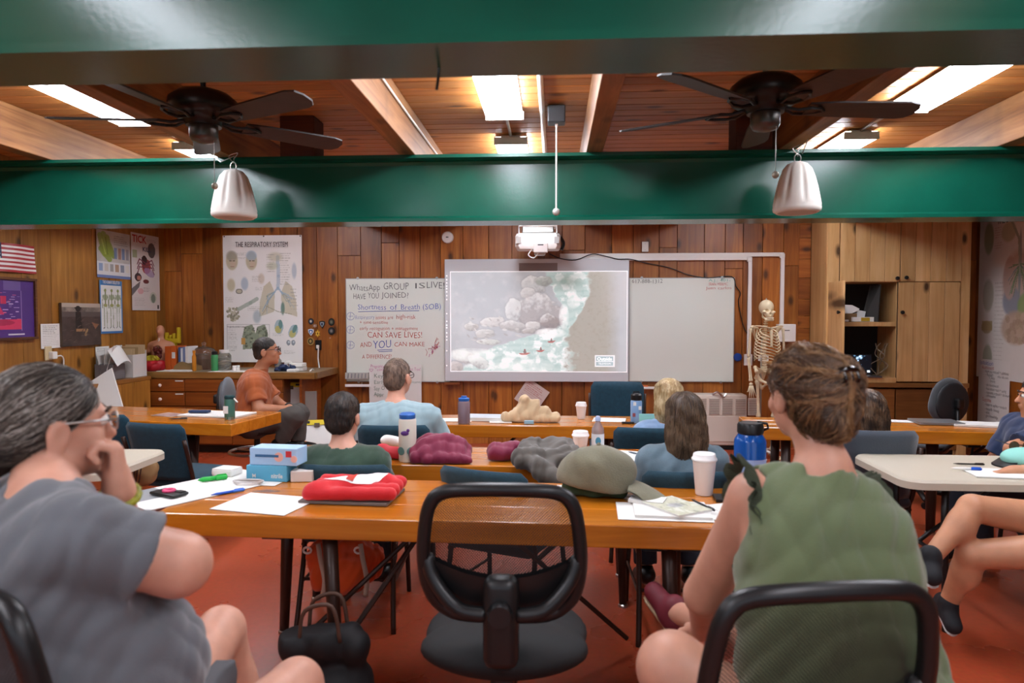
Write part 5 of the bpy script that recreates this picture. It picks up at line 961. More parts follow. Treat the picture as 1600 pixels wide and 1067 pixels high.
p = on(444, 7.42); s_ = Sdf(.007); s_.cone(p+V((-.07, 0, .03)), p+V((.1, 0, .03)), .035, .03, .02).noise(.016, 70, 4).cut((0, 0, CZ+.004), (0, 0, -1)); s_.thing('navy_straps', mat('navy nylon', '#1f2f52', .6), 'tangle of dark blue straps on the counter end', 'straps')
for k, (px, Y, dz, w_, h_) in enumerate(((463, 7.5, 0, .2, .045), (465, 7.48, .047, .16, .04), (458, 7.36, 0, .1, .03))): MB().rbox(on(px, Y)+V((0, 0, h_/2+dz)), (w_, .13, h_), .006).thing('white_box', M_white, ('flat white box at the bottom of the pile on the counter end', 'small white box on top of the pile on the counter end', 'low white box in front of the pile on the counter end')[k], 'box', 'white boxes on the counter end')
MB().tube([(.03*math.cos(q), .03*math.sin(q), 0) for q in np.linspace(0, 6.28, 13)[:-1]], .02, 8, closed=True).thing('tape_roll', M_white, 'white roll of tape among the straps on the counter', 'tape'); bpy.data.objects['tape_roll'].location = on(451, 7.6)+V((0, 0, .06)); bpy.data.objects['tape_roll'].rotation_euler = (math.pi/2, 0, .3)
# file boxes on the ledge
zl = .862; t = T('file_box', 'white magazine file box full of manila folders in the room corner', 'file box', (-4.53, 7.02, zl)); MB().box((0, 0, .14), (.24, .28, .004)).build('base', M_white, t) if False else None
M_card = mat('white cardboard', '#cfcbc6', .7); M_manila = mat('manila card', '#c9ad84', .7)
MB().box((0, -.12, .12), (.26, .006, .24)).build('front_panel', M_card, t); MB().box((0, .12, .14), (.26, .006, .28)).build('back_panel', M_card, t); MB().box((-.127, 0, .13), (.006, .24, .26)).build('side_panel', M_card, t); MB().box((.127, 0, .12), (.006, .24, .24)).build('side_panel', M_card, t); MB().box((0, 0, .004), (.25, .24, .006)).build('base', M_card, t)
for k in range(5): MB().box((-.02+.01*k, -.09+.045*k, .15+.012*k), (.22, .004, .28), rot=(math.radians(-4), 0, 0)).build('folder', M_manila if k != 2 else mat('tan card', '#a98d62', .7), t)
t = T('paper_rack', 'grey wire rack of white papers beside the file box', 'paper rack', (-4.53, 6.72, zl)); M_gr = mat('grey rack', '#6d6a6c', .5)
MB().rbox((0, 0, .08), (.2, .2, .16), .01).build('tray_body', M_gr, t)
for k in range(3): MB().box((-.05+.05*k, 0, .16+.03*k), (.004, .2, .26), rot=(0, math.radians(-12+14*k), .1*k)).build('paper', M_paper, t)
MB().surf(lambda u, v: (.06+.1*v+.02*math.sin(u*3), -.12+.24*u, .3-.16*v+.05*math.sin(u*3.1)), 6, 6).build('curled_sheet', M_paper, t, smooth=True)
# big white board leaning
a = atY(156, 577, 6.2); b = atY(198, 641, 6.2); d = (b-a); dn = d.normalized(); e = V((-dn.z, 0, dn.x)); e = e if e.x < 0 else -e
mb = MB(); q = [a, b, b+V((-.55, .0, -.05)), a+V((-.5, 0, -.38))]; q = [v+V((0, .55*(v.z-.7), 0)) for v in q]; mb.add(q+[v+V((0, .012, 0)) for v in q], [(0, 3, 2, 1), (4, 5, 6, 7), (0, 1, 5, 4), (1, 2, 6, 5), (2, 3, 7, 6), (3, 0, 4, 7)]); mb.thing('poster_board', M_paper, 'large white board leaning near the flag wall behind the woman\'s face', 'board')
# easel pads with yellow tops
M_yell = mat('yellow card', '#d8c21c', .5)
def easel_pad(label, c, w_, h_, tilt, rz, fold=0):
    t = T('easel_pad', label, 'easel pad', c, rz); Rt = Matrix.Rotation(tilt, 3, 'X')
    MB().box(Rt@V((0, 0, h_/2)), (w_, .02, h_), M=Rt).build('sheets', M_paper, t); MB().box(Rt@V((0, -.004, h_-.02)), (w_+.004, .032, .05), M=Rt).build('binding', M_yell, t)
    for s in (-.28, .28): MB().box(Rt@V((s*w_, -.022, h_-.018)), (w_*.18, .006, .022), M=Rt).build('grip_slot', M_black, t)
    MB().box(Rt@V((0, -.024, h_-.05)), (.05, .006, .04), M=Rt).build('clasp', mat('dark brown tab', '#4a3a2a', .6), t); return t, Rt
p = atY(451, 690, 7.35); easel_pad('white easel pad with yellow binding standing under the counter end', (p.x, 7.42, .1), .27, .66, math.radians(-4), 0)
p = atZ(497, 716, .0); t, Rt = easel_pad('white easel pad with yellow logo leaning in front of the counter', (atY(500, 700, 6.3).x, 6.15, .02), .36, .56, math.radians(-32), math.radians(14))
MB().lathe([(.001, 0), (.03, .0), (.03, .003)], Rt@V((.07, -.016, .22)), 10, Rt@Matrix.Rotation(math.pi/2, 3, 'X')).build('logo_mark', M_yell, t); MB().box(Rt@V((.05, -.013, .19)), (.08, .003, .03), M=Rt).build('logo_mark', M_black, t)
MB().box((atY(483, 640, 7.3).x, 7.35, .4), (.13, .03, .56)).thing('grey_board', mat('grey board', '#8f8a84', .6), 'narrow grey board standing beside the easel pad', 'board')
# ================================================================== tall pine cabinet on the right
YC = 7.5
def cx(px): return atY(px, 500, YC).x
def cz(py): return atY(1400, py, YC).z
t = T('pine_cabinet', 'tall knotty pine wall cabinet with an open door beside the organ chart', 'cabinet', (cx(1400), 7.75, 0)); ox = cx(1400)
def CB(name, xa, xb, za, zb, ya, yb, m=M_cab, par=None): return MB().rbox(((xa+xb)/2-ox, (ya+yb)/2-7.75, (za+zb)/2), (abs(xb-xa), abs(yb-ya), abs(zb-za)), .003, seg=1).build(name, m, par or t)
zt = 2.86; CB('side_panel', cx(1291), cx(1310), .0, zt, YC, YC+.03); CB('side_panel', cx(1291), cx(1291)+.02, .0, zt, YC+.03, 7.97); CB('side_panel', cx(1500)-.02, cx(1500), 0, zt, YC+.03, 7.97); CB('stile', cx(1500), cx(1515), 0, zt, YC, YC+.03)
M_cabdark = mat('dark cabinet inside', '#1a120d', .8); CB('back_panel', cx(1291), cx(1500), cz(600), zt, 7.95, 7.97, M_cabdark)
CB('shelf', cx(1310), cx(1402), cz(510), cz(503), YC+.02, 7.94); CB('shelf', cx(1310), cx(1402), cz(598), cz(590), YC-.01, 7.94); CB('shelf', cx(1310), cx(1500), cz(441), cz(437), YC+.03, 7.94); CB('divider', cx(1402), cx(1404), cz(600), cz(440), YC+.03, 7.94)
CB('ledge', cx(1310), cx(1515), cz(605), cz(598), YC-.03, YC+.03, wood('ledge pine', '#8a5c2c', '#9f6d36', '#b08046', 'X', .45, .3)); 
def pdoor(xa, xb, za, zb, n, name='door'):
    d = CB(name, xa, xb, za, zb, YC+.006, YC+.02, M_dark); w_ = (xb-xa)/n
    for i in range(n): MB().rbox((xa+w_*(i+.5)-ox, YC-.002-7.75, (za+zb)/2), (w_-.004, .02, zb-za), .003, seg=1).build('plank', M_cab, d)
    return d
d1 = pdoor(cx(1310)+.004, cx(1404), cz(440), zt, 4); d2 = pdoor(cx(1404)+.004, cx(1500), cz(440), zt, 4); d3 = pdoor(cx(1402)+.004, cx(1499), cz(596), cz(441), 4)
for d_, px, py in ((d1, 1398, 435), (d2, 1412, 434), (d3, 1407, 488)): MB().lathe([(.008, 0), (.008, .015), (.02, .025), (.02, .038), (.001, .044)], (cx(px)-ox, YC-.012-7.75, cz(py)), 14, Matrix.Rotation(math.pi/2, 3, 'X')).build('knob', M_black, d_, auto=50)
# open door swung out to the left
d4 = MB().rbox((cx(1293)-ox, YC-.22-7.75, (cz(441)+cz(597))/2), (.022, .46, cz(441)-cz(597)), .003, rot=(0, 0, math.radians(-4))).build('door', M_cab, t, label='open cabinet door swung outward'); MB().lathe([(.008, 0), (.018, .02), (.018, .03), (.001, .034)], (cx(1291)-ox-.01, YC-.38-7.75, cz(488)), 12, Matrix.Rotation(-math.pi/2, 3, 'Y')).build('knob', M_black, d4)
# lower cabinet doors
M_low = wood('lower pine', '#7a4a20', '#8f5c2a', '#a06c36', 'X', .45, .3, scale=.6, nrm='Y')
for a_, b_ in ((1310, 1401), (1403, 1500)): CB('lower_door', cx(a_), cx(b_), .08, cz(608), YC, YC+.02, M_low)
CB('kick_board', cx(1310), cx(1500), 0, .07, YC+.04, YC+.06, M_black)
# things inside the cabinet
zs = cz(503)+.002; t = T('white_router', 'white plastic device lying on the upper cabinet shelf', 'device', (cx(1330), YC+.15, zs+.13)); MB().prism([(-.12, -.04), (.05, -.045), (.13, -.01), (.14, .01), (.06, .05), (-.12, .06)], .05, (0, .025, 0), frame_M(V((1, 0, 0)), V((0, 0, 1)), V((0, -1, 0)))).build('shell', M_white, t); MB().box((-.06, -.027, .015), (.06, .004, .05)).build('vent', M_black, t)
MB().rbox((cx(1328), YC+.16, zs+.045), (.22, .16, .088), .004).thing('cardboard_box', mat('brown cardboard', '#7a5c3c', .8), 'small cardboard box under the white device in cabinet', 'box')
t = T('small_box', 'white and yellow packet on the cabinet shelf', 'box', (cx(1352), YC+.08, zs)); MB().rbox((0, 0, .025), (.22, .08, .05), .004).build('carton', M_white, t); MB().box((.02, -.041, .025), (.09, .002, .04)).build('label_patch', mat('yellow label', '#b8982a', .5), t)
MB().rbox((cx(1354), YC+.17, zs+.06), (.09, .06, .12), .004, rot=(0, .2, 0)).thing('white_card', M_paper, 'white card standing behind the yellow packet', 'card')
MB().rbox((cx(1320), YC+.07, zs+.012), (.12, .06, .022), .003).thing('remote_control', M_white, 'flat white remote at the end of cabinet shelf', 'remote')
MB().add([V((cx(1361), YC+.2, zs)), V((cx(1375), YC+.05, zs)), V((cx(1378), YC+.05, cz(441)-.02)), V((cx(1374), YC+.2, cz(441)-.02)), V((cx(1361)-.01, YC+.21, zs)), V((cx(1375)+.012, YC+.055, zs)), V((cx(1378)+.012, YC+.055, cz(441)-.02)), V((cx(1374)-.01, YC+.21, cz(441)-.02))], [(0, 1, 2, 3), (7, 6, 5, 4), (0, 4, 5, 1), (1, 5, 6, 2), (2, 6, 7, 3), (3, 7, 4, 0)]).thing('grey_screen', mat('dark grey cloth', '#3a3836', .8), 'tall dark grey panel leaning inside the cabinet', 'panel')
t = T('laptop', 'open laptop showing a bright blue river picture inside the cabinet', 'laptop', (cx(1352), YC+.08, cz(590))); k = .0071
MB().rbox((0, 0, .008), (50*k, .22, .016), .004).build('keyboard_base', mat('laptop grey', '#6a6a6e', .35, .6), t); MB().rbox((0, .11, 17*k), (47*k, .01, 33*k), .004, rot=(math.radians(-8), 0, 0)).build('lid', M_black, t)
c = Canvas(90, 60, '#070b12'); n = c.noise(9, 7, 5, 5); m_ = np.clip((n-.5)*6, 0, 1)*np.clip(1.3-np.abs(c.xx-.5-.15*(.5-c.yy))*4, 0, 1); c.put(m_, '#7fb4e0'); c.put(np.clip((n-.6)*8, 0, 1)*m_, '#e6f2fa'); c.rect(.84, .8, .95, .92, '#c9d3da')
Rl = Matrix.Rotation(math.radians(-8), 3, 'X'); pc = V((0, .11, 17*k))+Rl@V((-22*k, -.0065, 15*k)); c.mesh('display', pc, Rl@RX, Rl@UZ, 44*k, 29*k, vcol_mat('laptop screen', .3, .5), t)
mb = MB(); rng = random.Random(3); t = T('cable_tangle', 'tangle of pale cables hanging in the lower cabinet', 'cables', (cx(1386), YC+.12, cz(590)))
for k2 in range(4): MB().tube(spline([(rng.uniform(-.08, .08), rng.uniform(-.05, .1), z_) for z_ in (.36, .3, .22, .12, .02)], 4), .005, 5).build('cable', mat('tan cable', '#8a7a68', .5), t, smooth=True)
# small latch and red kit beside the cabinet
t = T('wall_latch', 'small black latch on the short boards beside the cabinet', 'latch', atY(1283, 487, YB-.03)); MB().rbox((0, -.01, 0), (.06, .02, .04), .006).build('plate', M_black, t); MB().rbox((.025, -.025, 0), (.05, .02, .02), .005).build('hook', M_chrome, t)
p = atY(1270, 545, 7.7); t = T('red_kit', 'red bag behind the woman with the hair clip', 'bag', (p.x, 7.7, 1.0)); s_ = Sdf(.01); s_.cone((-.06, 0, .08), (.14, 0, .08), .09, .09, .03).noise(.007, 30, 3); s_.obj('pouch', MATS['red nylon'], t); 
s_ = Sdf(.008); s_.cone((-.1, -.03, .17), (.08, -.03, .18), .03, .03, .02).noise(.014, 55, 6); s_.obj('clear_wrap', mat('clear crinkled plastic', '#c9bcb4', .15, trans=.3), t)
MB().rbox((p.x-.05, 7.78, .98), (.8, .36, .03), .004).thing('wall_shelf', M_cab, 'short pine wall shelf holding the red bag', 'shelf')
# ================================================================== heater
xa, xb = atY(1045, 650, 7.75).x, atY(1168, 650, 7.75).x; W = xb-xa; t = T('wall_heater', 'cream metal wall heater below the blank board', 'heater', ((xa+xb)/2, 7.86, 0)); M_heat = mat('cream enamel', '#d8cdc0', .45)
z0, z1 = atY(1160, 697, 7.75).z, atY(1160, 617, 7.75).z; Hh = z1-z0; MB().rbox((0, 0, (z0+z1)/2), (W, .2, Hh), .02, seg=3).build('casing', M_heat, t, auto=40); MB().rbox((0, -.102, z0+Hh*.33), (W-.03, .012, Hh*.5), .004).build('front_panel', M_heat, t); MB().rbox((0, .0, z0/2), (W-.1, .16, z0), .004).build('plinth', M_black, t)
for k in range(7):
    g = MB().rbox((-W/2+.07+.145*k, -.1, z0+Hh*.77), (.125, .012, Hh*.34), .004).build('grille_frame', M_heat, t)
    for j in range(9): MB().box((-W/2+.07+.145*k, -.107, z0+Hh*.63+j*Hh*.034), (.11, .008, .006)).build('louvre', mat('grille shadow grey', '#8f867c', .6), g)
MB().tube(spline([(.05, -.1, z1), (.1, -.12, z1+.03), (.16, -.12, z1-.02), (.2, -.1, z1+.01)], 4), .012, 6).build('foil_wrap', M_chrome, t)
# ================================================================== on the tables
ZT = .742
def tz(px, py, z=ZT): return atZ(px, py, z)
def paper(label, px, py, w_, h_, rz, m=M_paper, th=.0015, z=ZT, name='paper_sheet', cat='paper', cv=None, group=None):
    p = tz(px, py, z); t = T(name, label, cat, (p.x, p.y, z), rz, group); MB().box((0, 0, th/2), (w_, h_, th)).build('sheet', m, t)
    if cv: cv.mesh('print', V((-w_/2, h_/2, th+.0006)), RX, V((0, 1, 0)), w_, h_, M_print, t)
    return t
def page(seed, rows=16, bg='#ecebe6'): c = Canvas(70, 90, bg); c.scribble(.1, .08, .9, .92, rows, '#9a9a98', .6, .3, seed); return c
def cup(label, px, py, h_=.115, z=ZT, r=.042):
    p = tz(px, py, z); t = T('paper_cup', label, 'cup', p, group='white paper cups with lids'); MB().lathe([(r*.7, 0), (r*.72, .002), (r, h_-.012), (r*1.02, h_-.01)], (0, 0, 0), 28).build('cup_body', mat('white paper cup', '#e6dfda', .55), t, auto=40)
    MB().lathe([(r*1.03, h_-.018), (r*1.09, h_-.014), (r*1.09, h_-.008), (r*.98, h_), (r*.94, h_+.012), (r*.9, h_+.014), (r*.86, h_+.008), (.001, h_+.007)], (0, 0, 0), 28).build('lid', mat('white lid', '#f0efec', .35), t, auto=30); return t
cup('white paper cup with lid beside the blue water bottle', 1100, 772, .165, r=.05); cup('white paper cup with lid beside the small water bottle', 907, 704, .1, r=.046); cup('white paper cup with lid in the front row by the empty teal chair', 908, 654, .11, r=.04)
def bottle(label, px, py, prof, cap, m, mc, extra=None, z=ZT):
    p = tz(px, py, z); t = T('water_bottle', label, 'bottle', p, group='water bottles on the tables'); MB().lathe(prof, (0, 0, 0), 28).build('flask', m, t, auto=35); MB().lathe(cap, (0, 0, 0), 28).build('cap', mc, t, auto=35)
    if extra: extra(t)
    return t
M_bluep = mat('blue translucent plastic', '#1258b0', .18, trans=.35); M_capblue = mat('blue cap', '#2a66b4', .4)
def ex(t):
    MB().lathe([(.0665, .1), (.0665, .17)], (0, 0, 0), 28, cap=False).build('measure_band', mat('frosted pale blue', '#8fa6cf', .4), t, smooth=True); MB().tube([(.05, 0, .285), (.075, 0, .295), (.07, 0, .315), (.03, 0, .322)], .006, 6).build('cap_loop', M_black, t)
bottle('large blue water bottle with black lid beside the woman in the green top', 1171, 776, [(.06, 0), (.066, .008), (.066, .24), (.062, .252), (.045, .278), (.043, .28)], [(.05, .272), (.054, .277), (.054, .31), (.048, .32), (.001, .32)], M_bluep, M_black, ex)
def ex(t):
    MB().sphere((-.005, -.046, .155), .022, 12, 8, (1, .25, .6)).sphere((.012, -.046, .17), .009, 8, 6, (1, .4, 1)).build('bird_sticker', mat('purple sticker', '#5a2f7a', .5), t)
    for s in (-1, 1): MB().lathe([(.001, 0), (.022, 0), (.022, .002)], (s*.026, -.041, .06), 16, Matrix.Rotation(math.radians(s*30), 3, 'Z')@Matrix.Rotation(math.pi/2, 3, 'X')).build('round_sticker', mat('green grey sticker', '#5a7d78', .5), t)
bottle('white bottle with purple bird sticker and blue lid', 637, 720, [(.044, 0), (.047, .006), (.047, .215), (.043, .228)], [(.041, .226), (.043, .23), (.043, .25), (.035, .258), (.001, .258)], mat('white enamel', '#d8d2c4', .4), M_capblue, ex)
bottle('mauve translucent bottle with blue lid in the front row', 725, 661, [(.042, 0), (.044, .008), (.044, .15), (.036, .162)], [(.038, .16), (.04, .164), (.04, .18), (.02, .186), (.02, .196), (.001, .196)], mat('mauve plastic', '#8f7c86', .2, trans=.35), M_capblue)
def ex(t): MB().lathe([(.0365, .03), (.0365, .1)], (0, 0, 0), 24, cap=False).build('label_band', mat('pale label', '#cfd6da', .5), t, smooth=True); MB().sphere((0, -.036, .062), .016, 10, 8, (1, .15, 1.4)).build('drop_logo', mat('teal drop', '#3a7f9a', .5), t)
bottle('small clear water bottle with a teal drop label', 934, 704, [(.034, 0), (.036, .006), (.036, .11), (.034, .13), (.014, .165), (.013, .175)], [(.016, .172), (.016, .19), (.009, .2), (.001, .2)], mat('clear bottle', '#c9b4ae', .1, trans=.6), mat('clear cap', '#9fb0d0', .3), ex)
def ex(t):
    MB().tube([(-.02, 0, .2), (-.02, 0, .222), (.02, 0, .222), (.02, 0, .2)], .006, 6).build('carry_loop', M_black, t)
    for dz, dx in ((.06, -.02), (.11, .022), (.14, -.015)): MB().box((dx, -.038, dz), (.02, .006, .026)).build('sticker', mat('dark red sticker', '#8a4a52', .5) if dz < .1 else M_paper, t)
bottle('pale blue metal bottle with black lid and stickers', 994, 660, [(.038, 0), (.041, .006), (.041, .15), (.036, .165)], [(.038, .163), (.039, .168), (.039, .2), (.03, .21), (.001, .21)], mat('pale blue enamel', '#7fa6d0', .4), M_black, ex)
def ex(t): MB().box((-.012, -.0385, .075), (.036, .004, .055)).build('label_sticker', M_paper, t); MB().tube([(.03, 0, .16), (.07, -.02, .13)], .006, 6).build('straw', M_white, t); MB().lathe([(.0375, 0), (.0375, .02)], (0, 0, 0), 24, cap=False).build('base_band', M_chrome, t, smooth=True)
bottle('dark green flask with white sticker on the flag-side table', 359, 655, [(.036, 0), (.0375, .005), (.0375, .145), (.034, .155)], [(.036, .153), (.038, .158), (.038, .172), (.03, .18), (.001, .18)], mat('sage green flask', '#3c6a5c', .4), mat('dark teal cap', '#123a3e', .4), ex)
# ---- nearest table, flag end
p = tz(290, 772); c = Canvas(120, 160, '#e9e7e2'); c.scribble(.2, .1, .8, .3, 3, '#7a7a7a', .6, .2, 2); c.rect(0, .62, .55, 1, '#8a8d8f')
paper('large white printed folder under the phone with the pink ring', 292, 768, .34, .5, math.radians(-33), name='folder', cat='folder', th=.003, cv=c)
p = tz(264, 773, ZT+.006); t = T('phone', 'black phone with a pink ring grip on the printed folder', 'phone', p, math.radians(-24)); MB().rbox((0, 0, .008), (.155, .08, .013), .006, seg=3).build('case', M_black, t, auto=40); MB().tube([(.021*math.cos(q), .021*math.sin(q), .019) for q in np.linspace(0, 6.28, 25)[:-1]], .007, 8, closed=True).build('ring_grip', mat('pink silicone', '#d94a78', .5), t, smooth=True); MB().rbox((.05, .018, .016), (.04, .03, .006), .004).build('camera_bump', M_black, t)
def pen(label, px, py, L_, rz, m, mc, r=.006, z=ZT, name='pen'):
    p = tz(px, py, z); t = T(name, label, 'pen', p, rz); MB().lathe([(.001, -L_/2), (r*.5, -L_/2+.008), (r, -L_/2+.022), (r, L_/2-.05)], (0, 0, r), 12, Matrix.Rotation(math.pi/2, 3, 'Y')).build('barrel', m, t, smooth=True); MB().lathe([(r*1.15, L_/2-.05), (r*1.15, L_/2-.004), (r*.7, L_/2), (.001, L_/2)], (0, 0, r), 12, Matrix.Rotation(math.pi/2, 3, 'Y')).build('cap', mc, t, auto=40); MB().box((L_/2-.025, 0, r*2.3), (.04, .003, .003)).build('clip', mc, t)
M_hi = mat('green highlighter', '#1fa63c', .35); pen('thick green highlighter on the printed folder', 332, 751, .13, math.radians(38), M_hi, M_hi, .011, ZT+.005, 'highlighter'); pen('blue ballpoint pen with white tip on the nearest table', 356, 771, .145, math.radians(45), mat('blue pen', '#1d52b8', .35), mat('blue pen cap', '#3a6fd0', .35), .006)
p = tz(355, 742); t = T('white_case', 'small white plastic case on the nearest table', 'case', p, math.radians(-12)); MB().rbox((0, 0, .018), (.115, .09, .034), .01, seg=3).build('shell', mat('soft white plastic', '#dcd9d4', .35), t, auto=40); MB().rbox((0, 0, .035), (.108, .083, .004), .002).build('lid', mat('soft white plastic', '#dcd9d4', .35), t)
paper('white sheet lying under the small white case', 378, 742, .22, .16, math.radians(-25))
p = tz(388, 757); t = T('cable_coil', 'small coil of clear earphone cable on the nearest table', 'cable', p)
for k in range(3): MB().tube([((.055+.008*k)*math.cos(q), (.04-.006*k)*math.sin(q), .005+.006*k) for q in np.linspace(0, 6.28, 19)[:-1]], .0035, 6, closed=True).build('loop', mat('clear cable', '#c9c2be', .25), t, smooth=True)
paper('small white card with a black mark beside the tissue boxes', 419, 756, .1, .07, math.radians(-6), th=.002, name='card', cat='card'); 
paper('blank white sheet near the front edge of the nearest table', 416, 787, .34, .26, math.radians(-12), cv=page(2, 14, '#efeeea'))
# glove / tissue boxes
def carton(label, px, py, w_, d_, h_, rz, m, z=ZT, extra=None):
    p = tz(px, py, ZT); t = T('glove_box', label, 'box', (p.x, p.y, z), rz, 'cardboard cartons on the nearest table'); MB().rbox((0, 0, h_/2), (w_, d_, h_), .003).build('carton', m, t)
    if extra: extra(t, w_, d_, h_)
M_ltb = mat('pale blue card', '#9fc0e0', .5); M_cyan = mat('cyan card', '#5aaacb', .5)
def ex1(t, w_, d_, h_):
    MB().rbox((-.03, -d_/2-.001, h_*.55), (w_*.5, .003, .012), .001).build('opening_slot', mat('slot navy', '#33608a', .6), t); MB().lathe([(.001, 0), (.022, 0), (.022, .002)], (w_*.12, -d_/2, h_*.5), 20, Mx).build('round_emblem', mat('peach print', '#e0a89a', .5), t); MB().box((w_*.33, -d_/2-.001, h_*.68), (.028, .002, .028)).build('red_patch', mat('red print patch', '#c03038', .5), t); MB().lathe([(.001, 0), (.016, 0), (.016, .002)], (w_*.44, -d_/2, h_*.4), 16, Mx).build('round_emblem', mat('peach print', '#e0a89a', .5), t)
def ex2(t, w_, d_, h_):
    mb = MB(); letter(mb, 'nitrile', V((w_*.12, -d_/2-.001, .018)), RX, UZ, .03, w_*.28, thin=.001); mb.build('lettering', M_paper, t); mb = MB(); letter(mb, 'M', V((-w_*.35, -d_/2-.001, .018)), RX, UZ, .025, thin=.001); mb.build('lettering', M_paper, t)
carton('cyan lettered carton at the bottom of the glove box pile', 425, 748, .2, .11, .075, math.radians(-4), M_cyan, extra=ex2); carton('pale blue glove box with peach emblems on top of the pile', 436, 748, .235, .11, .08, math.radians(-5), M_ltb, z=ZT+.076, extra=ex1)
carton('small white carton tipped against the cyan box', 474, 750, .1, .075, .05, math.radians(6), mat('white carton', '#cfc8c2', .5))
# red folded shirt on a laptop / folder
p = tz(552, 776); t = T('folder', 'flat grey folder under the folded red shirt', 'folder', p, math.radians(-4)); MB().rbox((0, 0, .006), (.38, .26, .012), .003).build('cover', mat('grey folder', '#6d625c', .6), t)
p = tz(556, 772, ZT+.013); s_ = Sdf(.006)
for k in range(4): s_.cone(p+V((-.17, -.1+.075*k, .026)), p+V((.17, -.1+.07*k, .03)), .028, .028, .03)
s_.cone(p+V((-.15, -.08, .045)), p+V((.12, .06, .05)), .03, .03, .03).cloth(.0028, 26, 6).cut((0, 0, ZT+.0135), (0, 0, -1)); o = s_.thing('red_shirt', mat('bright red cotton', '#c4101c', .75, sheen=.2, bump=.4, bscale=300), 'folded bright red shirt with a white print on the nearest table', 'shirt')
def drape(fn, sd, nu=14, nv=8, eps=.003):
    pts = np.array([fn(i/nu, j/nv) for i in range(nu+1) for j in range(nv+1)], float)
    for _ in range(12): g = sd.sample(pts); pts[:, 2] -= np.clip(g-eps, -.01, .01)
    mb = MB(); mb.v = [V(q) for q in pts]; mb.f = [(i*(nv+1)+j, (i+1)*(nv+1)+j, (i+1)*(nv+1)+j+1, i*(nv+1)+j+1) for i in range(nu) for j in range(nv)]; return mb
q0 = p+V((-.12, -.06, .1)); mb = drape(lambda u, v: (q0.x+.2*u+.05*v, q0.y+.09*v+.02*u, q0.z), s_); mb.v = [v-o.location for v in mb.v]; mb.build('white_print', mat('white print ink', '#e8e2e0', .6), o, smooth=True)
mb = drape(lambda u, v: (q0.x+.09+.03*u+.01*v, q0.y+.015+.06*v, q0.z), s_, 6, 6, .006); mb.v = [v-o.location for v in mb.v]; mb.build('red_print', mat('red print ink', '#b8331f', .6), o, smooth=True)
# cap of mottled green-grey cloth
p = tz(940, 772); t = T('baseball_cap', 'grey green faded cap lying on the nearest table', 'cap', p, math.radians(-12)); t.scale = (1.3, 1.3, 1.25); M_cap = mat('faded olive twill', '#6d6a56', .9, sheen=.2, bump=.4, bscale=200, var=.18, vscale=14)
s_ = Sdf(.006); s_.ell((-.01, 0, .085), (.125, .1, .085), k=.02).ell((-.02, 0, .05), (.13, .1, .06), k=.03).noise(.003, 30, 2).cut((0, 0, .03), (-.12, 0, -1)); s_.obj('crown', M_cap, t)
MB().surf(lambda u, v: (.085+.13*u*math.cos((v-.5)*1.9)+.01, -.02+(.105)*math.sin((v-.5)*1.9)*(.9+.1*u)-.02*u, .055-.05*u*u-.02*abs(v-.5)), 8, 12).surf(lambda u, v: (.085+.13*u*math.cos((v-.5)*1.9)+.01, -.02+(.105)*math.sin((v-.5)*1.9)*(.9+.1*u)-.02*u, .05-.05*u*u-.02*abs(v-.5)), 8, 12).build('brim', M_cap, t, smooth=True); MB().sphere((-.01, 0, .172), .008, 8, 6).build('button', M_cap, t)
s_ = Sdf(.006); s_.cone((-.1, -.03, .025), (.07, -.03, .022), .03, .025, .02).cone((-.08, .04, .025), (.06, .04, .022), .03, .025, .02).noise(.005, 40, 3).cut((0, 0, .001), (0, 0, -1)); s_.obj('folded_strap', mat('dark green cloth', '#33452f', .9), t)
paper('white sheet sticking out behind the faded cap', 890, 765, .1, .14, math.radians(5), th=.004)
paper('crumpled white tissue behind the empty mesh chair', 793, 772, .07, .05, .3, th=.012, name='tissue', cat='tissue')
# papers pile near the cup
paper('wide white paper sheet at the bottom of the printed pile', 1036, 800, .36, .24, math.radians(-3)); paper('white booklet in the middle of the printed pile', 1048, 798, .29, .22, math.radians(-4), th=.01, z=ZT+.002, name='booklet', cat='booklet')
c = Canvas(90, 110, '#c9c8b4'); n = c.noise(7, 6, 4, 5); c.put(np.clip((n-.45)*4, 0, 1)*.8, '#8f9a6a'); c.put(np.clip((n-.55)*6, 0, 1)*.8, '#e6e6dc'); c.put(np.clip((.4-n)*6, 0, 1)*.7, '#5d6a44'); c.ell(.5, .5, .2, .12, '#6a6a8c', .5, soft=.6); c.rect(.3, 0, .5, .12, '#3c8a5c', .7)
paper('colour magazine with a nature cover on the printed pile', 1055, 792, .17, .23, math.radians(32), th=.007, z=ZT+.013, name='magazine', cat='magazine', cv=c); paper('small white notepad on the printed pile behind the magazine', 1012, 783, .14, .09, math.radians(-20), th=.012, z=ZT+.013, name='notepad', cat='notepad'); 
pen('black pencil across the printed pile', 1098, 790, .17, math.radians(-70), M_black, M_black, .004, ZT+.013, 'pencil'); paper('white paper strip beside the printed pile', 1112, 800, .07, .2, math.radians(12)); paper('white sheets by the blue bottle', 1145, 800, .1, .22, math.radians(24), th=.004); paper('black notebook by the blue bottle', 1143, 781, .14, .1, math.radians(-5), M_black, .012, name='notebook', cat='notebook')
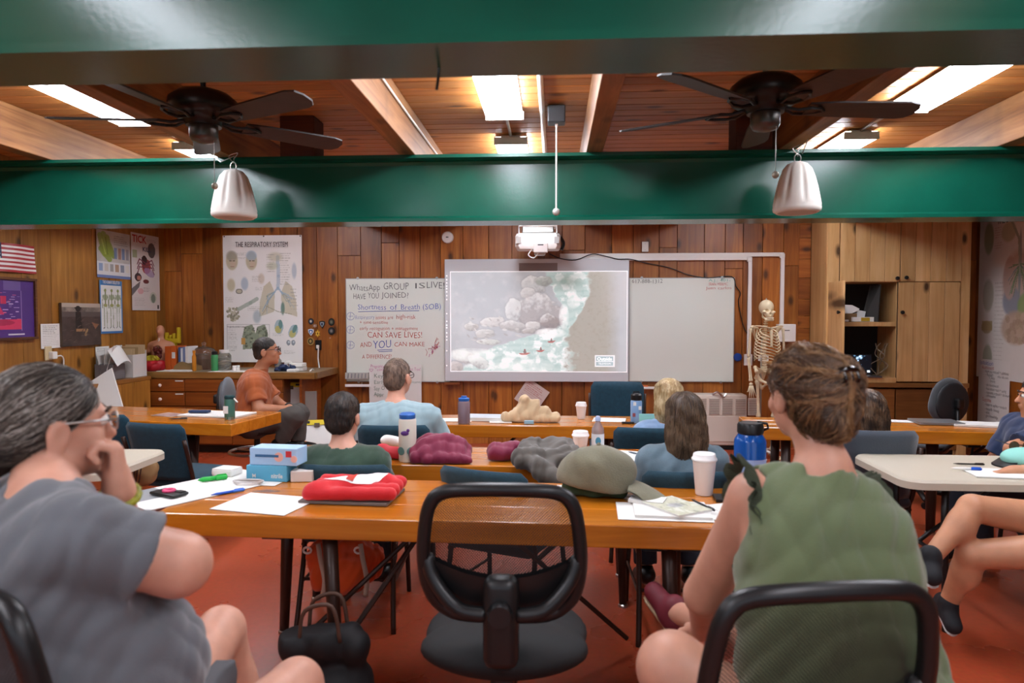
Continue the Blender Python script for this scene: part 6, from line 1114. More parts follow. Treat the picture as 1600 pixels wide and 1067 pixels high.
# ---- second row: maroon bag, jacket, red pouch, papers
M_mar = mat('maroon nylon', '#761238', .6, sheen=.2); p = tz(690, 720); s_ = Sdf(.007); s_.cone(p+V((-.1, 0, .05)), p+V((.1, .02, .05)), .07, .06, .04).cone(p+V((-.05, .02, .09)), p+V((.05, .03, .1)), .055, .045, .04).cone(p+V((-.11, -.05, .03)), p+V((.13, -.05, .02)), .05, .035, .03).cloth(.011, 26, 3).cut((0, 0, ZT+.002), (0, 0, -1)); s_.thing('maroon_jacket', M_mar, 'crumpled maroon jacket beside the bird sticker bottle', 'jacket')
p = tz(800, 722); s_ = Sdf(.007); s_.cone(p+V((-.08, .05, .04)), p+V((.1, .1, .05)), .055, .05, .03).cloth(.009, 28, 5).cut((0, 0, ZT+.002), (0, 0, -1)); s_.thing('maroon_pouch', M_mar, 'maroon cloth bundle half under the grey jacket', 'bag')
p = tz(850, 728); s_ = Sdf(.007); s_.cone(p+V((-.09, .06, .07)), p+V((.1, .1, .07)), .06, .065, .04).cone(p+V((-.1, -.05, .05)), p+V((.12, -.03, .03)), .06, .06, .04).cone(p+V((-.02, -.14, .02)), p+V((.12, -.16, -.08)), .05, .05, .04).cone(p+V((.12, .02, .06)), p+V((.16, -.1, 0)), .06, .05, .04).cloth(.013, 24, 8); s_.thing('grey_jacket', mat('grey brown nylon', '#55504a', .7, sheen=.2), 'crumpled grey jacket draped over the chair and table', 'jacket')
p = tz(555, 712) if False else tz(612, 716); s_ = Sdf(.008); s_.cone(p+V((-.06, 0, .03)), p+V((.03, 0, .03)), .045, .04, .02).noise(.006, 40, 3).cut((0, 0, ZT+.002), (0, 0, -1)); s_.thing('red_white_pouch', mat('red white cloth', '#b5202c', .6, var=.1), 'small red cloth pouch behind the bird sticker bottle', 'pouch')
p = tz(612, 706); s_ = Sdf(.008); s_.cone(p+V((-.04, 0, .065)), p+V((.03, 0, .06)), .03, .03, .02).noise(.006, 45, 6); s_.thing('white_cloth', M_paper, 'white crumpled cloth on the red pouch', 'cloth')
paper('white papers beside the small water bottle', 980, 712, .3, .26, math.radians(-20), cv=page(6, 10)); pen('grey pen on the papers beside the long-haired woman', 995, 710, .13, math.radians(-50), mat('grey pen', '#5a6470', .4), M_black, .005, ZT+.003); paper('white paper in front of the far cup', 868, 706, .16, .1, .2)
# ---- front row
paper('white sheet beside the pale blue shirt in the front row', 712, 656, .25, .16, 0); paper('spiral notebook with pale cover in the front row', 757, 655, .3, .2, math.radians(-3), th=.025, name='notebook', cat='notebook', cv=page(9, 6, '#c6ccd2')); paper('white sheet beside the marker pens in the front row', 782, 659, .16, .12, .1, th=.004)
for k, (px, py, col, lab) in enumerate(((786, 652, '#3c8a4a', 'green marker pen lying in the front row'), (792, 653, '#c03a34', 'red marker pen lying in the front row'))): m_ = mat('marker '+col, col, .4); pen(lab, px, py, .09, .2+k, m_, m_, .009, ZT, 'marker_pen')
p = tz(829, 659); M_cream = mat('cream canvas', '#c9ae8a', .9, sheen=.2); s_ = Sdf(.007); s_.cone(p+V((-.17, 0, .03)), p+V((.18, 0, .03)), .045, .04, .03).cone(p+V((-.08, .02, .07)), p+V((.1, .02, .07)), .05, .045, .03).cone(p+V((-.05, .02, .12)), p+V((.04, .02, .13)), .035, .03, .03).ell(p+V((-.04, .02, .16)), (.04, .04, .03), k=.02).cloth(.011, 28, 7).cut((0, 0, ZT+.002), (0, 0, -1)); s_.thing('canvas_bag', M_cream, 'crumpled cream canvas bag in the front row', 'bag')
MB().rbox(tz(827, 661)+V((0, -.05, .014)), (.07, .02, .026), .004).thing('blue_packet', mat('pale blue packet', '#8fb4c4', .5), 'tiny pale blue packet before the cream bag', 'packet')
paper('white sheet beside the pale blue bottle in the front row', 952, 656, .24, .2, math.radians(-8)); MB().rbox(tz(998, 662)+V((.05, -.06, .04)), (.11, .01, .08), .002).thing('mint_card', mat('mint card', '#8fd0cc', .5), 'mint green card standing before the pale blue bottle', 'card'); MB().rbox(tz(980, 660)+V((0, -.05, .006)), (.09, .03, .012), .005).thing('eyeglass_case', M_black, 'thin black case beside the pale blue bottle', 'case')
# ---- flag-side table
paper('open white binder beside the green flask', 340, 648, .5, .28, math.radians(-9), th=.01, name='binder', cat='binder', cv=page(4, 10)); c = Canvas(40, 40, '#b59a94'); c.put(np.clip(c.noise(5, 5, 3)*1.5-.4, 0, 1), '#6d4a44'); paper('colour leaflet at the end of the papers on the flag-side table', 265, 648, .22, .16, math.radians(-20), cv=c, name='leaflet', cat='leaflet'); MB().rbox(tz(312, 645, ZT+.012)+V((0, 0, .012)), (.16, .06, .02), .008).thing('navy_pouch', mat('navy nylon', '#1f2f52', .6), 'navy pencil pouch on the open binder', 'pouch'); pen('dark pen in front of the leaflet', 278, 655, .13, .3, M_black, M_black, .005)
# ---- cabinet-side table
p = tz(1462, 661); t = T('laptop', 'closed silver laptop on the cabinet-side table', 'laptop', p, math.radians(-5)); MB().rbox((0, 0, .006), (.3, .21, .011), .004).build('base', mat('silver laptop', '#9a9a9c', .35, .7), t); MB().rbox((0, 0, .015), (.3, .21, .006), .003).build('lid', mat('silver laptop', '#9a9a9c', .35, .7), t)
paper('stack of white papers beside the closed laptop', 1528, 664, .34, .2, math.radians(-14), th=.012, name='paper_stack'); paper('white sheet lying behind the hair of the seated woman', 1405, 658, .16, .12, -.2); paper('white sheet at the far end of the laptop table', 1577, 662, .14, .12, -.4)
# ---- beige table: paper, pens, cap, sunglasses
paper('white notepad under the writing hand', 1575, 741, .36, .2, math.radians(-8), th=.006, name='notepad', cat='notepad'); pen('blue and white pen on the notepad under the hand', 1510, 734, .14, math.radians(-6), M_white, mat('blue pen', '#1d52b8', .35), .006, ZT+.007); pen('slim dark pen behind the notepad', 1514, 726, .15, math.radians(-4), M_black, M_black, .004)
p = tz(1595, 728); t = T('baseball_cap', 'mint green cap with dark brim on the beige table', 'cap', p); s_ = Sdf(.008); s_.ell((.03, 0, .04), (.12, .1, .055), k=.02).cut((0, 0, .001), (0, 0, -1)); s_.obj('crown', mat('mint cotton', '#86c4b8', .9), t); MB().surf(lambda u, v: (-.06-.07*u*math.cos((v-.5)*2), .085*math.sin((v-.5)*2), .03-.025*u), 5, 8).surf(lambda u, v: (-.06-.07*u*math.cos((v-.5)*2), .085*math.sin((v-.5)*2), .024-.025*u), 5, 8).build('brim', M_black, t, smooth=True)
p = tz(1588, 720); t = T('sunglasses', 'brown sunglasses resting on the mint cap', 'sunglasses', p+V((0, -.03, .085)))
for s in (-1, 1): MB().lathe([(.001, 0), (.024, 0), (.027, .003), (.024, .006), (.001, .006)], (s*.034, 0, 0), 16, Mx).build('lens', mat('brown lens', '#4a2f18', .1), t, auto=40); MB().tube([(s*.06, 0, .01), (s*.065, .1, .015)], .003, 5).build('temple', M_black, t)
MB().tube([(-.01, 0, .005), (.01, 0, .005)], .003, 5).build('bridge', M_black, t)
# ---- bags on the floor / chairs
def p_(px, py, Y): return atY(px, py, Y)
t = T('orange_backpack', 'orange backpack with pale straps hanging behind the chair of the man in green', 'backpack', p_(535, 925, 3.05)); o_ = t.location; M_or = mat('orange nylon', '#c44a12', .55, sheen=.15); s_ = Sdf(.008)
for a_, b_, r in (((505, 868), (505, 900), .07), ((550, 866), (545, 900), .09), ((580, 868), (578, 890), .055)): s_.cone(p_(*a_, 3.05)-o_, p_(*b_, 3.05)-o_, r, r*.9, .04)
s_.cloth(.012, 22, 4); s_.obj('sack', M_or, t)
for x_ in (503, 569): MB().tube(spline([p_(x_-6, 850, 2.97)-o_, p_(x_-2, 875, 2.95)-o_, p_(x_+4, 905, 2.96)-o_, p_(x_+2, 930, 3.0)-o_], 4), .012, 6).build('strap', mat('pale webbing', '#b0a596', .7), t, smooth=True)
for x_ in (480, 560): MB().tube([(p_(x_, 860, 2.96)-o_)+V((.018*math.cos(q), 0, .014*math.sin(q))) for q in np.linspace(0, 6.28, 11)[:-1]], .005, 5, closed=True).build('buckle', M_white, t)
t = T('tote_bag', 'black tote bag on the floor under the nearest table', 'bag', (atY(505, 1020, 2.45).x, 2.45, 0)); M_tote = mat('black canvas', '#0e0f12', .7); s_ = Sdf(.01); s_.cone((-.08, 0, .12), (.08, 0, .12), .11, .11, .03).cone((-.1, 0, .3), (.1, 0, .3), .07, .07, .05).cloth(.014, 15, 2).cut((0, 0, .36), (-.15, 0, 1)).cut((0, 0, .003), (0, 0, -1)); s_.obj('sack', M_tote, t)
for s in (-1, 1): MB().tube(spline([(-.07, s*.05, .34), (-.05, s*.05, .44), (.05, s*.05, .46), (.08, s*.05, .33)], 5), .008, 6).build('handle', mat('brown strap', '#4a3226', .6), t, smooth=True)
t = T('striped_bag', 'tan bag with striped pocket under the flag-side chair', 'bag', (atY(213, 745, 3.9).x, 3.95, .48)); s_ = Sdf(.01); s_.ell((0, 0, .1), (.1, .08, .1), k=.02).noise(.005, 30, 2); s_.obj('sack', mat('tan canvas', '#8a6a44', .8), t)
for k in range(4): MB().tube([(-.02+.02*k, -.09, .05), (.0+.02*k, -.088, .17)], .004, 5).build('stripe', mat('brown stripe', '#3c2018', .7), t)
t = T('purple_bag', 'dark purple bag hanging under the laptop table', 'bag', (atY(1548, 695, 4.8).x, 4.85, .32)); s_ = Sdf(.01); s_.ell((0, 0, .13), (.15, .1, .13), k=.02).noise(.008, 28, 5); s_.obj('sack', mat('purple print nylon', '#4a2c40', .7, var=.4, vscale=30), t); MB().tube(spline([(-.1, 0, .2), (-.06, 0, .35), (.06, 0, .35), (.1, 0, .2)], 4), .008, 6).build('handle', M_black, t)
# ================================================================== people
def skin_mat(name, col): 
    m = mat(name, col, .48, var=.07, vscale=22, bump=.12, bscale=220); b = m.node_tree.nodes['Principled BSDF']; b.inputs['Subsurface Weight'].default_value = .12; b.inputs['Subsurface Radius'].default_value = (.02, .008, .004); b.inputs['Subsurface Scale'].default_value = .5; return m
def hair_mat(name, dark, light, rough=.45):
    if name in MATS: return MATS[name]
    m = bpy.data.materials.new(name); m.use_nodes = True; nt = m.node_tree; b = nt.nodes['Principled BSDF']; N = nt.nodes.new; L = nt.links.new
    tc = N('ShaderNodeTexCoord'); mp = N('ShaderNodeMapping'); mp.inputs['Scale'].default_value = (120, 120, 14); L(tc.outputs['Object'], mp.inputs['Vector'])
    n = N('ShaderNodeTexNoise'); n.inputs['Scale'].default_value = 1; n.inputs['Detail'].default_value = 3; L(mp.outputs[0], n.inputs['Vector']); n2 = N('ShaderNodeTexNoise'); n2.inputs['Scale'].default_value = 16; L(tc.outputs['Object'], n2.inputs['Vector'])
    ad = N('ShaderNodeMath'); ad.operation = 'ADD'; L(n.outputs['Fac'], ad.inputs[0]); L(n2.outputs['Fac'], ad.inputs[1])
    r = N('ShaderNodeValToRGB'); r.color_ramp.elements[0].position = .42; r.color_ramp.elements[0].color = lin(dark); r.color_ramp.elements[1].position = .62; r.color_ramp.elements[1].color = lin(light)
    dv = N('ShaderNodeMath'); dv.operation = 'MULTIPLY'; dv.inputs[1].default_value = .5; L(ad.outputs[0], dv.inputs[0]); L(dv.outputs[0], r.inputs['Fac']); L(r.outputs[0], b.inputs['Base Color']); b.inputs['Roughness'].default_value = rough
    bp = N('ShaderNodeBump'); bp.inputs['Strength'].default_value = .5; bp.inputs['Distance'].default_value = .004; L(n.outputs['Fac'], bp.inputs['Height']); L(bp.outputs[0], b.inputs['Normal']); MATS[name] = m; return m
def npv(v): return np.array(v, float)
class Fig:
    """one seated figure; every joint is given in room coordinates"""
    def __init__(s, label, J, fat=1.0, res=.009, face=(0, 1, 0), up=(0, 0, 1), hs=1.0, name='person'):
        s.J = {k: V(v) for k, v in J.items()}; s.fat = fat; s.res = res; s.hs = hs; s.trap = .055
        s.f = V(face).normalized(); u = V(up); u = (u-s.f*u.dot(s.f)).normalized(); s.u = u; s.r = s.f.cross(u); s.Mh = [list(s.r), list(s.f), list(s.u)]
        s.loc = V((s.J['pelvis'].x, s.J['pelvis'].y, 0)); s.t = T(name, label, 'person', s.loc); s.side = (s.J['shR']-s.J['shL']).normalized()
        s.B = Sdf(res)
    def hp(s, x, y, z): return s.J['head']+(s.r*x+s.f*y+s.u*z)*s.hs      # head-local point
    def head(s, female=False):
        B = s.B; h = s.hs; e = lambda c, r, k=.015, sub=False: B.ell(s.hp(*c), np.array(r)*h, s.Mh, k, sub)
        e((0, -.012, .035), (.074, .096, .084), .02); e((0, .03, -.03), (.058, .064, .082), .03); e((0, .035, -.075), (.046, .048, .034), .025); e((0, .068, -.1), (.02, .018, .018), .02)
        e((0, .08, .022), (.048, .016, .011), .015)
        for q in (-1, 1): e((q*.031, .1, .006), (.016, .012, .011), .012, True); e((q*.079, -.012, -.012), (.011, .023, .036), .006); e((q*.092, -.008, -.01), (.008, .012, .02), .006, True); e((q*.04, .06, -.03), (.022, .02, .02), .02)
        B.cone(s.hp(0, .088, .004), s.hp(0, .108, -.03), .009*h, .0135*h, .012); e((0, .092, -.056), (.023, .01, .006), .008); e((0, .09, -.067), (.021, .01, .007), .008)
        B.cone(s.hp(0, -.02, -.07), s.J['neck'], .052*h, .06*h, .03)
    def torso(s, S, off, k=.05, belly=None):
        J, f = s.J, s.fat; sd = s.side; up = (J['neck']-J['pelvis']).normalized(); fw = sd.cross(up)*-1; fw = up.cross(sd)
        for q in (-1, 1):
            S.cone(J['chest']+sd*(q*.075*f), J['pelvis']+sd*(q*.085*f), .108*f+off, .12*f+off, k); sh = J['shR'] if q > 0 else J['shL']
            S.cone(J['neck']-up*.03, sh, s.trap+off, .058+off, k); S.cone(J['chest']+up*.06+sd*(q*.06), sh+(J['chest']-sh)*.25, .09*f+off, .075+off, k)
        if belly: S.ell(belly[0], np.array(belly[1])+off, None, .06)
    def arms(s):
        J = s.J; B = s.B; f = min(1.3, .6+.4*s.fat)
        for q in 'LR':
            if 'el'+q in J: B.cone(J['sh'+q], J['el'+q], .055*f, .043*f, .03); B.cone(J['el'+q], J['wr'+q], .044*f, .028, .02)
    def legs(s):
        J = s.J; B = s.B; f = .5+.5*s.fat
        for q in 'LR':
            if 'kn'+q in J:
                B.cone(J['hip'+q], J['kn'+q], .095*f, .06*f, .03); kn, an = J['kn'+q], J['an'+q]; B.cone(kn, an, .058*f, .036, .02); d = (an-kn).normalized(); bk = (J['hip'+q]-kn); bk = (bk-d*bk.dot(d)).normalized(); B.ell(kn.lerp(an, .32)+bk*.018, (.052, .052, .075), None, .04)
                if 'to'+q in J: B.cone(an, J['to'+q], .036, .028, .02)
    def hand(s, q, d, n, curl=(.5, .6, .6, .7), spread=.02, thumb=.6, L=1.0, side=None):
        """fingers run along d, palm faces n; side=+1 puts the thumb toward d x n"""
        B = s.B; w0 = s.J['wr'+q]; d = V(d).normalized(); n = V(n); n = (n-d*n.dot(d)).normalized(); lat = d.cross(n)*(side if side else (1 if q == 'L' else -1)); r = .0095*L
        B.cone(w0, w0+d*.03*L, .027*L, .026*L, .02)
        for i, off in enumerate((.03, .01, -.01, -.029)):
            k0 = w0+d*(.088 if i < 3 else .08)*L+lat*off*L; B.cone(w0+d*.02*L+lat*off*.6*L, k0, .015*L, .0125*L, .014)
            p = k0; a = 0; ax = lat; cu = curl[i]
            for j, sl in enumerate(((.042, .045, .042, .034)[i], (.027, .03, .027, .02)[i], .021)):
                a += cu*(.9 if j == 0 else 1.0); dd = (d*math.cos(a)+n*math.sin(a)+lat*off*spread*20*(1 if j == 0 else .3)).normalized(); p2 = p+dd*sl*L; B.cone(p, p2, r*(1.04-.1*j), r*(.95-.1*j), .004); p = p2
        t0 = w0+d*.03*L+lat*.024*L+n*.006; t1 = t0+(d*.75+lat*.75+n*.25).normalized()*.04*L; t2 = t1+(d*.95-lat*(.1+.5*thumb)+n*(.3+.4*thumb)).normalized()*.032*L; t3 = t2+(d*.8-lat*(.3+.5*thumb)+n*.5*thumb).normalized()*.026*L
        B.cone(w0+d*.02*L+lat*.012*L, t1, .017*L, .014*L, .012); B.cone(t1, t2, .0125*L, .011*L, .006); B.cone(t2, t3, .011*L, .0095*L, .005)
    def body(s, m): return s.B.obj('body', m, s.t, s.loc)
    def shirt(s, m, sleeve=.55, off=.012, neck_r=.07, hem=None, noise=(.003, 30, 2), belly=None, name='shirt', wide=0, cuff=.012, armhole=False, extra=None, label=None, neck_dip=.0):
        S = Sdf(s.res*.9); J = s.J; s.torso(S, off, belly=belly)
        f = min(1.3, .6+.4*s.fat)
        for q in 'LR':
            if sleeve and 'el'+q in J:
                a, b = J['sh'+q], J['el'+q]
                if sleeve <= 1: S.cone(a, a.lerp(b, sleeve), .06*f+off, .055*f+cuff+wide, .03, flat=True); S.ell(a, .06*f+off, None, .03)
                else: S.cone(a, b, .056*f+off, .05*f+cuff, .03); S.cone(b, b.lerp(J['wr'+q], sleeve-1), .05*f+cuff, .038+cuff, .02, flat=True)
            elif armhole: 
                o_ = s.side*(1 if q == 'R' else -1); S.ell(J['sh'+q]+o_*.035-V((0, 0, .03)), (.075, .085, .12), None, .012, True)
        if extra: extra(S)
        up = (J['head']-J['neck']).normalized(); S.cone(J['neck']-up*(.0+neck_dip), J['neck']+up*.2, neck_r*.9, neck_r*1.25, .012, sub=True)
        if hem is not None: S.cut((0, 0, hem), (0, 0, -1))
        if noise: S.cloth(noise[0]*1.2, noise[1]*1.15, noise[2])
        o = S.obj(name, m, s.t, s.loc, label); s.S = S; return o
    def pants(s, m, frac=1.9, off=.014, name='trousers', noise=(.003, 26, 4), top=None):
        S = Sdf(s.res); J = s.J; f = .5+.5*s.fat; sd = s.side
        for q in (-1, 1): S.cone(J['pelvis']+sd*(q*.085*s.fat), J['pelvis']+sd*(q*.085*s.fat)+V((0, 0, .06)), .124*s.fat+off*.6, .12*s.fat+off*.6, .05)
        for q in 'LR':
            h, k, a = J['hip'+q], J['kn'+q], J['an'+q]
            if frac <= 1: S.cone(h, h.lerp(k, frac), .1*f+off, (.1*(1-frac)+.064*frac)*f+off*1.6, .04, flat=True); S.ell(h, .1*f+off, None, .04)
            else: S.cone(h, k, .098*f+off, .062*f+off, .04); S.cone(k, k.lerp(a, frac-1), .062*f+off, .05+off, .03, flat=True); S.ell(k, .062*f+off, None, .03)
        if noise: S.noise(*noise)
        if top is not None: S.cut((0, 0, top), (0, 0, 1))
        return S.obj(name, m, s.t, s.loc)
    def shoes(s, m, sole=None):
        for q in 'LR':
            if 'to'+q not in s.J: continue
            a, b = s.J['an'+q], s.J['to'+q]; d = (b-a); d2 = V((d.x, d.y, d.z)).normalized(); dn = V((0, 0, -1)); dn = (dn-d2*dn.dot(d2)).normalized(); S = Sdf(.008); S.cone(a-d2*.03+dn*.02, b, .045, .036, .02).cone(a-dn*.02, a+dn*.02, .043, .045, .02)
            o = S.obj('shoe', m, s.t, s.loc)
            if sole: 
                S = Sdf(.008); S.cone(a-d2*.03+dn*.045, b+dn*.022, .036, .034, .02).cut(a+dn*.036, -dn); S.obj('sole', sole, o)
                bpy.data.objects[o.name].children[0].location = (0, 0, 0)
                ch = o.children[0]; ch.data.transform(Matrix.Translation(-s.loc))
    def hair(s, m, prims, cuts=(), noise=(.002, 60, 3), name='hair', res=None, subs=()):
        H = Sdf(res or s.res*.8)
        for c, r, *k in prims: H.ell(s.hp(*c), np.array(r)*s.hs, s.Mh, k[0] if k else .02)
        for c, r in subs: H.ell(s.hp(*c), np.array(r)*s.hs, s.Mh, .012, True)
        for c, n in cuts: H.cut(s.hp(*c), s.r*n[0]+s.f*n[1]+s.u*n[2], .006)
        if noise: H.noise(*noise)
        s.H = H; return H.obj(name, m, s.t, s.loc)
    def strands(s, parent, m, n, flow, L=14, step=.012, r=.0014, seed=1, lift=.002, region=None):
        """fine locks that follow the hair surface along flow(p)->dir"""
        H = s.H; rng = np.random.default_rng(seed); P, Q = H.nets(H.f); 
        if region is not None: P = P[region(P)]
        p = P[rng.integers(0, len(P), n)]; path = [p]
        for i in range(L):
            g = H.grad(p); d = flow(p)+rng.normal(0, .12, p.shape); d = d-g*(d*g).sum(1, keepdims=True); d /= np.linalg.norm(d, axis=1, keepdims=True)+1e-9; p = p+d*step; g = H.grad(p); p = p-g*np.clip(H.sample(p)-lift*(.3+rng.random(n)), -.01, .01)[:, None]; path.append(p)
        A = np.stack(path, 1); V_ = []; F_ = []; L1 = L+1
        tan = np.gradient(A, axis=1); tan /= np.linalg.norm(tan, axis=2, keepdims=True)+1e-9; ref = np.array([.3, .5, .8]); a1 = np.cross(tan, ref); a1 /= np.linalg.norm(a1, axis=2, keepdims=True)+1e-9; a2 = np.cross(tan, a1); w_ = (r*np.sin(np.linspace(.25, 3.0, L1)))[None, :, None]
        ring = np.stack([A+(a1*math.cos(q)+a2*math.sin(q))*w_ for q in (0, 2.094, 4.189)], 2).reshape(-1, 3); idx = np.arange(n*L1*3).reshape(n, L1, 3)
        quads = np.concatenate([np.stack([idx[:, :-1, k], idx[:, :-1, (k+1) % 3], idx[:, 1:, (k+1) % 3], idx[:, 1:, k]], -1).reshape(-1, 4) for k in range(3)])
        me = np_mesh('hair_strands', ring-npv(s.loc), quads, True); me.materials.append(m); o = bpy.data.objects.new('hair_strands', me); link(o, parent); o['kind'] = 'stuff'; return o
    def eyes(s, m_iris=None):
        for q in (-1, 1):
            o = MB().sphere(s.hp(q*.031, .082, .006)-s.loc, .013*s.hs, 12, 8).build('eye', mat('eye white', '#e6dfd6', .2), s.t, smooth=True)
            MB().sphere(s.hp(q*.031, .0925, .006)-s.loc, .006*s.hs, 10, 6, (1, 1, 1)).build('iris', mat('dark iris', '#2a1c14', .2), o, smooth=True)
            MB().tube([s.hp(q*.012, .1, .026)-s.loc, s.hp(q*.032, .098, .032)-s.loc, s.hp(q*.05, .085, .027)-s.loc], .004*s.hs, 6).build('eyebrow', mat('brow hair', '#3a2c22', .7), s.t, smooth=True)
    def glasses(s, m, r=.004):
        g = MB()
        for q in (-1, 1):
            g.tube([s.hp(q*.034+.024*math.cos(a), .11-.006*abs(math.cos(a)), .003+.019*math.sin(a))-s.loc for a in np.linspace(0, 6.28, 17)[:-1]], .0022, 6, closed=True); g.tube([s.hp(q*.058, .106, .01)-s.loc, s.hp(q*.079, .05, .012)-s.loc, s.hp(q*.083, -.005, .012)-s.loc, s.hp(q*.081, -.025, -.005)-s.loc], r*.6, 6)
        g.tube([s.hp(-.011, .112, .006)-s.loc, s.hp(.011, .112, .006)-s.loc], .002, 6); o = g.build('glasses_frame', m, s.t, smooth=True)
        for q in (-1, 1): MB().add([s.hp(q*.034+.023*math.cos(a), .109-.006*abs(math.cos(a)), .003+.018*math.sin(a))-s.loc for a in np.linspace(0, 6.28, 17)[:-1]], [tuple(range(16))]).build('glasses_lens', mat('spectacle lens', '#ffffff', .03, trans=1, ior=1.05), o)
SK1 = skin_mat('skin fair', '#c8937c'); SK2 = skin_mat('skin light', '#c08d76'); SK3 = skin_mat('skin tan', '#b97f5f'); SK4 = skin_mat('skin tanned leg', '#b98463')
def A(px, py, Y): return atY(px, py, Y)
# ---------------- woman in the grey shirt, hand at her chin
nk = A(70, 772, 1.30); F1 = Fig('woman with tied back grey hair and grey shirt resting her chin on her fist', dict(
    head=A(84, 662, 1.38), neck=nk, chest=nk+V((.0, -.02, -.17)), pelvis=V((-.88, 1.27, .58)), shR=nk+V((.13, -.10, -.055)), shL=nk+V((-.12, .12, -.05)),
    elR=A(278, 882, 1.30), wrR=A(196, 890, 1.50), elL=A(205, 900, 1.56), wrL=A(186, 768, 1.43), hipR=V((-.74, 1.21, .58)), hipL=V((-.89, 1.36, .58)), knR=A(462, 1072, 1.58), knL=A(345, 985, 1.80),
    anR=V((-.52, 1.72, .1)), anL=V((-.85, 1.95, .1)), toR=V((-.45, 1.85, .04)), toL=V((-.8, 2.1, .04))), fat=1.08, res=.006, face=(.62, .78, -.02), up=(.05, 0, 1))
F1.head(True); F1.torso(F1.B, 0, belly=(F1.J['pelvis']+V((.02, .04, .22)), (.13, .14, .14))); F1.arms(); F1.legs(); F1.B.cone(F1.J['elR'], F1.J['shR'], .058, .07, .03); F1.B.cone(F1.J['elR'], F1.J['wrR'], .058, .032, .02)
F1.hand('L', (-.2, .1, 1), (-.7, -.7, .1), (.95, 1.15, 1.2, 1.25), .1, .8, 1.12, side=-1); F1.hand('R', (-.6, .55, .1), (.2, .3, 1), (.5, .6, .6, .7), .0, .5)
F1.body(SK1); M_greysh = mat('grey jersey', '#5c5f64', .85, sheen=.3, bump=.3, bscale=300, var=.06, vscale=6)
F1.shirt(M_greysh, .66, .014, .064, hem=.60, noise=(.005, 24, 3), belly=(F1.J['pelvis']+V((.02, .04, .22)), (.135, .145, .145)), wide=.018, neck_dip=.0)
F1.pants(mat('grey twill shorts', '#55565a', .85, bump=.3, bscale=250), .62, .02, 'shorts', top=.66); F1.shoes(M_black)
GH = hair_mat('grey brown hair', '#1f1813', '#3a3029', .45)
h1 = F1.hair(GH, [((0, -.022, .04), (.083, .104, .088)), ((0, -.07, -.01), (.07, .06, .075), .03), ((0, -.12, -.05), (.04, .04, .05), .03), ((0, -.14, -.11), (.026, .028, .07), .03)], cuts=[((0, .08, .06), (0, 1, .2))], subs=[((.09, .055, -.045), (.05, .05, .065)), ((-.09, .055, -.045), (.05, .05, .065)), ((0, .118, -.045), (.085, .072, .1))], noise=(.0012, 70, 3), res=.006)
tail = npv(F1.hp(0, -.125, -.03)); fl1 = lambda p: (tail-p)/(np.linalg.norm(tail-p, axis=1, keepdims=True)+.02)
for k, (cn, cd, cl_, n_) in enumerate((('dark umber strands', '#1c1511', '#2c231c', 1700), ('grey brown strands', '#4a4037', '#5e544a', 600), ('silver strands', '#8a8279', '#b0a89f', 170))): F1.strands(h1, hair_mat(cn, cd, cl_, .4), n_, fl1, 18, .011, .0010, 2+k, .002+.001*k, region=(lambda P: P[:, 2] > F1.J['head'].z+(.0 if k == 1 else .045)) if k else None)
MB().tube([F1.hp(.026*math.cos(a), -.128+.01*math.sin(a), -.055+.026*math.sin(a))-F1.loc for a in np.linspace(0, 6.28, 15)[:-1]], .007, 8, closed=True).build('hair_tie', M_chrome, F1.t, smooth=True)
F1.eyes(); F1.glasses(M_chrome); w0 = F1.J['wrL']-F1.loc; d = (F1.J['wrL']-F1.J['elL']).normalized(); b_ = d.orthogonal().normalized(); c_ = d.cross(b_)
MB().tube([w0-d*.012+(b_*math.cos(a)+c_*math.sin(a))*.036 for a in np.linspace(0, 6.28, 19)[:-1]], .009, 8, closed=True).build('bracelet', mat('yellow green beads', '#8f8f2a', .5, var=.4, vscale=80), F1.t, smooth=True)
# ---------------- woman in the green top, back to the camera
nk = A(1288, 724, 1.66); F2 = Fig('woman with clipped up brown hair in a sleeveless green top', dict(
    head=A(1256, 616, 1.73), neck=nk, chest=nk+V((-.01, -.04, -.19)), pelvis=V((.62, 1.44, .55)), shL=nk+V((-.15, .02, -.095)), shR=nk+V((.085, .03, -.125)),
    elL=A(1100, 930, 1.84), wrL=A(1095, 985, 2.03), elR=A(1355, 930, 1.90), wrR=A(1250, 960, 2.08), hipL=V((.53, 1.46, .55)), hipR=V((.70, 1.50, .55)), knL=A(1052, 1045, 1.58), knR=V((.60, 2.02, .56)),
    anL=V((.34, 1.98, .1)), anR=A(1052, 955, 2.40), toL=V((.28, 2.1, .04)), toR=A(1022, 925, 2.47)), fat=1.05, res=.0065, face=(-.27, .96, -.04), up=(-.03, 0, 1), hs=.94); F2.trap = .036
F2.head(True); F2.torso(F2.B, 0); F2.arms(); F2.legs(); F2.B.cone(F2.J['shL'], F2.J['elL'], .062, .047, .03); F2.B.ell(F2.J['knL'], (.075, .075, .075), None, .03); F2.B.cone(F2.J['hipL'], F2.J['knL'], .1, .078, .03)
F2.hand('L', (.1, .9, -.3), (0, -.2, -1), (.3, .3, .35, .4)); F2.hand('R', (-.7, .6, -.1), (0, 0, -1), (.4, .4, .4, .5)); F2.body(SK2)
M_olive = mat('olive jersey', '#5c6847', .88, sheen=.3, bump=.3, bscale=300, var=.08, vscale=5)
def hang(S):  # loose back panel of the top
    J = F2.J; S.cone(J['chest']+V((-.02, -.03, -.1)), J['pelvis']+V((-.02, -.0, .06)), .12, .14, .06); S.cone(J['chest']+V((.03, -.03, -.07)), J['pelvis']+V((.13, -.0, .02)), .09, .14, .06)
F2.shirt(M_olive, 0, .014, .078, hem=.5, noise=(.006, 24, 5), name='sleeveless_top', armhole=True, extra=hang)
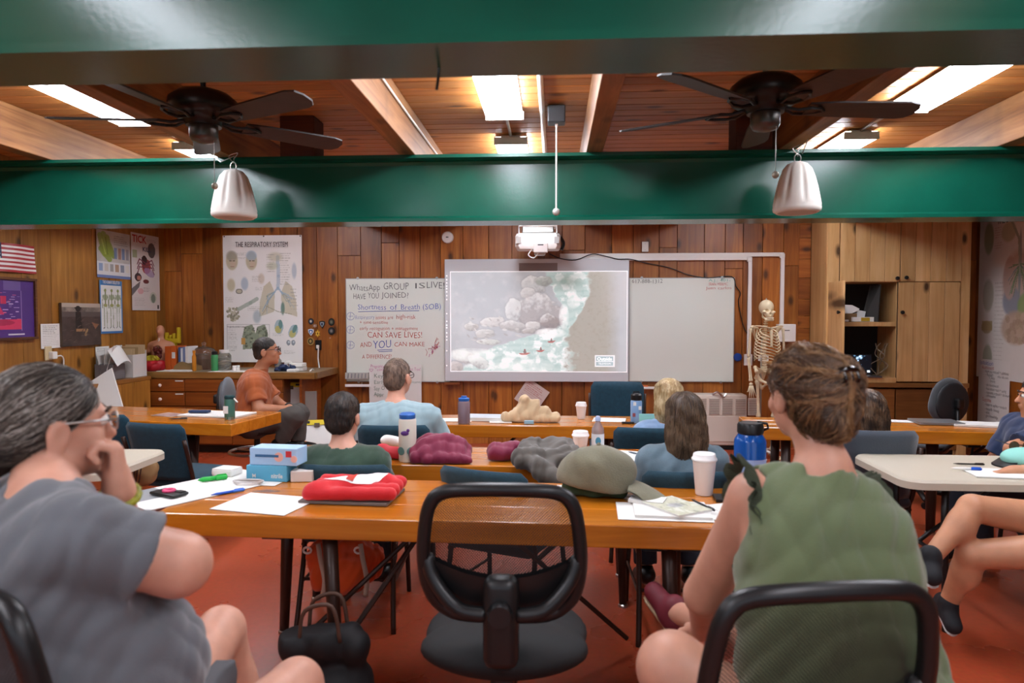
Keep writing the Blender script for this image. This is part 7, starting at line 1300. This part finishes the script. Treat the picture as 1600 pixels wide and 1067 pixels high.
F2.pants(mat('navy shorts cloth', '#18243a', .85), .45, .016, 'shorts', top=.62); F2.shoes(mat('maroon shoe', '#6a1f2c', .6), mat('cream rubber', '#b9a684', .6))
for q in 'LR':   # ruffle round each armhole
    sh = F2.J['sh'+q]; o_ = F2.side*(1 if q == 'R' else -1); pts = []; n = 60
    ctr = sh-V((0, 0, .04))+o_*.004; ax1 = V((0, 0, 1)); ax2 = F2.side.cross(V((0, 0, 1)))
    mb = MB()
    for layer in range(2):
        mb.surf(lambda u, v: ctr+(ax1*math.cos(u*6.283)*(.122+.008*layer)+ax2*math.sin(u*6.283)*.108)-F2.loc+o_*(.012+(.028+.01*math.sin(u*75+layer))*v)+(ax1*math.cos(u*6.283)+ax2*math.sin(u*6.283))*(.012*math.sin(u*88+layer*2)*v+.012*v-.006*layer), 120, 3)
    mb.build('ruffle', mat('dark olive ruffle', '#3a4030', .9), F2.t, smooth=True)
BH = hair_mat('brown hair', '#2e2015', '#503824', .5)
h2 = F2.hair(BH, [((0, -.022, .04), (.086, .106, .09)), ((0, -.075, -.02), (.074, .06, .085), .03), ((.01, -.1, -.07), (.055, .035, .045), .03), ((.03, -.105, .04), (.05, .035, .05), .02), ((.045, -.105, .0), (.035, .035, .045), .02)], cuts=[((0, .08, .06), (0, 1, .2))], subs=[((.1, .055, -.045), (.05, .05, .065)), ((-.1, .055, -.045), (.05, .05, .065)), ((0, .118, -.045), (.085, .072, .1))], noise=(.0035, 55, 8), res=.006)
clipc = npv(F2.hp(.045, -.13, .04)); F2.strands(h2, hair_mat('mid brown strands', '#4a3423', '#6a4d34', .45), 1500, lambda p: (clipc-p)/(np.linalg.norm(clipc-p, axis=1, keepdims=True)+.03)+.25*np.cos(p*90), 11, .012, .0013, 5, .006)
F2.strands(h2, hair_mat('auburn hair', '#7a5636', '#9a744c', .4), 600, lambda p: (clipc-p)/(np.linalg.norm(clipc-p, axis=1, keepdims=True)+.03)+.3*np.sin(p*70), 12, .012, .0013, 9, .009)
cl = T('hair_clip_tmp', 'x', 'x'); bpy.data.objects.remove(cl)
hc = MB(); hc.tube(spline([F2.hp(-.005, -.132, .06)-F2.loc, F2.hp(.015, -.142, .07)-F2.loc, F2.hp(.045, -.14, .068)-F2.loc, F2.hp(.068, -.12, .055)-F2.loc], 5), .008, 8); oc = hc.build('hair_clip', mat('tortoise clip', '#120d0a', .15, coat=.5), F2.t, smooth=True)
for k in range(3): MB().tube(spline([F2.hp(.01+.018*k, -.141, .067)-F2.loc, F2.hp(.012+.018*k, -.15, .048)-F2.loc, F2.hp(.012+.018*k, -.138, .03)-F2.loc], 4), .0045, 6).build('clip_tooth', MATS['tortoise clip'], oc, smooth=True)
F2.eyes()
# ---------------- man in the orange polo on the stool
YM = 5.8; F3 = Fig('man in an orange polo shirt and glasses sitting sideways on the stool', dict(
    head=A(417, 549, YM), neck=A(403, 585, YM), chest=A(398, 608, YM), pelvis=A(396, 657, YM), shR=A(397, 599, YM-.17), shL=A(403, 597, YM+.17), elR=A(404, 639, YM-.24), wrR=A(447, 639, YM-.1), elL=A(436, 632, YM+.18), wrL=A(452, 637, YM+.05),
    hipR=A(400, 660, YM-.09), hipL=A(400, 660, YM+.09), knR=A(461, 650, YM-.12), knL=A(467, 645, YM+.12), anR=A(437, 692, YM-.1), anL=A(466, 692, YM+.1), toR=A(462, 699, YM-.12), toL=A(490, 698, YM+.12)), fat=1.16, res=.008, face=(.97, .16, .1), up=(-.05, 0, 1))
F3.head(); F3.torso(F3.B, 0); F3.arms(); F3.legs(); F3.hand('R', (.9, .3, -.5), (0, .6, -.6), (.6, .7, .8, .8), .0, .6); F3.hand('L', (.8, -.5, -.5), (-.3, -.5, -.5), (.6, .7, .8, .8), .0, .6); F3.body(SK3)
M_or2 = mat('burnt orange pique', '#a8582c', .85, sheen=.2, bump=.3, bscale=260); F3.shirt(M_or2, .72, .014, .066, hem=A(396, 664, YM).z, noise=(.0035, 30, 6), wide=.012, name='polo_shirt')
up = (F3.J['head']-F3.J['neck']).normalized()
MB().surf(lambda u, v: F3.J['neck']-F3.loc+up*(.005+.045*v-.02*math.cos(u*6.28)*0)+(F3.f*math.cos(u*5.6-2.8)+F3.r*math.sin(u*5.6-2.8))*(.082-.012*v), 24, 4).build('collar', M_or2, F3.t, smooth=True); MB().tube([F3.J['neck']-F3.loc+F3.f*.085-V((0, 0, .01)), F3.J['chest']-F3.loc+F3.f*.125+V((0, 0, .05))], .008, 6).build('placket', mat('dark placket', '#5a2f18', .8), F3.t)
F3.pants(mat('grey trousers', '#4a4642', .85, bump=.3, bscale=200), 1.92, .014); F3.shoes(M_black, M_black)
F3.hair(hair_mat('dark short hair', '#17120f', '#3a322c', .6), [((0, -.018, .042), (.079, .1, .086)), ((0, -.06, -.02), (.068, .052, .06), .03)], cuts=[((0, .082, .06), (0, 1, .2))], subs=[((.09, .06, -.04), (.06, .055, .065)), ((-.09, .06, -.04), (.06, .055, .065)), ((0, .12, -.04), (.085, .072, .1)), ((0, -.06, -.11), (.1, .1, .05))], noise=(.0015, 120, 2))
F3.eyes(); F3.glasses(M_black); w0 = F3.J['wrL']-F3.loc; d = (F3.J['wrL']-F3.J['elL']).normalized(); b_ = d.orthogonal().normalized(); c_ = d.cross(b_); MB().tube([w0-d*.02+(b_*math.cos(a)+c_*math.sin(a))*.034 for a in np.linspace(0, 6.28, 15)[:-1]], .01, 8, closed=True).build('wrist_watch', M_black, F3.t, smooth=True)
# ---------------- generic seated listener seen from behind
def listener(label, head, neck, half, Y, face, skin, shirt_m, hair_fn, fat=1.0, seat=.47, sleeve=.6, long=False, drop=.06, pm='dark jeans', lean=.03, res=.009, hem=None, elL=None, elR=None, hs=1.0, reach=.34, twist=0):
    nk = A(*neck); hd = A(*head); px = neck[0]; Rr = Matrix.Rotation(twist, 3, 'Z'); rr = lambda v: Rr@V(v)
    J = dict(head=hd, neck=nk, chest=nk+rr((0, .0, -.16)), pelvis=V((nk.x, nk.y+.02, seat+.09))+rr((0, lean, 0)), shL=nk+rr((-half, 0, -drop)), shR=nk+rr((half, 0, -drop)))
    J['elL'] = V(elL) if elL else J['shL']+rr((-.05, .1, -.26)); J['elR'] = V(elR) if elR else J['shR']+rr((.05, .1, -.26)); J['wrL'] = J['elL']+rr((.12, .22, .03)); J['wrR'] = J['elR']+rr((-.12, .22, .03)); P_ = J['pelvis']
    for q, s in (('L', -1), ('R', 1)):
        J['hip'+q] = P_+rr((s*.09, .02, 0)); J['kn'+q] = P_+rr((s*.12, .42, -.03)); J['an'+q] = V(((P_+rr((s*.12, reach, 0))).x, (P_+rr((s*.12, reach, 0))).y, .1)); J['to'+q] = J['an'+q]+rr((s*.02, .14, -.06))
    F = Fig(label, J, fat, res, face, hs=hs); F.head(); F.torso(F.B, 0); F.arms(); F.legs()
    for q in 'LR': F.hand(q, rr((0, 1, -.1)), (0, 0, -1), (.3, .3, .35, .4))
    F.body(skin); F.shirt(shirt_m, sleeve, .014, .07, hem=seat+.08 if hem is None else hem, noise=(.0035, 26, int(px) % 9), wide=.014); F.pants(mat(pm, '#232a36', .85), 1.9, .012); F.shoes(M_black); hair_fn(F); F.eyes(); return F
def short_hair(m, fit=0):
    def fn(F):
        subs = [((.09, .06, -.04), (.06, .055, .065)), ((-.09, .06, -.04), (.06, .055, .065)), ((0, .12, -.04), (.085, .072, .1)), ((0, -.06, -.125), (.1, .1, .045))]
        F.hair(m, [((0, -.018+fit*.5, .042-fit), (.081-fit, .103-fit, .089-fit)), ((0, -.062+fit, -.02), (.07-fit, .055-fit, .065), .03)], cuts=[((0, .082, .06), (0, 1, .2))], subs=subs, noise=(.002, 110, 4))
        h = [c for c in F.t.children if c.name.startswith('hair')][0]; F.strands(h, m, 900, lambda p: np.array([0, 0, -1.])+.5*np.sin(p*50), 4, .007, .001, 3, .003)
    return fn
F4 = listener('man with short dark hair in a dark green shirt, seen from behind', (537, 651, 3.42), (536, 703, 3.36), .155, 3.36, (.1, .99, -.03), SK1, mat('dark green jersey', '#2c4434', .85, sheen=.3, bump=.3, bscale=300, var=.15, vscale=9), short_hair(hair_mat('dark brown hair', '#100b08', '#3c2c20', .6)), fat=1.05, sleeve=.9, reach=.3)
MB().box((F4.J['neck']-F4.loc)+V((.0, -.128, -.1)), (.006, .004, .06)).build('back_seam_tab', M_paper, F4.t)
F5 = listener('heavy man with cropped grey hair in a pale blue shirt, from behind', (622, 589, 4.42), (618, 634, 4.36), .21, 4.36, (.3, .95, .02), SK1, mat('pale blue jersey', '#8fa9b0', .85, sheen=.3, bump=.3, bscale=300), short_hair(hair_mat('cropped grey hair', '#5a4a40', '#927c6c', .8), .0045), fat=1.3, sleeve=.85, drop=.07, elR=A(688, 690, 4.46), elL=A(556, 690, 4.46), hs=1.02)
F5.glasses(M_black)
def bob(m, ln, seed, m2=None):
    def fn(F):
        pr = [((0, -.022, .04), (.088, .108, .092)), ((.05, -.05, -.06), (.05, .065, .1), .03), ((-.05, -.05, -.06), (.05, .065, .1), .03), ((0, -.085, -.05), (.075, .05, .11), .03)]
        k = .08
        while k < ln: pr += [((.045, -.075, -.06-k), (.05, .045, .09), .03), ((-.045, -.075, -.06-k), (.05, .045, .09), .03), ((0, -.085, -.06-k), (.07, .045, .09), .03)]; k += .06
        h = F.hair(m, pr, cuts=[((0, .05, .06), (0, 1, .35))], subs=[((0, .1, -.05), (.07, .09, .16))], noise=(.0025, 60, seed), res=.007)
        F.strands(h, m2 or m, 1100, lambda p: np.array([0, -.1, -1.])+.12*np.sin(p*60), 18, .014, .0014, seed, .004)
    return fn
listener('blonde woman in a blue shirt in the front row, partly hidden', (1043, 622, 4.46), (1040, 662, 4.42), .13, 4.4, (-.2, .97, 0), SK1, mat('light blue cotton', '#7d98b8', .85, sheen=.2), bob(hair_mat('blonde hair', '#a88a5c', '#e0cda4', .4), .03, 3), fat=.85, sleeve=.7)
listener('woman with long straight brown hair in a grey blue shirt, from behind', (1068, 652, 3.42), (1066, 702, 3.38), .15, 3.38, (-.05, .99, -.03), SK2, mat('grey blue chambray', '#5f7480', .85, sheen=.2, bump=.3, bscale=260, var=.1, vscale=12), bob(hair_mat('long brown hair', '#2e2118', '#4a3828', .5), .14, 5, hair_mat('long brown strands', '#5a4634', '#7a624a', .45)), fat=1.0, sleeve=1.3)
listener('woman with light brown hair mostly hidden behind the green top', (1352, 640, 4.3), (1352, 690, 4.26), .14, 4.26, (-.3, .95, 0), SK2, mat('dark grey cotton', '#3a3f48', .85), bob(hair_mat('light brown hair', '#33231a', '#7a5c42', .42), .1, 7), fat=.9, sleeve=.7)
# ---------------- person in navy at the frame edge, facing the screen side
nk = A(1620, 656, 4.2); F9 = Fig('person in a navy shirt sitting by the flip sheet', dict(head=A(1624, 620, 4.2), neck=nk, chest=nk+V((0, 0, -.16)), pelvis=V((nk.x+.05, nk.y, .56)), shL=nk+V((-.02, -.15, -.06)), shR=nk+V((.0, .17, -.06)), elL=A(1583, 702, 4.0), wrL=A(1570, 725, 4.12), elR=nk+V((-.1, .22, -.3)), wrR=nk+V((-.3, .12, -.33)), hipL=V((nk.x, nk.y-.09, .54)), hipR=V((nk.x, nk.y+.09, .54)), knL=V((nk.x-.38, nk.y-.1, .52)), knR=V((nk.x-.38, nk.y+.1, .52)), anL=V((nk.x-.36, nk.y-.1, .1)), anR=V((nk.x-.36, nk.y+.1, .1)), toL=V((nk.x-.5, nk.y-.1, .04)), toR=V((nk.x-.5, nk.y+.1, .04))), 1.0, .009, (-.93, .35, 0))
F9.head(); F9.torso(F9.B, 0); F9.arms(); F9.legs(); F9.hand('L', (-.8, .4, -.2), (0, 0, -1)); F9.hand('R', (-1, -.2, 0), (0, 0, -1)); F9.body(SK3); F9.shirt(mat('navy jersey', '#16284a', .85, sheen=.2), .8, .014, .07, hem=.54, wide=.012); F9.pants(MATS['dark jeans'], 1.9, .012); F9.shoes(M_black); short_hair(hair_mat('dark brown hair', '#100b08', '#3c2c20', .6))(F9); F9.eyes()
# ---------------- person with crossed bare legs at the beige table
hp_ = V((2.42, 3.08, .53)); nk = V((2.62, 3.12, 1.02)); F10 = Fig('person in dark shorts with crossed bare legs writing at the beige table', dict(head=nk+V((-.04, .02, .17)), neck=nk, chest=nk+V((0, 0, -.16)), pelvis=V((2.48, 3.1, .55)), shR=nk+V((-.02, .17, -.06)), shL=nk+V((.0, -.17, -.06)), elR=V((2.52, 3.42, .79)), wrR=A(1584, 737, 3.47), elL=V((2.55, 2.92, .72)), wrL=V((2.32, 2.98, .72)),
    hipR=V((2.42, 3.2, .56)), hipL=V((2.42, 3.0, .53)), knR=A(1520, 794, 3.14), anR=A(1454, 872, 3.06), toR=A(1458, 902, 2.98), knL=A(1518, 866, 3.1), anL=A(1480, 946, 3.2), toL=A(1490, 978, 3.12)), 1.0, .008, (-.9, .4, -.15))
F10.head(); F10.torso(F10.B, 0); F10.arms(); F10.legs(); F10.hand('R', (-1, .05, -.12), (0, -.3, -1), (.55, .7, .75, .8), .0, .5); F10.hand('L', (-1, .1, -.2), (0, 0, -1)); F10.body(SK4); F10.shirt(mat('teal jersey', '#2c6a66', .85), .7, .014, .07, hem=.54); F10.pants(mat('dark teal shorts', '#142a36', .85), .5, .02, 'shorts', top=.66); F10.shoes(mat('black knit shoe', '#15161a', .8), mat('white rubber', '#c9c6c2', .6)); short_hair(hair_mat('dark brown hair', '#100b08', '#3c2c20', .6))(F10); F10.eyes()
# ================================================================== teaching skeleton on a stand
def skeleton():
    p = atY(1197, 600, 7.3); t = T('skeleton_model', 'life-size ivory skeleton model on a stand beside the blank white board', 'skeleton', (p.x, 7.3, 0), math.radians(8)); M_bone = mat('ivory bone', '#d8c7a4', .5, var=.08, vscale=20); M_dk = mat('bone hollow', '#4a3626', .8)
    zk = 1.57  # skull centre
    S = Sdf(.006); S.ell((0, .02, zk+.03), (.072, .09, .08), k=.02).ell((0, -.045, zk-.035), (.05, .04, .045), k=.02).ell((0, -.05, zk-.055), (.036, .03, .02), k=.012)
    for s in (-1, 1): S.ell((s*.05, -.045, zk-.02), (.018, .03, .012), k=.012); S.ell((s*.031, -.085, zk-.006), (.021, .045, .019), k=.004, sub=True)
    S.ell((0, -.09, zk-.042), (.012, .035, .018), k=.004, sub=True); S.obj('skull', M_bone, t)
    S = Sdf(.005); S.cone((-.045, -.0, zk-.07), (-.03, -.06, zk-.1), .01, .012, .01).cone((.045, 0, zk-.07), (.03, -.06, zk-.1), .01, .012, .01).cone((-.03, -.06, zk-.1), (.03, -.06, zk-.1), .015, .015, .012).cone((-.047, .0, zk-.03), (-.045, 0, zk-.07), .008, .01, .01).cone((.047, 0, zk-.03), (.045, 0, zk-.07), .008, .01, .01); S.obj('jaw', M_bone, t)
    for s in (-1, 1):
        for k in range(4): MB().box((s*(.006+.011*k), -.085+.004*k*k*.6, zk-.079), (.009, .006, .012)).build('tooth', mat('tooth', '#e8dcc4', .4), t)
    MB().tube([(0, .02, zk+.1), (0, .02, zk+.125)], .006, 6).build('hook_screw', M_chrome, t)
    # spine
    zs = np.linspace(zk-.09, .93, 24); ys = .03+.03*np.sin((zs-.93)*7)
    for i, (z, y) in enumerate(zip(zs, ys)):
        r = .014+.011*i/23; MB().lathe([(r, -.009), (r*.85, 0), (r, .009)], (0, y, z), 10).box((0, y+r+.012, z-.005), (.008, .03, .012)).box((0, y+r*.6, z), (r*3.2, .012, .008)).build('vertebra', M_bone, t)
    def yb(z): return float(np.interp(z, zs[::-1], ys[::-1]))
    for k in range(11):
        z = 1.385-.032*k; w_ = .075+.055*math.sin(min(1, (k+1)/7)*1.57); dp = .085+.03*math.sin(min(1, k/6)*1.57); fr = 1 if k < 7 else .82-.16*(k-7)
        for s in (-1, 1):
            pts = [(s*w_*math.sin(a), yb(z)-.075+dp*math.cos(a)*1.0, z-.045*(1-math.cos(a))) for a in np.linspace(.25, .25+2.55*fr, 12)]; MB().tube(pts, .0065, 6).build('rib', M_bone, t, smooth=True)
    S = Sdf(.006); S.cone((0, yb(1.3)-.155, 1.35), (0, yb(1.2)-.175, 1.2), .016, .012, .01); S.obj('breastbone', M_bone, t)
    for s in (-1, 1):
        MB().tube(spline([(s*.01, -.1, 1.385), (s*.07, -.1, 1.4), (s*.12, -.05, 1.405), (s*.16, -.03, 1.4)], 4), .007, 6).build('clavicle', M_bone, t, smooth=True)
        S = Sdf(.006); S.cone((s*.15, .01, 1.39), (s*.09, .07, 1.27), .02, .008, .02).cone((s*.15, .01, 1.39), (s*.06, .08, 1.38), .014, .008, .02).cone((s*.065, .08, 1.37), (s*.085, .075, 1.26), .008, .006, .02); S.obj('scapula', M_bone, t)
        def bone(name, a, b, r, r2=1.7):
            a, b = V(a), V(b); pts = [a, a.lerp(b, .05), a.lerp(b, .14), a.lerp(b, .5), a.lerp(b, .86), a.lerp(b, .95), b]; MB().tube(pts, [r*r2*.7, r*r2, r*1.15, r, r*1.15, r*r2, r*r2*.7], 10).build(name, M_bone, t, smooth=True)
        sx = s*.175; bone('humerus', (sx, 0, 1.38), (sx+s*.02, .0, 1.08), .011); bone('radius', (sx+s*.03, -.01, 1.07), (sx+s*.025, -.06, .83), .0075); bone('ulna', (sx+s*.01, 0, 1.08), (sx+s*.005, -.055, .83), .0075)
        hx, hz = sx+s*.015, .80; MB().sphere((hx, -.062, hz), .022, 8, 6, (1, .6, .8)).build('wrist_bones', M_bone, t)
        for k in range(5):
            dx = (k-2)*.011; e = (hx+dx*2.2, -.075, hz-.15+.012*abs(k-2)+(.05 if k == 0 else 0)); m = (hx+dx*1.5, -.07, hz-.075); MB().tube([(hx+dx*.8, -.065, hz-.015), m, V(m).lerp(V(e), .5), e], [.005, .006, .0048, .003], 6).build('finger_bones', M_bone, t, smooth=True)
        S = Sdf(.007); S.cone((s*.04, .05, .93), (s*.12, .0, .97), .02, .014, .03).cone((s*.12, 0, .97), (s*.125, -.05, .93), .014, .012, .03).cone((s*.125, -.04, .93), (s*.085, -.02, .84), .014, .022, .03).cone((s*.085, -.02, .84), (s*.02, -.06, .81), .018, .012, .02).cone((s*.085, -.01, .83), (s*.05, .0, .75), .016, .014, .02).cone((s*.05, 0, .75), (s*.02, -.055, .8), .012, .011, .02).cone((s*.05, .05, .93), (s*.11, .01, .86), .016, .016, .03); S.obj('hip_bone', M_bone, t)
        bone('femur', (s*.1, -.01, .84), (s*.08, -.01, .44), .0135, 2.0); MB().sphere((s*.08, -.045, .43), .02, 8, 6, (1, .6, 1.1)).build('kneecap', M_bone, t, smooth=True); bone('tibia', (s*.078, 0, .42), (s*.075, .01, .09), .0115, 2.2); bone('fibula', (s*.11, .015, .4), (s*.1, .02, .09), .006)
        S = Sdf(.006); S.cone((s*.08, .045, .05), (s*.085, -.04, .06), .026, .02, .02)
        for k in range(5): S.cone((s*(.07+.008*k), -.04, .05), (s*(.06+.02*k), -.17+.012*k, .025), .01, .008, .008)
        S.obj('foot_bones', M_bone, t)
    S = Sdf(.006); S.cone((0, .05, .95), (0, .07, .84), .035, .012, .02); S.obj('sacrum', M_bone, t)
    MB().tube([(0, .12, .06), (0, .12, 1.2), (0, .09, 1.3)], .01, 8).build('stand_pole', M_chrome, t)
    for k in range(5):
        a = 1.2566*k; d = V((math.cos(a)*.26, math.sin(a)*.26+.12, 0)); MB().tube([(0, .12, .09), d+V((0, 0, .06))], .012, 8).build('stand_foot', M_white, t); MB().lathe([(.022, -.01), (.024, 0), (.022, .01)], d+V((0, 0, .024)), 12, Matrix.Rotation(a, 3, 'Z')@Matrix.Rotation(math.pi/2, 3, 'Y')).build('caster', M_black, t)
skeleton()
